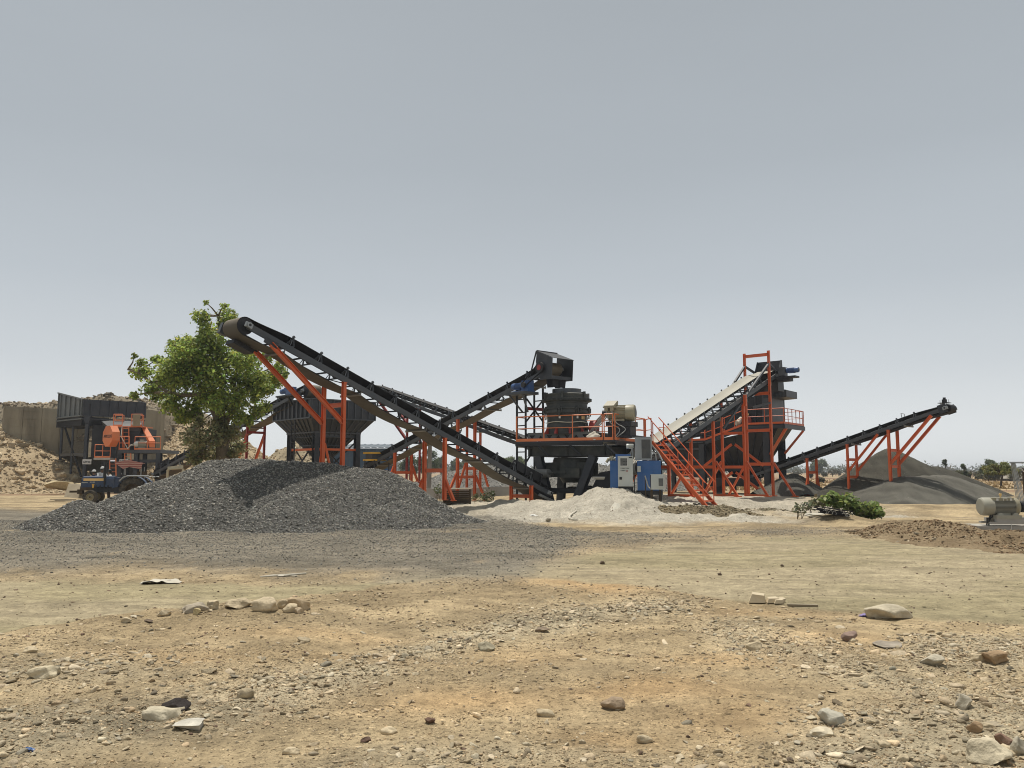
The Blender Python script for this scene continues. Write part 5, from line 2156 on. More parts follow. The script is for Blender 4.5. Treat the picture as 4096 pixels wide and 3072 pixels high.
b.cyl(c + CABX * (w / 2 + .05) - UP * .3, c + CABX * (w / 2 + .05) + UP * .45, .02, n=8)
b.build('plinth', M['black'], CB)

# blue lubrication unit with the finned oil cooler on it
c = P(2598, 1962, 33.3)
w, h, d = 94 * 33.3 / F, 118 * 33.3 / F, .75
LX, LY = V((.985, -.17, 0)), V((.17, .985, 0))
LU = thing('lubrication_unit', 'blue steel oil tank cabinet carrying a grey finned cooler', 'oil unit', c)
b = MB()
b.box(c + UP * h / 2 + LY * d / 2, (w, d, h), LX, LY)
b.build('tank', M['blue'], LU)
b = MB()
for u0, u1 in ((-.27, .17), (.18, .49)):
    b.box(c + LX * (u0 + u1) / 2 * w + UP * h * .5 - LY * .012, ((u1 - u0) * w, .024, h * .96), LX, LY)
b.build('tank_door', M['blue'], LU)
b = MB()
b.box(c + LX * -.42 * w + UP * h * .72 - LY * .03, (.14 * w, .07, .2 * h), LX, LY)
b.build('switch_box', M['cab'], LU)
b = MB()
b.box(c - UP * .09 + LY * d / 2, (w * 1.1, d * 1.02, .18), LX, LY)
for q in (-.45, 0, .45):
    b.box(c + LX * q * w - UP * .4 + LY * d / 2, (.12, d * .9, .46), LX, LY)
b.build('skid', M['black'], LU)
cb = P(2572, 1840, 33.5)
cw, chh, cd = 66 * 33.5 / F, 90 * 33.5 / F, .36
b = MB()
b.box(cb + UP * chh / 2 + LY * cd / 2 + LX * .02, (cw, cd, chh), LX, LY)
b.box(cb + UP * (chh + .012) + LY * cd / 2 + LX * -.04, (cw * 1.15, cd * 1.1, .025), LX, LY)
co = b.build('oil_cooler', M['galv'], LU)
b = MB()
b.box(cb + UP * chh * .48 + LX * cw * .20 - LY * .012, (cw * .56, .02, chh * .84), LX, LY)
for i in range(22):
    b.box(cb + UP * chh * (.08 + .84 * i / 22) + LX * cw * .20 - LY * .03, (cw * .56, .016, .010), LX, LY)
b.build('cooler_core', M['mesh_dark'], co)
b = MB()
for uu in (-.11, .50):
    b.box(cb + UP * chh * .5 + LX * cw * uu - LY * .03, (.05, .06, chh * .98), LX, LY)
for vv in (.03, .94):
    b.box(cb + UP * chh * vv + LX * cw * .20 - LY * .028, (cw * .60, .05, .07), LX, LY)
b.build('cooler_frame', M['galv'], co)
for sg in (-1,):
    motor_parts(LU, cb + LX * (-cw * .5 - .34) + UP * chh * .62 + LY * .2, cb + LX * (-cw * .5 - .02) + UP * chh * .62 + LY * .2, .10, M['cab'], 'fan_motor', box=False)
b = MB()
for o in (-.05, .08):
    b.beam(cb + LX * (-cw * .5 - .18 + o) + LY * .2, cb + LX * (-cw * .5 - .10 + o * .3) + UP * chh * .5 + LY * .2, .04, .04)
b.build('motor_stay', M['galv'], LU)
b = MB()
pts = [cb + LX * (cw * .52) + UP * chh * .4, cb + LX * (cw * .52 + .16) + UP * chh * .25, cb + LX * (cw * .5 + .2) - UP * .1 + LY * .1, c + LX * w * .48 + UP * h + LY * .3]
b.tube(pts, .03, 8)
pts = [cb + LX * (cw * .5) + UP * chh * .7 + LY * .3, cb + LX * (cw * .5 + .30) + UP * chh * .3 + LY * .3, c + LX * w * .56 + UP * h + LY * .3]
b.tube(pts, .035, 8)
b.build('oil_hose', M['cable'], LU)
# second blue cabinet, partly behind the grey one
c = P(2478, 1950, 33.4)
R = thing('pump_cabinet', 'blue pump housing half hidden behind the grey control cabinet', 'cabinet', c)
b = MB()
b.box(c + UP * .55 + LY * .4 - LX * .02, (.72, .7, 1.12), LX, LY)
b.build('housing', M['blue'], R)
b = MB()
b.box(c + UP * 1.25 + LY * .55 + LX * .15, (.62, .45, .26), LX, LY)
b.build('upper_tank', M['blue'], R)
b = MB()
for k in range(6):
    b.cyl(c + LX * (-.55 + .09 * k) + UP * (1.05 + .1 * (k % 2)) + LY * .5, c + LX * (-.45 + .09 * k) + UP * (1.2 + .05 * (k % 3)) + LY * .55, .06, n=10)
b.build('valve', M['cream'], R)

# small junction box on legs, in front
c = P(2634, 1958, 31.0)
s = 31.0 / F
JX, JY = V((.93, -.37, 0)), V((.37, .93, 0))
JB = thing('junction_box', 'small light grey junction box standing on thin dark legs', 'junction box', V((c.x, c.y, Gz(c.x, c.y))))
w, h, d = .50, 58 * s, .30
b = MB()
b.box(c + UP * h / 2, (w, d, h), JX, JY)
b.box(c + UP * (h + .008), (w * 1.05, d * 1.08, .02), JX, JY)
b.build('box_body', M['cab'], JB)
b = MB()
b.box(c + UP * h * .52 - JY * (d / 2 + .035) + JX * .11, (.26, .07, h * .72), JX, JY)
b.build('meter_cover', M['cab'], JB)
b = MB()
b.box(c + UP * h * .50 - JY * (d / 2 + .074) + JX * .14, (.17, .01, h * .52), JX, JY)
b.build('meter_window', M['mesh_dark'], JB)
for u, v, r in ((-.27, .02, .045), (.06, .05, .03), (.02, .12, .02)):
    p = c + JX * u + JY * v
    b = MB()
    b.cyl(V((p.x, p.y, Gz(p.x, p.y) - .2)), V((p.x, p.y, c.z + (h * .98 if u < -.2 else .0))), r, n=8)
    b.build('leg', M['wood_dark'], JB)
b = MB()
q = P(2580, 1903, 31.2)
b.tube([q, q + V((.06, 0, -.2)), q + V((.12, 0, -.42)), c + JX * -.26 + UP * -.02], .025, 8)
b.build('cable_pipe', M['cable'], JB)
b = MB()
q = P(2584, 1985, 31.4)
b.cyl(V((q.x, q.y, Gz(q.x, q.y) - .2)), P(2580, 1903, 31.4), .018, n=8)
b.build('stake', M['wood_dark'], JB)

# ================================================================== vibrating screen house
def screen():
    E, N2 = frame_of(38)
    Rc = P(3137, 1694, 47.0)
    o = V((Rc.x, Rc.y, 0))
    DZ2 = Rc.z

    def q(s, n, z=0.0):
        return o - E * s + N2 * n + UP * z
    S = thing('screening_station', 'tall dark vibrating screen on an orange braced stand with railed walkways', 'screen', q(3, 1.8, Gz(13.5, 49)))
    lowz = P(2805, 1762, 50.2).z
    s1, s2, s3 = 2.35, 5.0, 8.2
    # walkways
    b = MB()
    for n0, n1 in ((0, .75), (2.85, 3.6)):
        b.prism([q(0, n0, DZ2), q(0, n1, DZ2), q(s1, n1, DZ2), q(s1, n0, DZ2)], UP * -.08)
        b.prism([q(s1, n0, DZ2 - .003), q(s1, n1, DZ2 - .003), q(s2, n1, lowz), q(s2, n0, lowz)], UP * -.08)
        b.prism([q(s2, n0, lowz - .003), q(s2, n1, lowz - .003), q(s3, n1, lowz - .003), q(s3, n0, lowz - .003)], UP * -.08)
    b.prism([q(.0, .75, DZ2 - .004), q(.0, 2.85, DZ2 - .004), q(.75, 2.85, DZ2 - .004), q(.75, .75, DZ2 - .004)], UP * -.08)
    b.build('walkway', M['black'], S)
    b = MB()
    b.beam(q(0, 0, DZ2 - .17), q(0, 3.6, DZ2 - .17), .08, .24)
    b.beam(q(0, .0, DZ2 - .17), q(s1, 0, DZ2 - .17), .08, .18)
    b.beam(q(s1, .0, DZ2 - .17), q(s2, 0, lowz - .17), .08, .18)
    b.build('walkway_edge', M['steel'], S)
    for pts, st in (([q(0.02, .03, DZ2), q(s1, .03, DZ2)], 1.2), ([q(s1 + .06, .03, DZ2), q(s2, .03, lowz)], .7), ([q(s2 + .04, .03, lowz), q(s3, .03, lowz)], .8), ([q(.03, .08, DZ2), q(.03, 3.57, DZ2)], .72), ([q(.1, 3.57, DZ2), q(s1, 3.57, DZ2)], .9)):
        railing(S, pts, .92, st, M['orange'], r=.022)
    # screen box: inclined side plates with a deck between
    zr0, zr1 = DZ2 + .15, P(3095, 1548, 47.6).z
    zl0, zl1 = lowz + .15, P(2790, 1700, 50.6).z
    b = MB()
    for n in (.85, 2.75):
        b.prism([q(.9, n, zr0), q(6.6, n, zl0), q(6.6, n, zl1), q(2.2, n, zr1 - .45), q(.9, n, zr1)], N2 * .03)
    b.build('screen_box', M['black'], S)
    b = MB()
    for f in (.25, .55, .8):
        z0, z1 = zr0 + (zl0 - zr0) * .0 + .2, zr0 + .2
        b.prism([q(1.55, .88, zr0 + f * (zr1 - zr0)), q(1.55, 2.75, zr0 + f * (zr1 - zr0)), q(5.6, 2.75, zl0 + f * (zl1 - zl0)), q(5.6, .88, zl0 + f * (zl1 - zl0))], UP * .06)
    b.build('screen_deck', M['steel'], S)
    b = MB()
    for f in np.linspace(.08, .94, 7):
        s_ = .9 + f * 5.0
        z0 = zr0 + (zl0 - zr0) * f
        z1 = np.interp(s_, [.9, 2.2, 6.6], [zr1, zr1 - .45, zl1])
        b.beam(q(s_, .82, z0), q(s_, .82, z1), .06, .05, E)
    b.build('side_stiffener', M['steel'], S)
    b = MB()
    ex = q(2.55, .80, (zr0 + zl0) / 2 + .55)
    b.cyl(ex, ex - N2 * .22, .30, n=22)
    b.build('exciter', M['red'], S)
    b = MB()
    for k in range(5):
        a = k * 1.2
        b.cyl(ex - N2 * .05 - E * .35 + UP * .05 * k, ex - N2 * .35 - E * (.6 - .03 * k) - UP * .1, .13, .17, n=14)
    b.build('exciter_cover', M['cloth'], S)
    # springs
    for s_ in (1.2, 4.75):
        z = np.interp(s_, [0, s1, s2], [DZ2, DZ2, lowz])
        for k in (-.12, .12):
            b = MB()
            pts = []
            for i in range(60):
                a = i * .62
                pts.append(q(s_ + k * 1.3 + .07 * math.cos(a), .62 + .07 * math.sin(a), z + .02 + i * .0065))
            b.tube(pts, .014, 5)
            b.build('spring', M['steel_light'], S)
        b = MB()
        b.box(q(s_, .62, z + .44), (.55, .3, .07), E, N2)
        b.box(q(s_, .72, z + .55), (.3, .2, .22), E, N2)
        b.build('spring_seat', M['steel'], S)
    # end plate with the ribbed chute on it
    b = MB()
    zc0, zc1 = P(3137, 1675, 47).z, P(3137, 1540, 47).z
    b.prism([q(1.5, .55, DZ2), q(.88, .55, DZ2), q(.88, .55, zc1), q(1.5, .55, zc1)], N2 * 2.0)
    b.build('end_housing', M['steel_light'], S)
    b = MB()
    zA, zB, zC = P(3137, 1545, 47).z, P(3137, 1578, 47).z, P(3137, 1586, 47).z
    b.prism([q(1.4, .52, zA), q(.80, .52, zA), q(.15, .9, zA - .12), q(.15, .9, zB - .05), q(.80, .52, zC), q(1.4, .52, zC)], N2 * 2.0)
    ic = b.build('feed_box', M['steel'], S)
    b = MB()
    for f in np.linspace(0, 1, 5):
        p = q(.80, .50, 0).lerp(q(.15, .88, 0), f)
        b.beam(p + UP * (zA - .12 * f), p + UP * (zC + (zB - .05 - zC) * f), .05, .06)
    b.build('feed_box_rib', M['black'], ic)
    b = MB()
    b.prism([q(5.4, .6, lowz - .15), q(8.6, .6, lowz - .15), q(8.6, .6, lowz - .75), q(7.4, .6, 1.3), q(5.4, .6, 1.2)], N2 * 2.1)
    b.build('discharge_chute', M['black'], S)
    b = MB()
    for z in (lowz - .5, 2.3, 1.75):
        b.beam(q(5.4, .5, z), q(8.8, .5, z), .1, .12)
    b.build('chute_rail', M['steel_light'], S)
    b = MB()
    p = q(8.5, .6)
    b.ibeam(q(8.5, .6, 0), q(8.5, .6, lowz - .2), .25, .25, E)
    b.ibeam(q(8.5, 2.6, 0), q(8.5, 2.6, lowz - .2), .25, .25, E)
    b.build('chute_leg', M['steel'], S)
    # hopper below
    b = MB()
    t = [q(.5, .5, DZ2 - .1), q(5.4, .5, lowz - .1), q(5.4, 3.0, lowz - .1), q(.5, 3.0, DZ2 - .1)]
    u = [q(2.4, 1.3, 1.25), q(3.8, 1.3, 1.25), q(3.8, 2.2, 1.25), q(2.4, 2.2, 1.25)]
    b.add(t + u, [(0, 1, 5, 4), (1, 2, 6, 5), (2, 3, 7, 6), (3, 0, 4, 7), (4, 5, 6, 7), (0, 3, 2, 1)])
    hp = b.build('under_hopper', M['black'], S)
    b = MB()
    for i, j in ((0, 1),):
        for k in range(1, 7):
            f = k / 7
            b.beam(t[i].lerp(t[j], f) - N2 * .03, u[i].lerp(u[j], f) - N2 * .03, .05, .05)
    b.build('hopper_rib', M['steel'], hp)
    # stand
    cor = [(1.17, .25), (5.3, .25), (5.3, 2.75), (1.17, 2.75)]
    for s_, n in cor:
        zt = np.interp(s_, [0, s1, s2, 9], [DZ2, DZ2, lowz, lowz]) - .2
        b = MB()
        p = q(s_, n)
        b.ibeam(q(s_, n, Gz(p.x, p.y) - .1), q(s_, n, zt), .36, .36, E)
        b.build('leg', M['steel'], S)
    b = MB()
    for z in (1.75,):
        b.ibeam(q(1.17, .25, z), q(5.3, .25, z), .2, .26, N2)
        b.ibeam(q(1.17, 2.75, z), q(5.3, 2.75, z), .2, .26, N2)
        b.ibeam(q(1.17, .25, z), q(1.17, 2.75, z), .2, .26, E)
    b.build('stand_beam', M['black'], S)
    for ztop, zbot in ((3.25, 1.95), (1.55, .30)):
        for s_ in (1.35, 5.1):
            b = MB()
            b.ibeam(q(3.18 + (.1 if s_ > 3 else -.1), .05, ztop), q(s_, .05, zbot), .14, .14, N2)
            b.build('chevron_brace', M['orange'], S)
    b = MB()
    b.beam(q(1.0, .3, 2.6), q(-.0, .3, DZ2 - .25), .15, .15)
    b.build('bracket_brace', M['orange'], S)
    b = MB()
    b.beam(q(1.0, 2.75, 2.7), q(-.05, 3.2, DZ2 - .3), .14, .14)
    b.build('bracket_brace', M['orange'], S)
    b = MB()
    b.box(q(2.45, .70, lowz + 1.55), (.10, .02, .12), E, N2)
    b.build('name_plate', M['stripe'], S)
    return S


SCREEN = screen()

# two discharge conveyors hidden under the screen show only as dark stubs: the boxes they leave through
b = MB()
p = P(2940, 1925, 49.5)
b.box(V((p.x, p.y, .95)), (3.0, .9, .5), V((.9, -.43, 0)), V((.43, .9, 0)))
for k in (-1.2, 0, 1.2):
    b.beam(V((p.x + k, p.y - .4 * k, 0)), V((p.x + k, p.y - .4 * k, 1.2)), .12, .12)
o = b.build('transfer_trough', M['black'])
tag(o, 'dark transfer trough in the shade below the screening station', 'trough')

# ================================================================== jaw crusher plant, far left
JA = thing('feed_bin', 'grey ribbed steel feed bin on tall posts at the concrete wall', 'feed bin', PZ(343, 62, .3))
c0 = P(335, 1597, 62.0)
cl = P(236, 1572, 65.0)
cr = P(583, 1610, 64.7)
zb = P(335, 1662, 62).z
L0, C0, R0 = V((cl.x, cl.y, 0)), V((c0.x, c0.y, 0)), V((cr.x, cr.y, 0))
b = MB()
nl = UP.cross((L0 - C0).normalized())
nr_ = UP.cross((R0 - C0).normalized())
if nl.y < 0:
    nl = -nl
if nr_.y < 0:
    nr_ = -nr_
b.prism([C0 + UP * zb, L0 + UP * zb, L0 + UP * cl.z, C0 + UP * c0.z], nl * .05)
b.build('wing_plate', M['frame_grey'], JA)  # greyer paint than the front plate: the wing's brighter lighting is put into its colour
b = MB()
b.prism([C0 + UP * zb, R0 + UP * zb, R0 + UP * cr.z, C0 + UP * c0.z], nr_ * .05)
bk = R0 + nr_ * 2.6
b.prism([R0 + UP * zb, bk + UP * zb, bk + UP * (cr.z + .3), R0 + UP * cr.z], (R0 - C0).normalized() * .05)
b.build('front_plate', M['steel'], JA)
b = MB()
for f in (0.03, .12, .30, .49, .68, .87, .97):
    p = C0.lerp(L0, f) - nl * .05
    b.beam(p + UP * zb, p + UP * (c0.z + (cl.z - c0.z) * f), .07, .1, (L0 - C0).normalized())
for z0, z1 in ((zb, zb), (c0.z, cl.z), (zb - .25, zb - .25)):
    b.beam(C0 - nl * .06 + UP * z0, L0 - nl * .06 + UP * z1, .12, .10)
b.build('wing_rib', M['frame_grey'], JA)  # same lightened grey, carrying the lit look of the wing
b = MB()
for f in (0.0, .12, .27, .42, .56, .70, .85, 1.0):
    p = C0.lerp(R0, f) - nr_ * .05
    b.beam(p + UP * zb, p + UP * (c0.z + (cr.z - c0.z) * f), .07, .1, (R0 - C0).normalized())
for z in (zb, zb - .25):
    b.beam(C0 - nr_ * .06 + UP * z, R0 - nr_ * .06 + UP * z, .12, .08)
b.build('front_rib', M['steel'], JA)
b = MB()
b.prism([C0 + nr_ * .2 + UP * (zb - .05), L0 + nr_ * .3 + UP * (zb - .05), L0 + nr_ * .5 + UP * (zb - .75), C0 + nr_ * .5 + UP * (zb - .75)], nr_ * 1.5 + (R0 - C0).normalized() * 2.2)
b.build('bin_floor', M['black'], JA)
for px, y, w, top in ((343, 62.1, .24, zb - .25), (287, 63.8, .13, zb - .3), (242, 65.2, .16, zb - .3), (470, 64.5, .2, zb - .3)):
    b = MB()
    p = PZ(px, y, 3)
    b.beam(V((p.x, p.y, .0)), V((p.x, p.y, top - .35)), w, w)
    b.prism([V((p.x - w * .6, p.y - w / 2, top - .4)), V((p.x + w * .6, p.y - w / 2, top - .4)), V((p.x + w * 1.2, p.y - w / 2, top + .2)), V((p.x - w * 1.2, p.y - w / 2, top + .2))], V((0, w, 0)))
    b.build('bin_post', M['steel'], JA)
b = MB()
zz = P(290, 1818, 63.5).z
b.beam(V((*PZ(242, 65.2, 3).xy, zz)), V((*PZ(338, 62.3, 3).xy, zz)), .14, .22)
b.build('post_beam', M['steel_light'], JA)
b = MB()
b.beam(V((*PZ(250, 64.9, 3).xy, zb - .6)), V((*PZ(330, 62.5, 3).xy, 1.2)), .12, .12)
b.build('post_brace', M['black'], JA)

# --- jaw crusher on its own frame
JW = thing('jaw_crusher', 'jaw crusher with orange belt guards and railings below the feed bin', 'jaw crusher', PZ(500, 61.5, .2))


def jp(px, row, y):
    return P(px, row, y)


def jbox(b, px0, px1, row0, row1, y0, y1):
    p, q = jp(px0, row1, y0), jp(px1, row0, y0)
    b.box(((p.x + q.x) / 2, (y0 + y1) / 2, (p.z + q.z) / 2), (q.x - p.x, y1 - y0, q.z - p.z))


b = MB()
jbox(b, 478, 560, 1712, 1800, 61.6, 64.5)
b.build('jaw_frame', M['black'], JW)
b = MB()
p0, p1, p2, p3 = jp(405, 1683, 62.6), jp(575, 1683, 62.8), jp(560, 1712, 61.4), jp(432, 1706, 61.4)
b.prism([p0, p1, p2, p3], V((0, .15, -.25)))
b.build('feed_chute', M['steel_light'], JW)
b = MB()
jbox(b, 362, 470, 1700, 1840, 63.2, 65.0)
b.build('grizzly_housing', M['black'], JW)
b = MB()
jbox(b, 470, 642, 1799, 1812, 60.6, 64.0)
b.build('deck_plate', M['steel_light'], JW)
b = MB()
jbox(b, 374, 440, 1831, 1839, 60.2, 62.2)
b.build('lower_deck', M['conc_pale'], JW)
for px, y, w in ((634, 60.8, .34), (545, 60.9, .3), (480, 61.2, .36), (578, 63.8, .26), (634, 63.8, .3)):
    b = MB()
    p = PZ(px, y, 2)
    t = P(px, 1810, y).z
    b.ibeam(V((p.x, p.y, 0)), V((p.x, p.y, t)), w, w, V((1, 0, 0)))
    b.build('frame_post', M['steel'], JW)
b = MB()
jbox(b, 470, 640, 1838, 1850, 60.9, 61.2)
jbox(b, 470, 640, 1838, 1850, 63.6, 63.9)
b.build('frame_beam', M['steel'], JW)
b = MB()
jbox(b, 400, 520, 1845, 1935, 62.0, 63.6)
b.build('discharge_housing', M['black'], JW)
# octagonal guard
df, ff = V((.8, -.6, 0)), V((-.6, -.8, 0))
gc = P(430, 1744.5, 60.0)
oc = [(-.40, -1.0), (.42, -1.0), (1.0, -.42), (1.0, .40), (.42, 1.0), (-.42, 1.0), (-1.0, .40), (-1.0, -.42)]
hw_, hh_ = .72, .78
poly = [gc + df * x * hw_ + UP * z * hh_ for x, z in oc]
b = MB()
b.prism(poly, -ff * .55)
gd = b.build('flywheel_guard', M['orange_pale'], JW)
text_part('APOLLO', .33, gc - df * .56 + ff * .012 - UP * .12, df, UP, M['ink'], gd)
# slanted guard
y = 61.0
A, B_, C_, D_ = jp(566, 1708, 61.9), jp(586, 1708, 61.9), jp(621, 1764, 60.75), jp(597, 1764, 60.75)
F_, G_ = jp(620, 1790, 60.75), jp(598, 1790, 60.75)
b = MB()
dn = V((0, .55, -.42))
b.add([A, B_, C_, D_, G_, F_, A + dn, B_ + dn], [(0, 1, 2, 3), (3, 2, 5, 4), (1, 7, 5, 2), (0, 3, 4, 6), (6, 4, 5, 7), (0, 6, 7, 1)])
b.build('belt_guard', M['orange_pale'], JW)
motor_parts(JW, jp(540, 1777, 60.9), jp(592, 1777, 60.95), .25, M['motor_grey'], 'drive_motor', cowl_mat=M['cab'])
# railings, ladders
zdk = jp(500, 1799, 60.7).z
for a, c, y, st in ((476, 516, 60.7, .4), (538, 641, 60.7, .9)):
    railing(JW, [PZ(a, y, zdk), PZ(c, y, zdk)], .98, st, M['orange_pale'], r=.03)
zl = jp(400, 1831, 60.3).z
railing(JW, [PZ(378, 60.3, zl), PZ(440, 60.3, zl)], .98, .6, M['orange_pale'], r=.03)
zt = jp(500, 1706, 61.8).z
b = MB()
jbox(b, 453, 572, 1705, 1709, 61.3, 63.0)
b.build('upper_deck', M['orange_pale'], JW)
for a, c in ((453, 488), (524, 567)):
    railing(JW, [PZ(a, 61.4, zt), PZ(c, 61.4, zt)], .92, .5, M['orange_pale'], r=.03)
    railing(JW, [PZ(a + 6, 62.6, zt), PZ(c + 6, 62.6, zt)], .92, .5, M['orange_pale'], r=.03)
for px, r0, r1, y in ((504, 1790, 1710, 61.0), (512, 1842, 1801, 60.5), (452, 1903, 1834, 60.1)):
    ladder(JW, P(px, r0, y), P(px - 1, r1, y + .25), V((1, 0, 0)), .46, .30, M['orange_pale'], .03)
b = MB()
p = PZ(545, 61.25, zt)
b.box(p + UP * .45, (.56, .05, .92))
pan = b.build('board_panel', M['wood'], JW)
b = MB()
b.tube([jp(488, 1705, 61.2), jp(484, 1745, 60.9), jp(497, 1770, 60.6), jp(511, 1795, 60.5)], .03, 6)
b.tube([jp(511, 1795, 60.5), jp(522, 1780, 60.6), jp(540, 1774, 60.8)], .03, 6)
b.tube([jp(511, 1795, 60.5), jp(520, 1784, 60.6), jp(540, 1779, 60.8)], .025, 6)
b.build('power_cable', M['cloth'], JW)
# name boards on the frame
for px0, px1, r0, r1, y in ((329, 366, 1837, 1857, 61.0), (477, 512, 1837, 1853, 60.5)):
    b = MB()
    jbox(b, px0, px1, r0, r1, y, y + .03)
    bd = b.build('name_board', M['sign'], JW)
    q = jp(px0 + 2.5, r1 - 4.5, y)
    text_part('APOLLO', .235, q - V((0, .02, 0)), V((1, 0, 0)), UP, M['ink'], bd)

# ------------------------------------------------------------------ concrete retaining walls
b = MB()
w0, w1 = P(17, 1622, 64.0), P(452, 1640, 69.5)
d = V((w1.x - w0.x, w1.y - w0.y, 0))
nn = V((-d.y, d.x, 0)).normalized()
zt = w0.z
for i in range(6):
    f0, f1 = i / 6 + .002, (i + 1) / 6 - .002
    a, c = V((w0.x, w0.y, -.2)) + d * f0 + nn * .012 * (i % 2), V((w0.x, w0.y, -.2)) + d * f1 + nn * .012 * (i % 2)
    b.prism([a, c, c + UP * (zt + .06 * i), a + UP * (zt + .06 * i)], nn * .45)
b.box(V((w0.x, w0.y, zt / 2)) + d * .5 + nn * .25, (d.length - .1, .38, zt - .1), d.normalized(), nn)
rw = random.Random(5)
for i in range(6):
    for z in np.arange(.9, zt, .62):
        f0 = (i + rw.uniform(.02, .35)) / 6
        f1 = (i + rw.uniform(.55, .97)) / 6
        a, c = V((w0.x, w0.y, z)) + d * f0, V((w0.x, w0.y, z)) + d * f1
        b.beam(a - nn * .004, c - nn * .004, .03, rw.uniform(.02, .06))
tag(b.build('retaining_wall', M['conc']), 'tall weathered board-marked concrete wall left of the feed bin', 'wall')
b = MB()
w0, w1 = P(560, 1640, 66.5), P(645, 1645, 68.0)
zt = w0.z
d = V((w1.x - w0.x, w1.y - w0.y, 0))
b.prism([V((w0.x, w0.y, -.2)), V((w1.x, w1.y, -.2)), V((w1.x, w1.y, zt)), V((w0.x, w0.y, zt + .15))], V((.1, .5, 0)))
tag(b.build('retaining_wall', M['conc']), 'short concrete wall end right of the feed bin, behind the jaw crusher', 'wall')
# ================================================================== people (skin + subdivision surfaces)
def skin_obj(name, pts, edges, rad, mat, parent, root=0, sub=2):
    me = bpy.data.meshes.new(name)
    pw = WL[parent.name]
    me.from_pydata([tuple(V(p) - pw) for p in pts], edges, [])
    o = bpy.data.objects.new(name, me)
    COL.objects.link(o)
    o.parent = parent
    o.modifiers.new('Skin', 'SKIN').use_smooth_shade = True
    ss = o.modifiers.new('Sub', 'SUBSURF')
    ss.levels = ss.render_levels = sub
    if not me.skin_vertices:
        me.attributes.new('skin_dummy', 'FLOAT', 'POINT')
    sv = me.skin_vertices[0].data
    for i, r in enumerate(rad):
        sv[i].radius = r if isinstance(r, tuple) else (r, r)
        sv[i].use_root = (i == root)
    me.materials.append(mat)
    WL[o.name] = pw
    return o


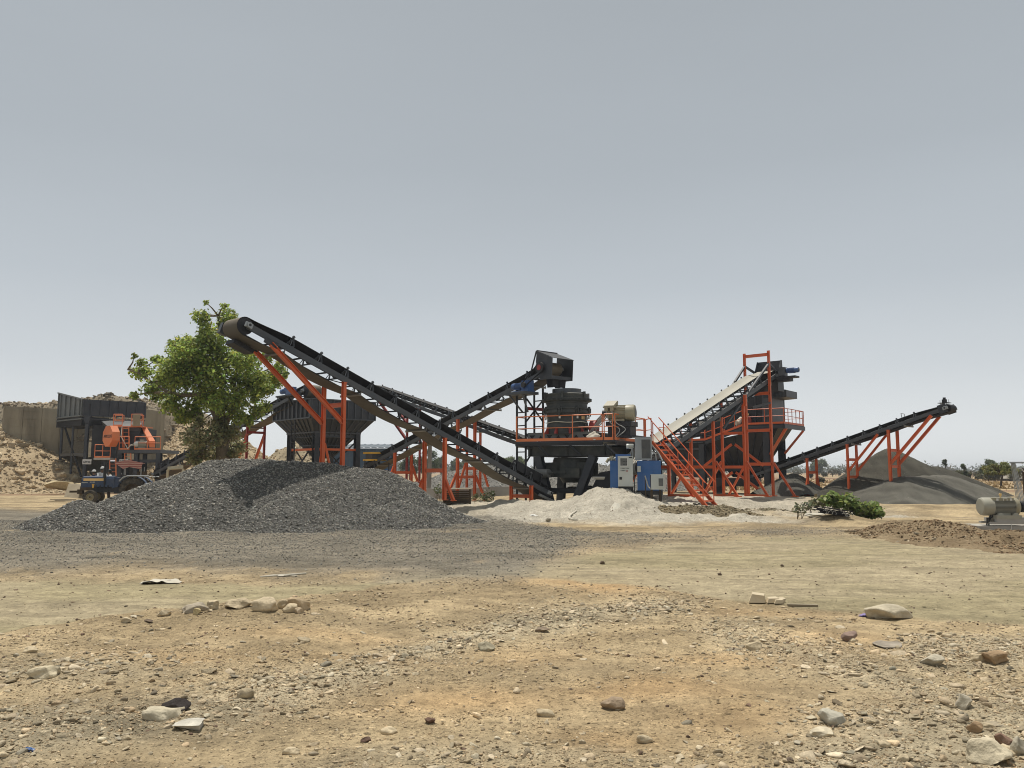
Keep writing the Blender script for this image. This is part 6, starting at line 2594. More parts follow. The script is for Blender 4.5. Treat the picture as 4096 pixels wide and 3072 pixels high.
def person(base, yaw, H, label, shirt, cap, lean=0.0, arm_fwd=(0.3, 0.3)):
    base = V(base)
    R = thing('person', label, 'person', base)
    k = H / 1.72
    c, s = math.cos(yaw), math.sin(yaw)

    def w(x, y, z):
        # x right, y forward, z up; lean bends the trunk forward from the hip
        if z > .95:
            dz = z - .95
            y = y + dz * math.sin(lean)
            z = .95 + dz * math.cos(lean)
        return base + V((x * c - y * s, x * s + y * c, z)) * k
    pts = [w(0, 0, .95), w(0, .0, 1.12), w(0, .01, 1.30), w(0, 0, 1.43), w(0, .01, 1.50), w(0, .02, 1.57), w(0, .02, 1.66)]
    rad = [(.15 * k, .11 * k), (.14 * k, .10 * k), (.16 * k, .11 * k), (.10 * k, .08 * k), (.052 * k, .055 * k), (.072 * k, .088 * k), (.062 * k, .078 * k)]
    ed = [(0, 1), (1, 2), (2, 3), (3, 4), (4, 5), (5, 6)]
    arms = []
    for sg, af in ((-1, arm_fwd[0]), (1, arm_fwd[1])):
        i = len(pts)
        pts += [w(sg * .17, 0, 1.40), w(sg * .24, .02 + af * .3, 1.13 + .05 * af), w(sg * .22, .10 + af * .9, 1.00 + .22 * af), w(sg * .21, .14 + af * 1.1, .95 + .25 * af)]
        rad += [.055 * k, .042 * k, .032 * k, .036 * k]
        ed += [(3, i), (i, i + 1), (i + 1, i + 2), (i + 2, i + 3)]
        arms.append(i)
    for sg in (-1, 1):
        i = len(pts)
        pts += [w(sg * .10, 0, .88), w(sg * .11, .02, .48), w(sg * .11, -.01, .09), w(sg * .12, .12, .04)]
        rad += [.088 * k, .058 * k, .042 * k, (.045 * k, .03 * k)]
        ed += [(0, i), (i, i + 1), (i + 1, i + 2), (i + 2, i + 3)]
    skin_obj('body', pts, ed, rad, M['skin'], R)
    # fingers and thumb on each hand
    b = MB()
    for i in arms:
        h = pts[i + 3]
        d = (pts[i + 3] - pts[i + 2]).normalized()
        sd = d.cross(UP).normalized()
        for q, ln in ((-.03, .07), (-.01, .085), (.01, .08), (.03, .06)):
            b.tube([h + sd * q * k, h + sd * q * k + d * ln * k * .6, h + sd * q * k + d * ln * k - UP * .02], [.011 * k, .010 * k, .008 * k], 5)
        b.tube([h - d * .02, h + sd * .05 * k + d * .02, h + sd * .055 * k + d * .05], [.012 * k, .011 * k, .009 * k], 5)
    b.build('fingers', M['skin'], R)
    sp = pts[0:4] + [pts[arms[0]], pts[arms[0]].lerp(pts[arms[0] + 1], .95), pts[arms[1]], pts[arms[1]].lerp(pts[arms[1] + 1], .95)]
    sr = [(.175 * k, .135 * k), (.16 * k, .122 * k), (.178 * k, .128 * k), (.105 * k, .085 * k), .07 * k, .06 * k, .07 * k, .06 * k]
    skin_obj('shirt', sp, [(0, 1), (1, 2), (2, 3), (3, 4), (4, 5), (3, 6), (6, 7)], sr, shirt, R)
    n = len(pts)
    tp = [w(0, 0, .93)] + [p for i in (n - 8, n - 4) for p in (pts[i], pts[i + 1], pts[i + 2])]
    skin_obj('trousers', tp, [(0, 1), (1, 2), (2, 3), (0, 4), (4, 5), (5, 6)], [(.16 * k, .125 * k), .105 * k, .082 * k, .07 * k, .105 * k, .082 * k, .07 * k], M['trousers'], R)
    hc = pts[6] + UP * .005
    b = MB()
    b.lathe(hc - UP * .02 * k, [(.088 * k, 0), (.096 * k, .02 * k), (.092 * k, .06 * k), (.068 * k, .10 * k), (.03 * k, .118 * k)], 18)
    f = V((-s, c, 0))
    if cap == 'cap':
        b.box(hc + f * .10 * k, (.13 * k, .10 * k, .015), V((c, s, 0)), f)
    b.build('cap' if cap == 'cap' else 'head_cloth', M['shirt'] if cap != 'hair' else M['hair'], R)
    b = MB()
    b.lathe(pts[5] - f * .018 * k + UP * .02 * k, [(.05 * k, -.05 * k), (.088 * k, 0), (.085 * k, .05 * k)], 16)
    b.build('hair', M['hair'], R)
    b = MB()
    fc = pts[5] + f * .085 * k
    rt = V((c, s, 0))
    for e in (-.032, .032):
        b.box(fc + rt * e * k + UP * .035 * k, (.022 * k, .008, .01), rt, f)
    b.box(fc - UP * .04 * k, (.05 * k, .008, .01), rt, f)
    b.build('face_features', M['hair'], R)
    b = MB()
    b.prism([fc + UP * .03 * k, fc + f * .022 * k - UP * .005, fc + rt * .014 - UP * .012 * k, fc - rt * .014 - UP * .012 * k], f * .004)
    for e in (-1, 1):
        b.lathe(pts[5] + rt * e * .075 * k + UP * .015, [(.012, -.006), (.022, 0), (.012, .006)], 10, rt)
    b.build('nose_and_ears', M['skin'], R)
    return R


person(PZ(371, 41.9, .0), math.radians(150), 1.66, 'man in white cap and navy shirt standing behind the tractor bonnet', M['navy'], 'cap')
b0 = PZ(366, 42.3, 0)
person(PZ(399, 41.6, .0), math.radians(235), 1.82, 'man in white shirt and head cloth behind the blue tractor', M['shirt'], 'cloth', lean=.10, arm_fwd=(.4, .4))
person(PZ(434, 43.2, .0), math.radians(120), 1.68, 'man in pale shirt half hidden behind the tractor exhaust', M['shirt'], 'hair')

# ================================================================== tractor
TB = P(360, 2009, 40.0)
TX = V((-.975, -.22, 0)).normalized()     # forward (to the left)
TY = V((-TX.y, TX.x, 0))                  # left of forward
if TY.y > 0:
    TY = -TY                              # towards the viewer
gz = 0.0
TO = V((TB.x, TB.y, gz)) - TY * .62       # under the front axle centre
TR = thing('tractor', 'blue farm tractor with cream band parked behind the gravel heap', 'tractor', TO)


def tp(f, s, z):
    return TO + TX * f + TY * s + UP * z


def wheel(parent, c, r, w, rim_mat, ax, lug=False):
    b = MB()
    prof = [(r * .56, w / 2), (r * .56, -w / 2), (r * .80, -w * .52), (r * .95, -w * .42), (r, -w * .22), (r, w * .22), (r * .95, w * .42), (r * .80, w * .52), (r * .56, w / 2)]
    b.lathe(c, prof, 36, ax, caps=False)
    if lug:
        for i in range(20):
            a = 2 * math.pi * i / 20
            o = ax.orthogonal().normalized()
            q = ax.cross(o)
            d = o * math.cos(a) + q * math.sin(a)
            b.box(c + d * r, (.06, .07, w * .9), d, ax.cross(d), ax)
    else:
        for k in (-.14, 0, .14):
            b.lathe(c + ax * k * w * 2, [(r * .99, -.012), (r * 1.02, -.008), (r * 1.02, .008), (r * .99, .012)], 36, ax, caps=False)
    t = b.build('tyre', M['rubber'], parent)
    b = MB()
    b.lathe(c, [(.01, w * .16), (r * .30, w * .16), (r * .48, w * .06), (r * .50, w * .34), (r * .57, w * .50)], 30, ax, caps=False)
    b.lathe(c, [(r * .5, w * .0), (r * .5, -w * .3), (r * .57, -w * .48)], 30, ax, caps=False)
    b.lathe(c + ax * w * .17, [(r * .30, 0), (r * .26, .04), (r * .12, .06)], 18, ax)
    rm = b.build('rim', rim_mat, parent)
    b = MB()
    for i in range(6):
        a = 2 * math.pi * i / 6
        o = ax.orthogonal().normalized()
        q = ax.cross(o)
        d = o * math.cos(a) + q * math.sin(a)
        b.cyl(c + ax * w * .2 + d * r * .2, c + ax * (w * .2 + .05) + d * r * .2, .018, n=6)
    b.lathe(c + ax * (w * .22), [(.05, 0), (.045, .06)], 12, ax)
    b.build('hub', M['wood_dark'], parent)


def part_empty(name, loc, parent):
    o = bpy.data.objects.new(name, None)
    COL.objects.link(o)
    o.parent = parent
    o.location = V(loc) - WL[parent.name]
    WL[o.name] = V(loc)
    return o


for s in (.62, -.62):
    w = part_empty('front_wheel', tp(0, s, .335), TR)
    wheel(w, tp(0, s, .335), .335, .20, M['cream'], TY if s > 0 else -TY)
for s in (.66, -.66):
    w = part_empty('rear_wheel', tp(-1.95, s, .64), TR)
    wheel(w, tp(-1.95, s, .64), .64, .34, M['wood_dark'], TY if s > 0 else -TY, True)
b = MB()
sec = [(-.24, .82), (-.24, 1.20), (-.18, 1.33), (-.08, 1.37), (.08, 1.37), (.18, 1.33), (.24, 1.20), (.24, .82)]
rings = []
for f, k, dz in ((.55, .86, -.035), (.50, .98, -.01), (.2, 1.0, 0), (-.95, 1.0, .02)):
    rings.append([tp(f, x * k, .82 + (z - .82) * (k if k < .9 else 1) + dz) for x, z in sec])
n = len(sec)
vs = [p for r in rings for p in r]
fs = []
for i in range(len(rings) - 1):
    for j in range(n):
        fs.append((i * n + j, i * n + (j + 1) % n, (i + 1) * n + (j + 1) % n, (i + 1) * n + j))
fs += [tuple(range(n)), tuple(range((len(rings) - 1) * n, len(rings) * n))]
b.add(vs, fs)
bonnet = b.build('bonnet', M['tractor'], TR)
b = MB()
b.box(tp(-.05, .245, 1.195), (1.02, .012, .125), TX, TY)
b.build('cream_band', M['stripe'], bonnet)
b = MB()
b.box(tp(.40, .245, 1.05), (.28, .012, .05), TX, TY)
b.build('bonnet_strip', M['galv'], bonnet)
text_part('EICHER', .075, tp(.16, .25, 1.045), -TX, UP, M['white'], bonnet, depth=.008)
b = MB()
b.prism([tp(.06, .25, .98), tp(-.06, .25, .98), tp(-.03, .25, .78), tp(.03, .25, .78)], TY * .008)
b.build('badge', M['yellow'], bonnet)
b = MB()
b.box(tp(.56, 0, 1.0), (.03, .40, .38), TX, TY)
for i in range(7):
    b.box(tp(.58, 0, .86 + i * .05), (.015, .38, .012), TX, TY)
b.build('grille', M['black'], TR)
b = MB()
b.box(tp(.30, 0, .76), (.6, .42, .2), TX, TY)
b.box(tp(.62, 0, .60), (.22, .40, .22), TX, TY)
b.box(tp(.86, .05, .60), (.50, .09, .10), TX, TY)
b.build('front_frame', M['wood_dark'], TR)
b = MB()
b.cyl(tp(0, -.55, .34), tp(0, .55, .34), .05, n=12)
b.box(tp(0, 0, .45), (.16, .3, .24), TX, TY)
b.build('front_axle', M['black'], TR)
b = MB()
b.box(tp(-.45, 0, .80), (1.0, .34, .45), TX, TY)
for i in range(4):
    b.cyl(tp(-.15 - .18 * i, .18, .95), tp(-.15 - .18 * i, .24, .78), .05, n=10)
b.box(tp(-1.5, 0, .72), (1.1, .36, .46), TX, TY)
b.build('engine', M['black'], TR)
b = MB()
b.cyl(tp(-.52, .26, .95), tp(-.52, .28, 1.55), .045, n=14)
b.cyl(tp(-.52, .28, 1.30), tp(-.52, .28, 1.78), .075, n=16)
b.cyl(tp(-.52, .28, 1.78), tp(-.52, .28, 2.02), .05, n=12)
b.build('exhaust', M['black'], TR)
b = MB()
b.prism([tp(-.95, .2, 1.33), tp(-1.15, .2, 1.3), tp(-1.15, .2, .85), tp(-.85, .2, .75)], -TY * .4)
b.build('dash_panel', M['tractor'], TR)
b = MB()
ring = [tp(-1.33 + .10 * math.cos(a), .20 * math.sin(a), 1.36 + .16 * math.cos(a)) for a in np.linspace(0, 2 * math.pi, 25)]
b.tube(ring, .015, 6, caps=False)
b.cyl(tp(-1.1, 0, 1.2), tp(-1.33, 0, 1.36), .02, n=8)
b.build('steering_wheel', M['black'], TR)
for s in (.66, -.66):
    b = MB()
    pr = []
    for a in np.linspace(math.radians(15), math.radians(165), 14):
        pr.append((math.cos(a), math.sin(a)))
    vs, fs = [], []
    for x, z in pr:
        for r in (.70, .72):
            for q in (-.19, .19):
                vs.append(tp(-1.95 + x * r, s + q, .66 + z * r))
    for i in range(len(pr) - 1):
        a0 = i * 4
        fs += [(a0, a0 + 1, a0 + 5, a0 + 4), (a0 + 2, a0 + 6, a0 + 7, a0 + 3), (a0, a0 + 4, a0 + 6, a0 + 2), (a0 + 1, a0 + 3, a0 + 7, a0 + 5)]
    b.add(vs, fs)
    b.build('mudguard', M['tractor'], TR)
b = MB()
b.tube([tp(-1.35, .86, 1.13), tp(-1.50, .88, 1.30), tp(-1.72, .88, 1.38), tp(-2.7, .88, 1.38)], .035, 8)
b.build('guard_pipe', M['galv'], TR)
b = MB()
b.box(tp(-1.85, 0, 1.02), (.42, .44, .08), TX, TY)
b.box(tp(-2.05, 0, 1.20), (.06, .42, .30), TX, TY)
b.build('seat', M['black'], TR)

# ================================================================== cart with the red striped awning
y = 45.5
gz0 = 0.0
A0 = P(522, 1840, y)
AW = thing('awning_cart', 'pump cart under a faded red striped awning behind the tractor', 'cart', V((A0.x, y, 0)))
ridge0, ridge1 = P(515, 1840, 44.8), P(520, 1843, 46.4)
l0, l1 = P(458, 1850, 44.9), P(468, 1852, 46.4)
r0, r1 = P(571, 1853, 44.8), P(580, 1854, 46.4)
b = MB()
b.plate([ridge0, ridge1, l1, l0], .02)
b.plate([ridge0 + V((.02, 0, 0)), ridge1 + V((.02, 0, 0)), r1, r0], .02)
f0, f1, f2, f3 = l0 + V((0, -.02, 0)), r0 + V((0, -.02, 0)), P(563, 1877, 44.78), P(492, 1876, 44.78)
b.plate([f0, ridge0 + V((0, -.02, 0)), P(517, 1868, 44.78), f3], .018)
b.plate([ridge0 + V((.01, -.02, 0)), f1, f2, P(518, 1868, 44.78)], .018)
b.build('awning', M['awning'], AW)
b = MB()
for px, yy in ((495, 44.9), (562, 44.9), (500, 46.3), (575, 46.3)):
    p = PZ(px, yy, 1)
    b.cyl(V((p.x, p.y, 0.3)), V((p.x, p.y, P(px, 1868, yy).z)), .025, n=8)
b.build('awning_post', M['galv'], AW)
b = MB()
for px, yy in ((480, 44.9), (590, 44.9)):
    pass
p = PZ(535, 45.6, 1)
b.box(V((p.x, p.y, .85)), (1.6, 1.0, .12))
b.box(V((p.x - .15, p.y, 1.15)), (.7, .6, .5))
b.box(V((p.x + .45, p.y, 1.25)), (.35, .5, .7))
b.cyl(V((p.x - .55, p.y - .3, 1.05)), V((p.x - .1, p.y - .3, 1.05)), .16, n=14)
b.build('engine_block', M['wood_dark'], AW)
for px in (512, 556):
    w = part_empty('wheel', V((PZ(px, 45.0, .3).x, 45.0, .36)), AW)
    wheel(w, WL[w.name], .36, .16, M['cream'], V((0, -1, 0)))
b = MB()
for px in (583, 600, 617):
    p = PZ(px, 45.0, .8)
    b.tube([V((p.x - .12, 45, .9)), V((p.x - .10, 45, 1.25)), V((p.x + .1, 45, 1.32)), V((p.x + .25, 45, 1.3))], .022, 6)
b.build('hoop', M['galv'], AW)

# cream board lying on the gravel crest, boards by the tractor
b = MB()
p = [P(671, 1868, 34.5), P(733, 1861, 34.5), P(733, 1875, 34.4), P(671, 1880, 34.4)]
b.plate(p, .05)
b.beam(p[3], V((p[3].x, p[3].y, 0)), .08, .08)
b.beam(p[2], V((p[2].x, p[2].y, 0)), .08, .08)
tag(b.build('panel_board', M['foam']), 'cream panel board edge showing behind the gravel heap', 'board')
b = MB()
b.prism([P(274, 1936, 41.3), P(346, 1939, 41.0), P(331, 1995, 40.4), P(256, 1988, 40.6)], V((.02, .06, .02)))
tag(b.build('wooden_board', M['wood']), 'grey plank board leaning at the tractor front', 'board')
b = MB()
for k, (a, c) in enumerate(((P(195, 1993, 43), P(260, 1990, 43)), (P(225, 1992, 42.7), P(315, 1995, 42.2)), (P(206, 1990, 43.3), P(300, 1989, 42.8)))):
    a.z = c.z = .04 + .04 * k
    b.beam(a, c, .18, .035)
tag(b.build('plank_stack', M['wood']), 'loose planks lying flat on the ground beside the tractor', 'planks')
for (px, row, y, sz, sd, lb) in ((250, 1935, 56, (2.4, 1.3, .55), 31, 'pale yellow flat boulder slab at the rock slope toe'), (330, 1942, 54, (1.5, 1.0, .5), 32, 'small pale boulder behind the leaning plank board')):
    rng = np.random.default_rng(sd)
    v, f = rock_verts(3, rng, 14, .015, .5, .85)
    v = v * np.array([sz[0] * .6, sz[1] * .6, sz[2] * .9])[None]
    p = P(px, row, y)
    c = np.tile(np.array([[.46, .37, .22]]), (len(v), 1))
    o = npmesh('boulder', v + np.array([p.x, p.y, p.z - .1])[None], f.ravel(), np.full(len(f), 3), M['rubble'], c, loc=p)
    tag(o, lb, 'boulder')

# ================================================================== big electric motor at the right edge
MY = 20.3
pc = P(4000, 2035, MY)
GX, GY = V((.999, -.03, 0)), V((.03, .999, 0))
k = MY / F
MT = thing('concrete_plinth', 'pale concrete motor plinth partly buried in brown soil', 'plinth', V((pc.x, pc.y, 0)))
z0 = P(4000, 2102, MY).z
b = MB()
x0, x1 = (3893 - 4000) * k, 1.9
vs = [V((pc.x, pc.y, 0)) + GX * x + GY * y_ + UP * z for x, y_, z in ((x0, -.28, -.2), (x1, -.28, -.2), (x1, .75, -.2), (x0, .75, -.2), (x0, -.26, z0), (x1, -.26, z0), (x1, .75, z0), (x0 + .0, .75, z0))]
b.hexa(vs)
b.build('plinth_block', M['conc_pale'], MT)
EM = thing('electric_motor', 'large cream and green electric motor bolted on the concrete plinth', 'motor', V((pc.x, pc.y, z0)))
r = 71 * k / 2 * 1.0
mz = P(4000, 2026, MY).z
a0 = V((pc.x, pc.y, mz)) + GX * (3922 - 4000) * k
a1 = V((pc.x, pc.y, mz)) + GX * (4066 - 4000) * k
b = MB()
b.cyl(a0 + GX * .2, a1 - GX * .05, r * .80, n=32)
body = b.build('motor_body', M['motor_grey'], EM)
b = MB()
for i in range(44):
    a = 2 * math.pi * i / 44
    d = V((0, math.cos(a), math.sin(a)))
    if d.z > .80 and d.y < .3:
        continue
    b.beam(a0 + GX * .27 + d * r * .89, a1 - GX * .12 + d * r * .89, .010, r * .2, GX.cross(d))
b.build('cooling_fin', M['motor_grey'], body)
b = MB()
b.lathe(a0, [(r * .5, -.004), (r * .82, .0), (r * .95, .025), (r * 1.0, .07), (r * 1.0, .27), (r * .9, .275)], 40, GX)
b.build('fan_cowl', M['motor_shell'], EM)
b = MB()
b.lathe(a1 - GX * .14, [(r * .8, 0), (r * .97, .01), (r * .97, .10), (r * .9, .13), (r * .4, .16)], 40, GX)
b.build('end_shield', M['cream'], EM)
b = MB()
b.box(V((pc.x, pc.y, mz + r * .83)) - GY * r * .1 + GX * .0, (.52, r * 1.25, r * .30), GX, GY)
b.build('top_panel', M['cream'], EM)
b = MB()
tpz = mz + r * .79
for x, w in ((-.145, .05), (.0, .014), (.09, .014), (.19, .05)):
    b.box(V((pc.x, pc.y, tpz)) + GX * x - GY * (r * .735), (w, .02, .055), GX, GY)
b.box(V((pc.x, pc.y, tpz + .02)) + GX * .045 - GY * (r * .735), (.09, .02, .012), GX, GY)
b.build('top_lettering_plate', M['white'], EM)
b = MB()
e = V((pc.x, pc.y, mz + r)) + GX * .03
b.cyl(e - UP * .02, e + UP * .05, .018, n=8)
b.lathe(e + UP * .075, [(.012, -.014), (.035, -.008), (.035, .008), (.012, .014)], 14, GY)
b.build('lifting_eye', M['stripe'], EM)
b = MB()
b.cyl(a1, a1 + GX * .14, .04, n=12)
b.build('shaft', M['black'], EM)
b = MB()
b.lathe(a1 + GX * .06, [(r * .60, 0), (r * .64, .01), (r * .64, .30), (r * .6, .31)], 30, GX)
b.build('belt_pulley', M['black'], EM)
b = MB()
fz = mz - r * .98
for x in (-.12, .25):
    b.lathe(V((pc.x, pc.y, fz)) + GX * x - GY * .20, [(.03, -.05), (.075, -.04), (.075, .04), (.03, .05)], 18, GY)
b.box(V((pc.x, pc.y, fz - .03)) + GX * .06 - GY * .1, (.62, .35, .09), GX, GY)
b.box(V((pc.x, pc.y, fz + .03)) + GX * .08, (.2, .3, .1), GX, GY)
b.build('motor_foot', M['motor_shell'], EM)
b = MB()
for yy in (-.22, .25):
    b.beam(V((pc.x, pc.y, fz - .105)) + GX * -.25 + GY * yy, V((pc.x, pc.y, fz - .105)) + GX * 1.9 + GY * yy, .09, .09, GY)
    b.beam(V((pc.x, pc.y, fz - .175)) + GX * -.38 + GY * yy, V((pc.x, pc.y, fz - .175)) + GX * 1.9 + GY * yy, .12, .05, GY)
b.build('slide_rail', M['conc_pale'], EM)
b = MB()
for o in (0, .05):
    b.tube([a0 + GX * (.20 + o) - UP * r * .9 - GY * .1, a0 + GX * (.17 + o) - UP * r * 1.15 - GY * .12, a0 + GX * (.11 + o) - UP * (r * 1.3) - GY * .13, V((a0.x + .05 + o, pc.y - .14, z0 + .012))], .018, 6)
b.build('power_cable', M['cable_dark'], EM)
b = MB()
q = V((pc.x, pc.y - .235, fz)) + GX * .1
b.tube([q, q + V((-.03, -.01, -.06)), q + V((.0, -.02, -.16)), q + V((-.02, -.06, -.24)), V((q.x - .04, pc.y - .30, z0 - .12))], .007, 5)
b.build('white_wire', M['white'], EM)
b = MB()
V0 = a1 + GX * .125
for i in range(4):
    x = GX * (.030 * i - .045)
    b.beam(V0 + x - GY * r * .5, V0 + x + V((-.02, .2, 1.1)), .014, .010, GX)
    b.beam(V0 + x + GY * r * .5, V0 + x + V((-.02, .2, 1.1)) + GY * .02, .014, .010, GX)
b.build('drive_belt', M['cable'], EM)
# the driven drum above, on its post at the frame's edge
DR = thing('drive_post', 'dark steel post carrying the upper belt pulley at the plinth', 'post', V((V0.x + .35, pc.y + .35, 0)))
b = MB()
b.ibeam(V((V0.x + .80, pc.y + .45, -.1)), V((V0.x + .80, pc.y + .45, mz + 1.35)), .16, .16, V((1, 0, 0)))
b.build('post', M['orange'], DR)
b = MB()
b.cyl(V0 + V((-.10, .2, 1.1)), V0 + V((.8, .2, 1.1)), .022, n=12)
b.build('upper_pulley', M['galv'], DR)
b = MB()
p = P(4094, 1890, 21.2)
b.beam(V((p.x, p.y, 0)), V((p.x, p.y, P(4094, 1888, 21.2).z)), .05, .05)
tag(b.build('steel_rod', M['wood_dark']), 'rusty steel rod upright beside the drive belt', 'rod')

# ================================================================== foliage helper
def leaves(centres, radii, n, size, rng, col, colvar=.3, shell=.55, up=.5, quad=6, droop=0):
    """leaf-sized faces inside ellipsoids; returns arrays. radii may be (k,3)"""
    centres = np.asarray(centres, float)
    radii = np.asarray(radii, float)
    if radii.ndim == 1:
        radii = np.repeat(radii[:, None], 3, 1)
    vol = radii.prod(1) ** (2 / 3)
    k = rng.choice(len(centres), n, p=vol / vol.sum())
    d = rng.normal(0, 1, (n, 3))
    d /= np.linalg.norm(d, axis=1)[:, None]
    rr = shell + (1 - shell) * rng.uniform(0, 1, n) ** .6
    rr *= np.where(rng.uniform(0, 1, n) < .25, rng.uniform(.2, 1.0, n), 1.0)
    rr *= 1 + .18 * rng.normal(0, 1, n)
    p = centres[k] + d * rr[:, None] * radii[k]
    # clustering: pull leaves to random twig tips
    nt = max(8, n // 9)
    tip = rng.integers(0, n, nt)
    g = rng.integers(0, nt, n)
    near = p[tip[g]] - p
    dist = np.linalg.norm(near, axis=1)
    # choose closest of 4 random tips in the same blob for a natural clumping
    best = np.full(n, 1e9)
    tgt = p.copy()
    for _ in range(10):
        g = rng.integers(0, nt, n)
        q = p[tip[g]]
        dd = np.linalg.norm(q - p, axis=1)
        m = dd < best
        best[m] = dd[m]
        tgt[m] = q[m]
    m = best < 1.2 * radii[k].mean(1)
    p[m] = p[m] * .45 + tgt[m] * .55 + rng.normal(0, size * .9, (m.sum(), 3))
    nn = rng.normal(0, 1, (n, 3)) + np.array([0, 0, up * 2])[None] + d * .5
    nn /= np.linalg.norm(nn, axis=1)[:, None]
    a = np.cross(nn, rng.normal(0, 1, (n, 3)))
    a /= np.linalg.norm(a, axis=1)[:, None]
    b_ = np.cross(nn, a)
    s = size * rng.uniform(.6, 1.25, n)
    if quad == 6:
        sh = [(-1.0, 0), (-.45, .52), (.25, .50), (1.05, 0), (.25, -.50), (-.45, -.52)]
        fold = [0, .16, .16, -.1, .16, .16]
    else:
        sh = [(-1, 0), (0, .55), (1, 0), (0, -.55)]
        fold = [0, .12, 0, .12]
    vs = np.stack([p + a * (s * x)[:, None] + b_ * (s * y)[:, None] + nn * (s * f)[:, None] for (x, y), f in zip(sh, fold)], 1)
    q = len(sh)
    cc = np.asarray(col)
    if cc.ndim == 2:
        cc = cc[k]
    else:
        cc = np.repeat(cc[None], n, 0)
    clump = .75 + .5 * vnoise(p[:, 0] * 1.7 + p[:, 1] * .9, p[:, 2] * 1.7, 7)
    cc = cc * np.clip(1 + rng.normal(0, colvar, n), .4, 2)[:, None] * clump[:, None]
    cc[:, 0] *= 1 + rng.normal(0, .12, n)
    return vs.reshape(-1, 3), np.arange(n * q), np.full(n, q), np.repeat(np.clip(cc, .005, .6), q, 0)


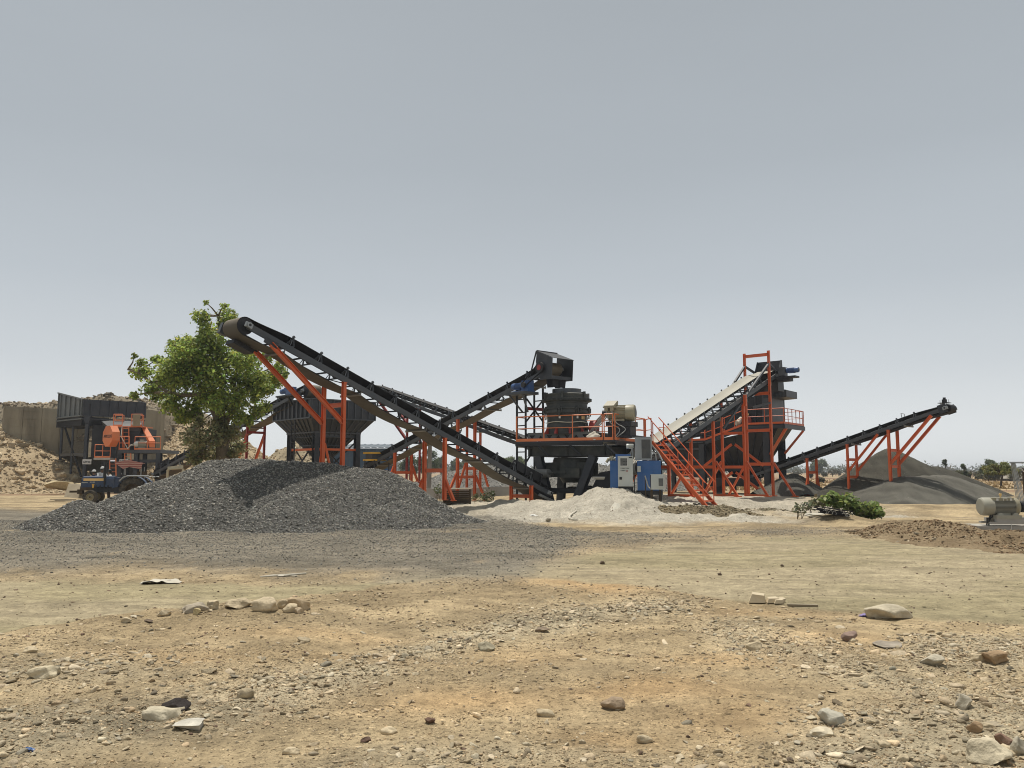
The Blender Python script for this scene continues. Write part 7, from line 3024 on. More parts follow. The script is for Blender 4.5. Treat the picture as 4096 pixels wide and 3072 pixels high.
# ================================================================== the large tree behind the gravel heap
def big_tree():
    rng = np.random.default_rng(17)
    D = 35.2
    S = 2.514

    def w(zx, zy, dy=0.0):
        return P(460 + zx / S, 1200 + zy / S, D + dy)
    base = w(1085, 1620)
    R = thing('leafy_tree', 'large broad leaved green tree behind the gravel heap at left', 'tree', V((base.x, base.y, 0)))
    blobs = [(1045, 120, 115), (960, 220, 90), (1120, 230, 110), (960, 330, 100), (1050, 430, 150), (900, 450, 110), (760, 450, 100), (600, 500, 110), (680, 600, 150), (850, 600, 190), (1050, 600, 200), (1230, 560, 180), (1400, 640, 150), (1500, 760, 130), (1590, 700, 90), (1560, 820, 90), (560, 640, 120), (580, 780, 130), (700, 780, 180), (900, 800, 210), (1120, 800, 210), (1330, 800, 170), (1430, 900, 120), (430, 600, 60), (130, 700, 65), (220, 740, 80), (280, 640, 60), (240, 580, 35), (330, 720, 70), (340, 820, 90), (400, 900, 90), (430, 780, 70), (170, 960, 45), (250, 970, 45), (370, 980, 55), (440, 960, 50), (560, 960, 110), (640, 1060, 130), (800, 1020, 140), (700, 1160, 100), (640, 1200, 60), (800, 1150, 90), (1300, 1020, 150), (1400, 1060, 90), (1180, 1080, 120), (1280, 1180, 100), (1450, 980, 70), (1000, 1000, 120), (620, 390, 28), (560, 430, 40), (1690, 740, 40), (1650, 660, 60), (1480, 560, 80), (1560, 900, 75), (1420, 1120, 80), (1350, 1210, 70), (980, 60, 30), (850, 160, 35), (1150, 90, 35)]
    low = [(880, 1240, 70), (940, 1400, 130), (1080, 1380, 130), (880, 1520, 110), (1000, 1540, 140), (1150, 1480, 110), (1200, 1330, 90), (1120, 1560, 100), (1190, 1540, 60), (1290, 1480, 50), (850, 1600, 80), (1050, 1260, 100)]
    m = D / F / S
    cen, rad, col = [], [], []
    for i, (x, y, r) in enumerate(blobs + low):
        dy = rng.uniform(-1, 1) * (1.5 if r > 80 else .8)
        p = w(x, y)
        p = p + V((0, dy, 0))
        cen.append(tuple(p))
        k = r * m * .97
        rad.append((k, k * 1.15, k * .9))
        col.append((.225, .285, .062) if i < len(blobs) else (.25, .245, .12))
    n1 = 27000
    a = leaves(cen, rad, n1, .080, rng, np.array(col), .36, .5, .5)
    o = npmesh('crown', *a[:3], M['leaf'], a[3], parent=R, loc=w(900, 700))
    # trunk and limbs
    b = MB()
    tr = [V((base.x + .1, base.y, -.1)), w(1080, 1450, .1), w(1062, 1260, .1), w(1010, 1120, .0), w(950, 1020, -.3), w(900, 940, -.5)]
    b.tube(tr, [.34, .27, .22, .19, .15, .11], 12)
    t2 = [w(1075, 1400, .2), w(1110, 1230, .3), w(1210, 1060, .4), w(1270, 960, .2), w(1340, 860, .3), w(1400, 760, .4)]
    b.tube(t2, [.2, .17, .14, .12, .09, .05], 10)
    t3 = [w(1062, 1260, .1), w(1085, 1050, .5), w(1070, 850, .6), w(1050, 600, .4), w(1040, 350, .2), w(1040, 160, .1)]
    b.tube(t3, [.17, .15, .12, .09, .06, .03], 10)
    t4 = [w(1210, 1060, .4), w(1215, 920, .1), w(1190, 800, -.1), w(1250, 640, -.2)]
    b.tube(t4, [.12, .1, .08, .05], 8)
    t5 = [w(900, 940, -.5), w(720, 960, -.6), w(560, 940, -.5), w(470, 890, -.4), w(380, 830, -.3), w(240, 740, -.3), w(130, 700, -.3)]
    b.tube(t5, [.11, .09, .075, .06, .05, .035, .02], 8)
    t6 = [w(900, 940, -.5), w(840, 800, -.3), w(760, 640, -.2), w(640, 520, .0)]
    b.tube(t6, [.11, .09, .06, .03], 8)
    t7 = [w(950, 1020, -.3), w(1010, 860, -.6), w(1090, 740, -.7), w(1150, 600, -.5)]
    b.tube(t7, [.12, .1, .07, .04], 8)
    t8 = [w(560, 940, -.5), w(420, 930, -.6), w(300, 940, -.6), w(170, 960, -.5)]
    b.tube(t8, [.06, .045, .03, .02], 6)
    b.build('trunk', M['bark'], R)
    b = MB()
    nodes = [p for t in (tr, t2, t3, t4, t5, t6, t7, t8) for p in t[2:]]
    for c, r in zip(cen, rad):
        c = V(c)
        q = min(nodes, key=lambda p: (p - c).length)
        mid = q.lerp(c, .5) + V((rng.normal(0, .05), rng.normal(0, .05), .03))
        b.tube([q, mid, c], [.04, .03, .012], 5)
        for _ in range(5):
            e = c + V(rng.normal(0, 1, 3)).normalized() * r[0] * .95
            b.tube([c.lerp(mid, .3), c.lerp(e, .5) + V((0, 0, .05)), e], [.018, .012, .006], 4)
    b.build('branches', M['bark'], R)


big_tree()


# ================================================================== green cut bush with black bundle
def bush():
    rng = np.random.default_rng(23)
    D = 26.3

    def w(zx, zy, dy=0):
        return P(3200 + zx / 5.53, 1930 + zy / 5.53, D + dy)
    base = w(1200, 760)
    R = thing('bush', 'low bright green bush of round leaves beside the black bundle', 'bush', V((base.x, base.y, Gz(base.x, base.y))))
    bl = [(330, 430, 90), (450, 400, 110), (600, 380, 120), (720, 300, 90), (690, 250, 50), (800, 300, 70), (800, 430, 130), (950, 470, 130), (1090, 330, 90), (1100, 420, 120), (1200, 560, 140), (1320, 540, 130), (1450, 570, 130), (1580, 600, 130), (1700, 620, 120), (1790, 690, 80), (1350, 680, 110), (1500, 700, 110), (1650, 720, 90), (1250, 650, 110), (260, 480, 50)]
    m = D / F / 5.53
    cen = [tuple(w(x, y, rng.uniform(-.25, .45))) for x, y, r in bl]
    rad = [(r * m, r * m * 1.4, r * m * .9) for x, y, r in bl]
    col = [(.085, .15, .035) if x > 560 else (.075, .10, .045) for x, y, r in bl]
    a = leaves(cen, rad, 1500, .088, rng, np.array(col) * np.array([2.1, 1.6, 1.9])[None], .3, .4, .5)
    npmesh('foliage', *a[:3], M['leaf'], a[3], parent=R, loc=w(1100, 500))
    b = MB()
    for c in cen:
        c = V(c)
        r0 = V((c.x * .5 + base.x * .5, D + .2, Gz(c.x, D)))
        b.tube([r0, r0.lerp(c, .6) + V((0, 0, .05)), c], [.015, .012, .006], 5)
    b.build('stems', M['bark'], R)
    # black bundle
    bb = w(720, 640, -1.0)
    B = thing('pipe_bundle', 'bundle of black rubber strips lying in front of the green bush', 'bundle', V((bb.x, bb.y, Gz(bb.x, bb.y))))
    b = MB()
    p0, p1 = w(400, 540, -.95), w(1050, 650, -1.1)
    d = (p1 - p0)
    for i in range(16):
        o = V((rng.uniform(-.1, .1), rng.uniform(-.22, .22), rng.uniform(-.16, .05)))
        e = V((rng.uniform(-.06, .06), rng.uniform(-.06, .06), rng.uniform(-.03, .05)))
        b.beam(p0 + o + d * rng.uniform(-.05, .06), p1 + o + e, rng.uniform(.05, .09), rng.uniform(.02, .05))
    b.build('strips', M['belt'], B)
    b = MB()
    for i in range(12):
        f = rng.uniform(.1, 1.0)
        c = p0 + d * f + V((0, -.28, -.18))
        b.tube([c + V((-.05, 0, .10)), c + V((0, -.03, .14)), c + V((.05, -.02, .06)), c + V((.02, -.04, .02))], .006, 5)
    b.build('straps', M['cable'], B)
    cs = w(330, 660, -.4)
    sack('cloth_sheet', V((cs.x, cs.y, Gf(cs.x, cs.y) - .01)), (.34, .2, .08), 9, M['cloth'], 'flat white sacking spread beside the black strip bundle', 'cloth', ax=(.95, .3))


bush()

# small dusty plant by the slatted crate
def shrub(name, label, cen, rad, n, size, col, seed, cat='plant'):
    rng = np.random.default_rng(seed)
    c0 = V(cen[0])
    R = thing(name, label, cat, V((c0.x, c0.y, Gz(c0.x, c0.y))))
    a = leaves(cen, rad, n, size, rng, np.array(col) * 1.5, .3, .4, .5)
    npmesh('foliage', *a[:3], M['leaf'], a[3], parent=R, loc=c0)
    b = MB()
    for c in cen:
        c = V(c)
        r0 = V((c.x + rng.uniform(-.1, .1), c.y, Gz(c.x, c.y) - .02))
        for _ in range(3):
            b.tube([r0, r0.lerp(c, .6) + V(rng.normal(0, .04, 3)), c + V(rng.normal(0, rad[0] * .5 if np.isscalar(rad[0]) else .1, 3))], [.012, .009, .005], 5)
    b.build('stems', M['bark'], R)
    return R


shrub('small_shrub', 'dusty grey green shrub at an orange leg on the sand', [tuple(P(1935, 1985, 38.5)), tuple(P(1955, 1995, 38.3)), tuple(P(1905, 1990, 38.6)), tuple(P(1965, 1972, 38.4))], [.28, .3, .25, .2], 330, .06, (.075, .085, .04), 31)
shrub('small_shrub', 'tiny scrubby plant beside the slatted crate and orange leg', [tuple(P(1755, 1965, 34.5)), tuple(P(1748, 1950, 34.6))], [.22, .18], 120, .05, (.07, .08, .035), 33)
shrub('small_shrub', 'low grey weeds at the left end of the green bush', [tuple(P(3215, 2030, 27.2)), tuple(P(3190, 2035, 27.3)), tuple(P(3240, 2020, 27.2))], [.22, .2, .2], 200, .05, (.10, .11, .06), 35)

# ================================================================== slatted crate
kp0, kp1 = P(1795, 1955, 35.0), P(1876, 1955, 35.0)
KR = thing('slatted_crate', 'dark wooden slatted crate standing on the sand by the gravel heap', 'crate', V(((kp0.x + kp1.x) / 2, 35, Gz(-2.2, 35))))
zt, zb_ = P(1830, 1957, 35).z, -.05
b = MB()
n = 9
for i in range(n):
    z = zb_ + (zt - .06 - zb_) * (i + .5) / n
    b.box(((kp0.x + kp1.x) / 2 - .1, 35.0, z), (kp1.x - kp0.x + .2, .03, (zt - zb_) / n * .62))
b.build('front_slats', M['wood_dark'], KR)
b = MB()
for i in range(n):
    z = zb_ + (zt - .06 - zb_) * (i + .5) / n
    b.box(((kp0.x + kp1.x) / 2 - .1, 35.8, z), (kp1.x - kp0.x + .2, .03, (zt - zb_) / n * .62))
b.build('back_slats', M['wood_dark'], KR)
b = MB()
b.box((kp1.x + .03, 35.4, (zt + zb_) / 2), (.05, .86, zt - zb_))
b.box((kp0.x - .22, 35.4, (zt + zb_) / 2), (.05, .86, zt - zb_))
b.build('side_panel', M['wood_dark'], KR)
b = MB()
b.box(((kp0.x + kp1.x) / 2 - .1, 35.4, zt + .015), (kp1.x - kp0.x + .4, .95, .03))
b.build('top_board', M['wood'], KR)

# low concrete edge behind, thin kerb on the sand
b = MB()
a, c = P(1690, 1958, 41.5), P(2040, 1962, 44.0)
b.beam(V((a.x, a.y, .45)), V((c.x, c.y, .55)), .25, .5)
tag(b.build('kerb_wall', M['conc_pale']), 'low pale concrete kerb running behind the orange conveyor legs', 'kerb')

# ================================================================== shed, pole
sy = 70.0
p0, p1 = P(1330, 1788, sy), P(1572, 1788, sy)
SHD = thing('shed', 'blue grey corrugated sheet shed behind the hopper legs', 'shed', V(((p0.x + p1.x) / 2, sy, 0)))
zt = p0.z
b = MB()
xs = np.arange(p0.x, p1.x, .12)
vs, fs = [], []
for i, x in enumerate(xs):
    yo = sy - (.05 if i % 4 in (0, 1) else 0)
    vs += [(x, yo, 0), (x, yo, zt - .12)]
for i in range(len(xs) - 1):
    fs.append((2 * i, 2 * i + 2, 2 * i + 3, 2 * i + 1))
b.add(vs, fs)
b.box(((p0.x + p1.x) / 2, sy + 1.55, zt / 2 - .1), (p1.x - p0.x - .1, 3.0, zt - .2))
b.build('wall', M['sheet_blue'], SHD)
b = MB()
vs, fs = [], []
xs = np.arange(p0.x - .2, p1.x + .2, .15)
for i, x in enumerate(xs):
    zo = .06 if i % 4 == 0 else 0
    vs += [(x, sy - .35, zt + zo - .05), (x, sy + 3.5, zt + zo + .35), (x, sy + 3.5, zt + zo + .31), (x, sy - .35, zt + zo - .09)]
for i in range(len(xs) - 1):
    a_ = i * 4
    fs += [(a_, a_ + 4, a_ + 5, a_ + 1), (a_ + 3, a_ + 2, a_ + 6, a_ + 7), (a_, a_ + 3, a_ + 7, a_ + 4)]
b.add(vs, fs)
b.build('roof', M['sheet_blue'], SHD)
b = MB()
q0, q1 = P(1545, 1855, 69.0), P(1568, 1855, 69.0)
b.box(((q0.x + q1.x) / 2, 69.3, .9), (.62, .5, 1.8))
tag(b.build('metal_door_panel', M['blue']), 'bright blue sheet panel standing at the shed corner', 'panel')
b = MB()
q0 = P(1500, 1880, 66)
b.box((q0.x - .2, 66.5, .85), (2.2, 1.2, 1.7))
tag(b.build('rendered_block', M['wood']), 'tan rendered hut seen below the crossing conveyor', 'hut')

PO = P(1716, 1945, 46.0)
b = MB()
b.tube([V((PO.x, PO.y, -.3)), V((PO.x + .02, PO.y, 2.4)), V((PO.x + .05, PO.y, 4.6))], [.13, .12, .10], 10)
PL = thing('cement_pole', 'grey cement pole standing behind the crossing conveyors', 'pole', V((PO.x, PO.y, 0)))
b.build('shaft', M['pole'], PL)
b = MB()
b.tube([V((PO.x + .13, PO.y - .1, 1.2)), V((PO.x + .1, PO.y - .2, .6)), V((PO.x - .3, PO.y - .3, .1)), V((PO.x - .7, PO.y - .3, .02))], .018, 5)
b.build('loose_wire', M['cable'], PL)

# ================================================================== trees of the plain
def field_tree(label, px, rb, rt, y, wpx, col, kind, seed, group=None, size=None, n=None):
    rng = np.random.default_rng(seed)
    b0 = P(px, rb, y)
    gz_ = Gz(b0.x, b0.y)
    H = P(px, rt, y).z - gz_
    W = wpx * y / F / 2
    base = V((b0.x, b0.y, gz_))
    nm = {'round': 'mango_tree', 'acacia': 'acacia_tree', 'bare': 'bare_tree', 'lopped': 'lopped_tree'}[kind]
    R = thing(nm, label, 'tree', base, group)
    s = size or max(.10, y * .0011)
    b = MB()
    if kind == 'bare':
        tips = []

        def br(p, d, L, r, lev):
            q = p + d * L
            b.tube([p, p.lerp(q, .5) + V(rng.normal(0, .05 * L, 3)), q], [r, r * .85, r * .65], 5 if lev else 7)
            if lev < 4:
                for _ in range(3 if lev < 2 else 3):
                    nd = (d + V(rng.normal(0, .5, 3)) + V((0, 0, .12))).normalized()
                    br(p.lerp(q, rng.uniform(.55, 1)), nd, L * rng.uniform(.6, .85), r * .58, lev + 1)
        br(base - UP * .1, V((rng.normal(0, .08), 0, 1)).normalized(), H * .30, H * .022, 0)
        b.build('trunk', M['twig'], R)
        return R
    if kind == 'acacia':
        fork = base + V((W * .12, 0, H * .45))
        b.tube([base - UP * .1, base + V((0, 0, H * .2)), fork], [H * .05, H * .035, H * .03], 8)
        cen, rad = [], []
        for i in range(26):
            a = rng.uniform(0, 2 * math.pi)
            rr = W * math.sqrt(rng.uniform(.02, 1))
            z = H * (.62 + .30 * (1 - (rr / W) ** 2) * rng.uniform(.5, 1)) - .06 * H * (rr / W)
            c = base + V((math.cos(a) * rr, math.sin(a) * rr * .8, z))
            cen.append(tuple(c))
            k = W * rng.uniform(.20, .32)
            rad.append((k, k, k * .55))
            b.tube([fork, fork.lerp(c, .5) + V((0, 0, H * .04)), c], [H * .016, H * .011, H * .005], 5)
        b.build('trunk', M['bark_dark'], R)
        a = leaves(cen, rad, n or 5200, s, rng, np.array(col), .3, .3, .4, 4)
    elif kind == 'lopped':
        b.tube([base - UP * .1, base + V((.1, 0, H * .5)), base + V((0, 0, H * .92))], [H * .03, H * .024, H * .015], 7)
        b.build('trunk', M['bark_dark'], R)
        cen, rad = [], []
        for zf, k in ((.86, .28), (.78, .34), (.7, .22), (.45, .45), (.32, .5), (.38, .3)):
            cen.append(tuple(base + V((rng.normal(0, W * .3), 0, H * zf))))
            rad.append((W * k * 1.6,) * 2 + (W * k * 1.5,))
        a = leaves(cen, rad, n or 1500, s, rng, np.array(col), .3, .3, .4, 4)
    else:
        b.tube([base - UP * .1, base + V((0, 0, H * .25)), base + V((0, 0, H * .6))], [H * .045, H * .035, H * .02], 8)
        cen, rad = [], []
        for i in range(20):
            d = V(rng.normal(0, 1, 3)).normalized()
            c = base + V((d.x * W * .68, d.y * W * .68, H * (.57 + .30 * d.z)))
            cen.append(tuple(c))
            k = W * rng.uniform(.28, .45)
            rad.append((k, k, min(k, H * .22)))
            b.tube([base + UP * H * .35, base.lerp(c, .6) + UP * H * .15, c], [H * .015, H * .01, H * .004], 5)
        b.build('trunk', M['bark_dark'], R)
        a = leaves(cen, rad, n or 4200, s, rng, np.array(col), .3, .35, .5, 4)
    npmesh('crown', *a[:3], M['leaf'], a[3], parent=R, loc=base + UP * H * .6)
    return R


G1, G2, G3 = (.065, .088, .034), (.088, .11, .045), (.12, .13, .045)
field_tree('dark rounded mango tree right of the cement pole', 1712, 1892, 1792, 150, 96, G1, 'round', 41, n=6500)
field_tree('dark mango tree under the crossing conveyor, left of the cement pole', 1640, 1895, 1822, 155, 80, G1, 'round', 42)
field_tree('smaller dark tree between two orange conveyor legs', 1765, 1895, 1815, 210, 44, G2, 'round', 43)
field_tree('hazy round tree beyond the front conveyor sag', 1822, 1893, 1832, 260, 46, G2, 'round', 44)
field_tree('hazy low tree right of the round tree beyond the conveyor', 1858, 1893, 1842, 300, 44, G2, 'round', 45)
field_tree('pale green tree seen left of the lattice tower', 2035, 1893, 1810, 170, 66, (.12, .155, .065), 'round', 46)
field_tree('pale green tree seen through the lattice tower', 2080, 1893, 1818, 175, 50, (.12, .155, .065), 'round', 47)
field_tree('pale tree seen between the hopper legs', 1170, 1893, 1800, 120, 80, (.12, .155, .065), 'round', 48)
field_tree('pale tree seen right of the hopper funnel foot', 1335, 1893, 1815, 130, 70, (.12, .155, .065), 'round', 49)
field_tree('large lone rounded tree far out beyond the slim conveyor', 3276, 1890, 1836, 330, 70, G2, 'round', 50, n=5000)
field_tree('flat topped acacia tree in the dry field at right', 4006, 1961, 1842, 66, 132, (.15, .155, .045), 'acacia', 51, n=7500, size=.085)
field_tree('dark tree rising just behind the flat topped acacia', 3960, 1915, 1838, 120, 70, G1, 'round', 52)
field_tree('tall lopped tree with a tufted top behind the stone heap', 3783, 1905, 1830, 110, 26, G1, 'lopped', 53, n=1900, size=.10)
field_tree('shorter lopped tree with a bushy top left of the acacia', 3857, 1915, 1852, 105, 26, G1, 'lopped', 54, n=1700, size=.10)
GB = 'bare grey trees along the field edge'
for i, (px, rt, y, sd) in enumerate(((3700, 1845, 130, 61), (3735, 1850, 125, 62), (3755, 1846, 135, 63), (3810, 1842, 120, 64), (3830, 1848, 118, 65), (3880, 1852, 125, 66), (3910, 1868, 130, 67), (3715, 1858, 118, 68), (3935, 1862, 140, 69), (4060, 1855, 130, 70), (3770, 1862, 115, 71), (4085, 1870, 125, 72))):
    field_tree('leafless grey tree in the row behind the stone heaps', px, 1908, rt, y, 40, G1, 'bare', sd, GB)
GF = 'low bushes along the field edge'
rng = np.random.default_rng(77)
for i in range(16):
    px = 3690 + i * 27 + rng.uniform(-10, 10)
    field_tree('low olive bush in the hedge behind the stone heaps', px, 1910, 1888 - rng.uniform(0, 12), 112 + rng.uniform(-6, 18), rng.uniform(34, 60), (.095, .095, .045), 'round', 80 + i, GF, size=.13, n=700)
GD = 'dry shrubs dotted over the far field'
for i, (px, rb, y, w, h) in enumerate(((3244, 1903, 140, 12, 22), (3330, 1897, 220, 44, 24), (3355, 1896, 230, 40, 20), (3395, 1897, 200, 40, 24), (3190, 1897, 230, 50, 20), (3300, 1899, 180, 30, 14), (3420, 1903, 150, 26, 14), (3284, 1926, 95, 24, 12))):
    field_tree('dry dark shrub standing alone in the far field', px, rb, rb - h, y, w, (.08, .075, .045), 'round', 120 + i, GD, size=.16, n=450)
field_tree('leafless spiny shrub at the foot of the acacia', 3972, 1960, 1930, 67, 30, G1, 'bare', 140)


# far tree line, one mass on the horizon
def treeline():
    rng = np.random.default_rng(91)
    cen, rad = [], []
    for i in range(520):
        t = rng.uniform(-.75, .72)
        y = rng.uniform(520, 700)
        h = rng.uniform(3, 7.5) * (0.6 + .9 * vnoise(np.array([t * 14]), np.array([0.]), 5)[0])
        cen.append((t * y, y, h * .45))
        rad.append((rng.uniform(5, 11), 4, h * .55))
    a = leaves(cen, rad, 26000, .9, rng, (.065, .075, .04), .3, .35, .3, 4)
    o = npmesh('treeline', *a[:3], M['leaf'], a[3])
    tag(o, 'far off hazy tree line along the horizon', 'trees', kind='stuff')


treeline()

# dry grass tufts in the field at right and behind the plant
def grass():
    rng = np.random.default_rng(93)
    n = 9000
    y = rng.uniform(58, 130, n)
    x = rng.uniform(-.35, .68, n) * y
    k = fbm(x / 9, y / 5, 95, 3)
    m = k > .47
    x, y = x[m], y[m]
    z = gbase(x, y)
    n = len(x)
    s = rng.uniform(.10, .26, n)
    vs, cs = [], []
    for j in range(3):
        a = rng.uniform(0, 2 * np.pi, n)
        dx, dy = np.cos(a) * s * .5, np.sin(a) * s * .5
        lx, ly = rng.normal(0, .3, n) * s, rng.normal(0, .3, n) * s
        v = np.stack([np.stack([x - dx, y - dy, z], -1), np.stack([x + dx, y + dy, z], -1), np.stack([x + lx, y + ly, z + s], -1)], 1)
        vs.append(v.reshape(-1, 3))
        c = np.array([.36, .27, .13])[None] * rng.uniform(.6, 1.2, n)[:, None]
        cs.append(np.repeat(c, 3, 0))
    v = np.concatenate(vs)
    o = npmesh('dry_grass', v, np.arange(len(v)), np.full(len(v) // 3, 3), M['leaf'], np.concatenate(cs))
    tag(o, 'dry straw coloured grass tufts over the far field', 'grass', kind='stuff')


grass()

# far white vehicle and hut behind the acacia
b = MB()
p = P(4050, 1900, 118)
b.box((p.x, 118, 1.1), (4.5, 2.5, 2.0))
o = b.build('farm_hut', M['wood_dark'])
tag(o, 'low dark farm hut far behind the acacia trunk', 'hut')
VH = thing('white_van', 'tiny white van parked far beyond the acacia', 'van', V((P(4072, 1900, 112).x, 112, Gz(39, 112))))
vb = WL[VH.name]
b = MB()
b.prism([vb + V((-1.6, 0, .35)), vb + V((1.6, 0, .35)), vb + V((1.6, 0, 1.0)), vb + V((1.0, 0, 1.15)), vb + V((.6, 0, 1.75)), vb + V((-1.55, 0, 1.8))], V((0, 1.5, 0)))
b.build('body', M['white'], VH)
b = MB()
b.prism([vb + V((-.4, -.01, 1.15)), vb + V((.85, -.01, 1.15)), vb + V((.55, -.01, 1.65)), vb + V((-.4, -.01, 1.65))], V((0, -.01, 0)))
b.build('side_window', M['black'], VH)
for x in (-1.0, 1.0):
    w = part_empty('wheel', vb + V((x, 0, .32)), VH)
    b = MB()
    b.cyl(vb + V((x, -.02, .32)), vb + V((x, .2, .32)), .32, n=16)
    b.build('tyre', M['rubber'], w)

def hit(px, row):
    """first point of the earth met along the sight line of a photo pixel"""
    d = P(px, row, 1.0) - V((0, 0, EYE))
    ys = np.geomspace(3.0, 90.0, 2600)
    zz = EYE + d.z * ys
    g = gfull(d.x * ys, ys)
    i = int(np.argmax(zz <= g))
    return P(px, row, float(ys[i]))


# ================================================================== single rocks and litter in the yard
def rock(px, row, wpx, hpx, seed, label, col, name='rock', flat=1.0, rot=0.0, cat='rock', cuts=10, group=None, lev=3, lo=.5, sink=.18, depth=.7):
    rng = np.random.default_rng(seed)
    # foot of the rock on the earth
    p = hit(px, row)
    y = p.y
    sc = y / F
    v, f = rock_verts(lev, rng, cuts, .012, lo, .9)
    sink = max(sink, .32)
    # lumps
    for _ in range(5):
        d = rng.normal(0, 1, 3)
        d /= np.linalg.norm(d)
        v = v * (1 + .04 * np.sin(v @ d * rng.uniform(3, 8) + rng.uniform(0, 6)))[:, None]
    ext = v.max(0) - v.min(0)
    v = v - (v.max(0) + v.min(0)) / 2
    W, H = wpx * sc, hpx * sc
    v = v / ext[None] * np.array([W, W * depth, H * (1 + sink)])[None]
    c_, s_ = math.cos(rot), math.sin(rot)
    v[:, 2] += v[:, 0] * math.tan(rot) * .0
    cols = np.asarray(col)[None] * np.array([1.28, 1.25, 1.2])[None] * (0.85 + .3 * vnoise(v[:, 0] / W * 5 + seed, v[:, 2] / H * 4, seed))[:, None]
    z = p.z - v[:, 2].min() - H * sink
    c = V((p.x, p.y + W * depth * .3, 0))
    v = v + np.array([c.x, c.y, z])[None]
    o = npmesh(name, v, f.ravel(), np.full(len(f), 3), M['rubble'], np.clip(cols, .01, .8), loc=(c.x, c.y, p.z))
    return tag(o, label, cat, group)


BG, GR, BR, DK = (.40, .335, .23), (.33, .30, .235), (.27, .19, .115), (.13, .10, .075)
RK = [
    (3572, 2478, 186, 52, 1, 'largest flat boulder at the edge of the smooth track', (.36, .32, .24)),
    (3406, 2566, 66, 36, 2, 'dark purplish rock near the flat boulder', (.20, .145, .12)),
    (3567, 2592, 110, 20, 3, 'thin grey slab lying below the flat boulder', (.25, .22, .18)),
    (3745, 2668, 92, 44, 4, 'grey half buried rock with a bright crown, right side', GR),
    (3995, 2655, 96, 46, 5, 'brown rock at the far right edge above the stony bank', BR),
    (3925, 2650, 60, 34, 6, 'pale lump beside the brown rock at right', BG),
    (3863, 2838, 66, 56, 7, 'pointed brown grey rock standing in the right stony bank', GR),
    (3905, 2935, 60, 44, 8, 'rough dark clod in the right stony bank', BR),
    (3345, 2905, 110, 56, 9, 'broad pale grey embedded stone lower right of centre', (.36, .34, .28)),
    (3985, 3060, 170, 84, 10, 'big pale flat stone in the lower right corner', (.42, .37, .27)),
    (4085, 3020, 60, 66, 11, 'rounded stone at the right edge near the corner', GR),
    (3540, 2990, 50, 26, 12, 'small beige stone in front of the broad grey stone', BG),
    (765, 2452, 122, 36, 13, 'dark edged slab at the left end of the boulder row', (.28, .245, .19)),
    (845, 2440, 48, 36, 14, 'pale block behind the dark edged slab', BG),
    (786, 2458, 30, 24, 15, 'small yellow stone before the dark edged slab', (.42, .35, .2)),
    (945, 2436, 108, 40, 16, 'layered beige boulder second in the boulder row', BG),
    (1050, 2444, 104, 52, 17, 'tallest cream boulder in the middle of the boulder row', (.44, .37, .26)),
    (1128, 2436, 46, 36, 18, 'small round boulder between two larger ones in the row', BG),
    (1188, 2442, 92, 50, 19, 'smooth humped boulder at the right end of the row', (.37, .29, .19)),
    (1158, 2452, 60, 34, 20, 'egg shaped stone leaning on the humped boulder', BG),
    (1196, 2456, 44, 24, 21, 'flat rounded stone in front of the humped boulder', (.4, .32, .22)),
    (740, 2920, 122, 26, 22, 'smooth pale grey flat slab in the stone band', (.40, .38, .33)),
    (690, 2850, 110, 50, 23, 'black charred clod in the stone band', (.035, .03, .028)),
    (640, 2882, 150, 44, 24, 'long beige embedded stone below the black clod', (.40, .36, .27)),
    (160, 2712, 120, 44, 25, 'broad pale stone half buried at the left edge', (.40, .35, .25)),
    (650, 2465, 56, 26, 26, 'beige stone on the edge of the track, left', BG),
    (590, 2490, 34, 12, 27, 'tiny dark stone on the track edge', DK),
    (500, 2492, 44, 20, 28, 'small pale stone on the track edge, further left', BG),
    (1720, 2896, 40, 22, 29, 'dark brown rounded pebble on the orange earth', (.12, .075, .055)),
    (1462, 2970, 44, 20, 30, 'dark broken clod near the bottom middle', (.1, .065, .05)),
    (2410, 2258, 20, 14, 31, 'single dark clod on the pale track', DK),
    (2880, 2302, 18, 12, 32, 'small dark stone on the track by the broken block', DK),
    (3130, 2267, 14, 10, 33, 'lone dark stone far out on the track', DK),
    (2193, 2087, 22, 16, 34, 'grey brown rock at the foot of the sand mound', (.2, .18, .14)),
    (1945, 2605, 70, 34, 35, 'olive grey stone in the middle stone band', (.26, .235, .17)),
    (2170, 2530, 60, 20, 36, 'flat dark stone at the head of the stone band', (.19, .15, .11)),
    (4025, 2980, 70, 40, 37, 'dark reddish rock left of the corner slab', (.17, .11, .08)),
    (3160, 3052, 34, 20, 38, 'small dark stone at the bottom edge, right of centre', DK),
    (2455, 2840, 96, 44, 39, 'crumbling brown clod on the orange earth', (.26, .20, .14)),
    (3290, 2945, 90, 26, 40, 'light flat stone beside the broad grey stone', (.44, .39, .29)),
]
for px, row, w, h, sd, lb, cl_ in RK:
    rock(px, row, w, h, sd, lb, cl_, cuts=12 if h < 45 else 9, depth=.75)
rng = np.random.default_rng(61)
for i in range(18):
    px, row = rng.uniform(60, 4050), rng.uniform(2560, 3050)
    if 1500 < px < 3000 and rng.uniform() < .5:
        continue
    w = rng.uniform(34, 80)
    rock(px, row, w, w * rng.uniform(.3, .5), 200 + i, 'fist sized beige stone lying loose among the pebbles', tuple(np.array(BG) * rng.uniform(.7, 1.1)), name='stone', group='fist sized stones on the bare earth', lev=2, cat='stone', sink=.5)

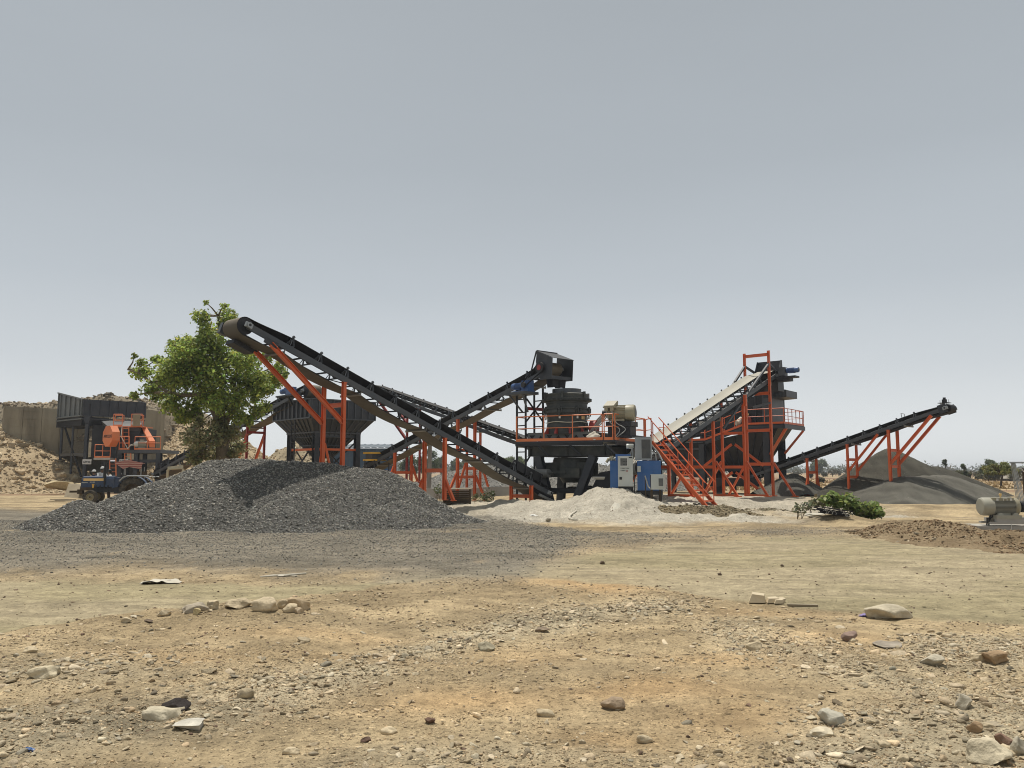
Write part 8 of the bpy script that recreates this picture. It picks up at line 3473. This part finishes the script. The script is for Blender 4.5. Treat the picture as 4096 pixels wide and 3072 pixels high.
# broken cream block
p = P(3040, 2395, 10.05)
BK = thing('broken_block', 'broken cream foam block lying in pieces on the track edge', 'block', V((p.x, p.y, 0)))
b = MB()
z = .0
b.prism([V((p.x - .14, p.y, 0)), V((p.x + .06, p.y - .02, 0)), V((p.x + .05, p.y - .01, .085)), V((p.x - .09, p.y + .02, .10))], V((.04, .12, .01)))
b.build('large_piece', M['foam'], BK)
b = MB()
for i, (dx, dy, s) in enumerate(((.14, .02, .06), (.2, -.03, .045), (.24, .03, .05))):
    c = V((p.x + dx, p.y + dy, 0))
    b.prism([c + V((-s, -s, 0)), c + V((s * 1.2, -s * .8, 0)), c + V((s, s, .01)), c + V((-s * .8, s * .9, 0))], V((.02, .01, s * .9)))
b.build('small_piece', M['foam'], BK)


def litter(name, pts, r, mat, label, cat):
    b = MB()
    b.tube(pts, r, 6)
    return tag(b.build(name, mat), label, cat)


def gp(px, row, dz=.01):
    q = hit(px, row)
    return V((q.x, q.y, Gf(q.x, q.y) + dz))


def rag(px, row, w, l, seed, mat, label, name='rag'):
    """crumpled thin cloth lying on the ground, with thickness"""
    rng = np.random.default_rng(seed)
    c = gp(px, row, 0)
    n, m = 22, 12
    X, Y = np.meshgrid(np.linspace(-1, 1, n), np.linspace(-1, 1, m))
    x, y = X.ravel(), Y.ravel()
    ax = x * w / 2 * (1 - .25 * np.abs(y) * rng.uniform(.5, 1)) + .12 * w * (vnoise(x * 2, y * 2, seed) - .5)
    ay = y * l / 2 * (1 - .5 * (np.abs(x) ** 3)) + .4 * l * (vnoise(x * 1.5 + 9, y * 1.5, seed + 1) - .5)
    z = .012 + min(w, l) * .13 * vnoise(x * 3.2, y * 2.2, seed + 2) * (1 - np.abs(x) ** 3)
    gzv = gfull(ax + c.x, ay + c.y)
    top = np.stack([ax + c.x, ay + c.y, z + gzv], -1)
    bot = top - np.array([0, 0, .012])[None]
    fl, lt = grid_faces(m, n)
    v = np.concatenate([top, bot])
    fl2 = np.concatenate([fl, fl.reshape(-1, 4)[:, ::-1].ravel() + len(top)])
    o = npmesh(name, v, fl2, np.concatenate([lt, lt]), mat, None, smooth=True, loc=c)
    return tag(o, label, 'cloth')


rag(640, 2334, .62, .34, 3, M['cloth'], 'dirty white rag lying flat on the track at left')
rag(1128, 2305, .5, .12, 4, M['cloth'], 'torn strip of white cloth on grey gravel, left of centre')
litter('stick', [gp(1040, 2310), gp(1120, 2306, .02), gp(1225, 2297, .015)], .012, M['cloth'], 'thin pale stick beside the torn white strip', 'stick')
rag(2770, 2012, 1.0, .8, 5, M['cloth'], 'white sack spread on sand left of the stair foot')
rag(2462, 2030, .38, .3, 6, M['cloth'], 'small white paper sheet on the sand mound')
b = MB()
pts = [gp(2303, 2038, .03), gp(2306, 2046, .02), gp(2290, 2056, .02), gp(2278, 2066, .02), gp(2276, 2074, .02), gp(2290, 2080, .02), gp(2310, 2082, .02)]
b.tube(pts, .03, 6)
tag(b.build('plastic_strip', M['cloth']), 'curled white plastic strip on the sand mound slope', 'strip')
rag(2135, 2062, .3, .2, 7, M['white'], 'white crumpled bag at the left foot of the sand mound')
rag(1405, 2057, .3, .14, 8, M['white'], 'white scrap lying on the dark gravel heap')
o = rag(3462, 2466, .16, .10, 9, M['purple'], 'purple plastic wrapper under the flat boulder')
o = rag(118, 3006, .07, .05, 10, M['blue'], 'tiny bright blue wrapper among stones, lower left')
b = MB()
a, c = gp(3385, 2131, .03), gp(3424, 2133, .05)
b.beam(a, c, .08, .04)
tag(b.build('timber_offcut', M['wood']), 'short pale timber offcut on the track before the soil mound', 'timber')
b = MB()
a, c = gp(3150, 2425, .015), gp(3270, 2428, .015)
b.beam(a, c, .05, .025)
tag(b.build('wood_splinter', M['wood']), 'thin wooden splinter on the track near the broken block', 'wood')
# ================================================================== light, sky, camera
SUN_EL, SUN_AZ = math.radians(71), math.radians(22)   # light travels (+x small, -y) and down
ld = V((0.11, -0.235, -0.965)).normalized()
sun = bpy.data.lights.new('sun', 'SUN')
sun.energy = 4.2
sun.angle = math.radians(0.6)
sun.color = (1.0, 0.955, 0.88)
so = bpy.data.objects.new('sun', sun)
COL.objects.link(so)
so.rotation_euler = ld.to_track_quat('-Z', 'Y').to_euler()
so.location = (0, 0, 60)

W = bpy.data.worlds.new('World')
SC.world = W
W.use_nodes = True
N, L = W.node_tree.nodes, W.node_tree.links
bg = N['Background']
bg.inputs['Strength'].default_value = 0.1
sky = N.new('ShaderNodeTexSky')
sky.sky_type = 'NISHITA'
sky.sun_disc = False
to_sun = -ld
sky.sun_elevation = math.asin(to_sun.z)
sky.sun_rotation = math.atan2(to_sun.x, to_sun.y)
sky.dust_density = 4.0
sky.air_density = 1.2
hs = N.new('ShaderNodeHueSaturation')
hs.inputs['Saturation'].default_value = 0.28
L.new(sky.outputs[0], hs.inputs['Color'])
tc = N.new('ShaderNodeTexCoord')
sp = N.new('ShaderNodeSeparateXYZ')
L.new(tc.outputs['Generated'], sp.inputs[0])
rp = N.new('ShaderNodeValToRGB')
els = rp.color_ramp.elements
els[0].position, els[1].position = 0.0, 0.75
SKYC = [(0.0, (9.0, 9.3, 9.3)), (0.05, (8.2, 8.55, 8.7)), (0.12, (6.6, 7.05, 7.4)), (0.22, (5.15, 5.65, 6.1)), (0.36, (4.2, 4.65, 5.05)), (0.52, (3.8, 4.2, 4.55)), (1.0, (3.5, 3.9, 4.2))]
els[0].position = 0.0
els[0].color = tuple(c / 10 for c in SKYC[0][1]) + (1,)
els[1].position = 1.0
els[1].color = tuple(c / 10 for c in SKYC[-1][1]) + (1,)
for p_, c_ in SKYC[1:-1]:
    e = els.new(p_)
    e.color = tuple(c / 10 for c in c_) + (1,)
L.new(sp.outputs['Z'], rp.inputs[0])
sc10 = N.new('ShaderNodeMix')
sc10.data_type = 'RGBA'
sc10.blend_type = 'MULTIPLY'
sc10.inputs[0].default_value = 1
sc10.inputs[7].default_value = (10, 10, 10, 1)
L.new(rp.outputs[0], sc10.inputs[6])
mx = N.new('ShaderNodeMix')
mx.data_type = 'RGBA'
mx.inputs[0].default_value = 0.85
L.new(hs.outputs[0], mx.inputs[6])
L.new(sc10.outputs[2], mx.inputs[7])
cn = N.new('ShaderNodeTexNoise')
cn.inputs['Scale'].default_value = 1.3
cn.inputs['Detail'].default_value = 5
cm = N.new('ShaderNodeMapping')
cm.inputs['Scale'].default_value = (1, 1, 3.5)
L.new(tc.outputs['Generated'], cm.inputs['Vector'])
L.new(cm.outputs[0], cn.inputs['Vector'])
cr = N.new('ShaderNodeMapRange')
cr.inputs['From Min'].default_value = 0.3
cr.inputs['From Max'].default_value = 0.7
cr.inputs['To Min'].default_value = 0.972
cr.inputs['To Max'].default_value = 1.028
L.new(cn.outputs['Fac'], cr.inputs['Value'])
cx_ = N.new('ShaderNodeMix')
cx_.data_type = 'RGBA'
cx_.blend_type = 'MULTIPLY'
cx_.inputs[0].default_value = 1
L.new(mx.outputs[2], cx_.inputs[6])
L.new(cr.outputs[0], cx_.inputs[7])
L.new(cx_.outputs[2], bg.inputs['Color'])

hm = bpy.data.materials.new('thin_haze')
hm.use_nodes = True
hn = hm.node_tree.nodes
hn.remove(hn['Principled BSDF'])
hv = hn.new('ShaderNodeVolumePrincipled')
hv.inputs['Color'].default_value = (0.86, 0.90, 0.95, 1)
hv.inputs['Density'].default_value = 0.00045
hv.inputs['Anisotropy'].default_value = 0.2
hm.node_tree.links.new(hv.outputs[0], hn['Material Output'].inputs['Volume'])
b = MB()
b.box((0, 670, 5.2), (3040, 1480, 18))
hz = b.build('haze', hm)
tag(hz, kind='stuff')

cam = bpy.data.cameras.new('camera')
cam.sensor_width = 36
cam.lens = 36 * F / 4096
cam.clip_start = 0.05
cam.clip_end = 6000
co = bpy.data.objects.new('camera', cam)
COL.objects.link(co)
co.location = (0, 0, EYE)
co.rotation_euler = (math.pi / 2 + PITCH, 0, 0)
SC.camera = co
vs_ = SC.view_settings
vs_.view_transform = 'Standard'
vs_.look = 'None'
vs_.gamma = 1
vs_.exposure = 0.0
SC.cycles.filter_width = 1.0
SC.cycles.max_bounces = 6
SC.cycles.diffuse_bounces = 3
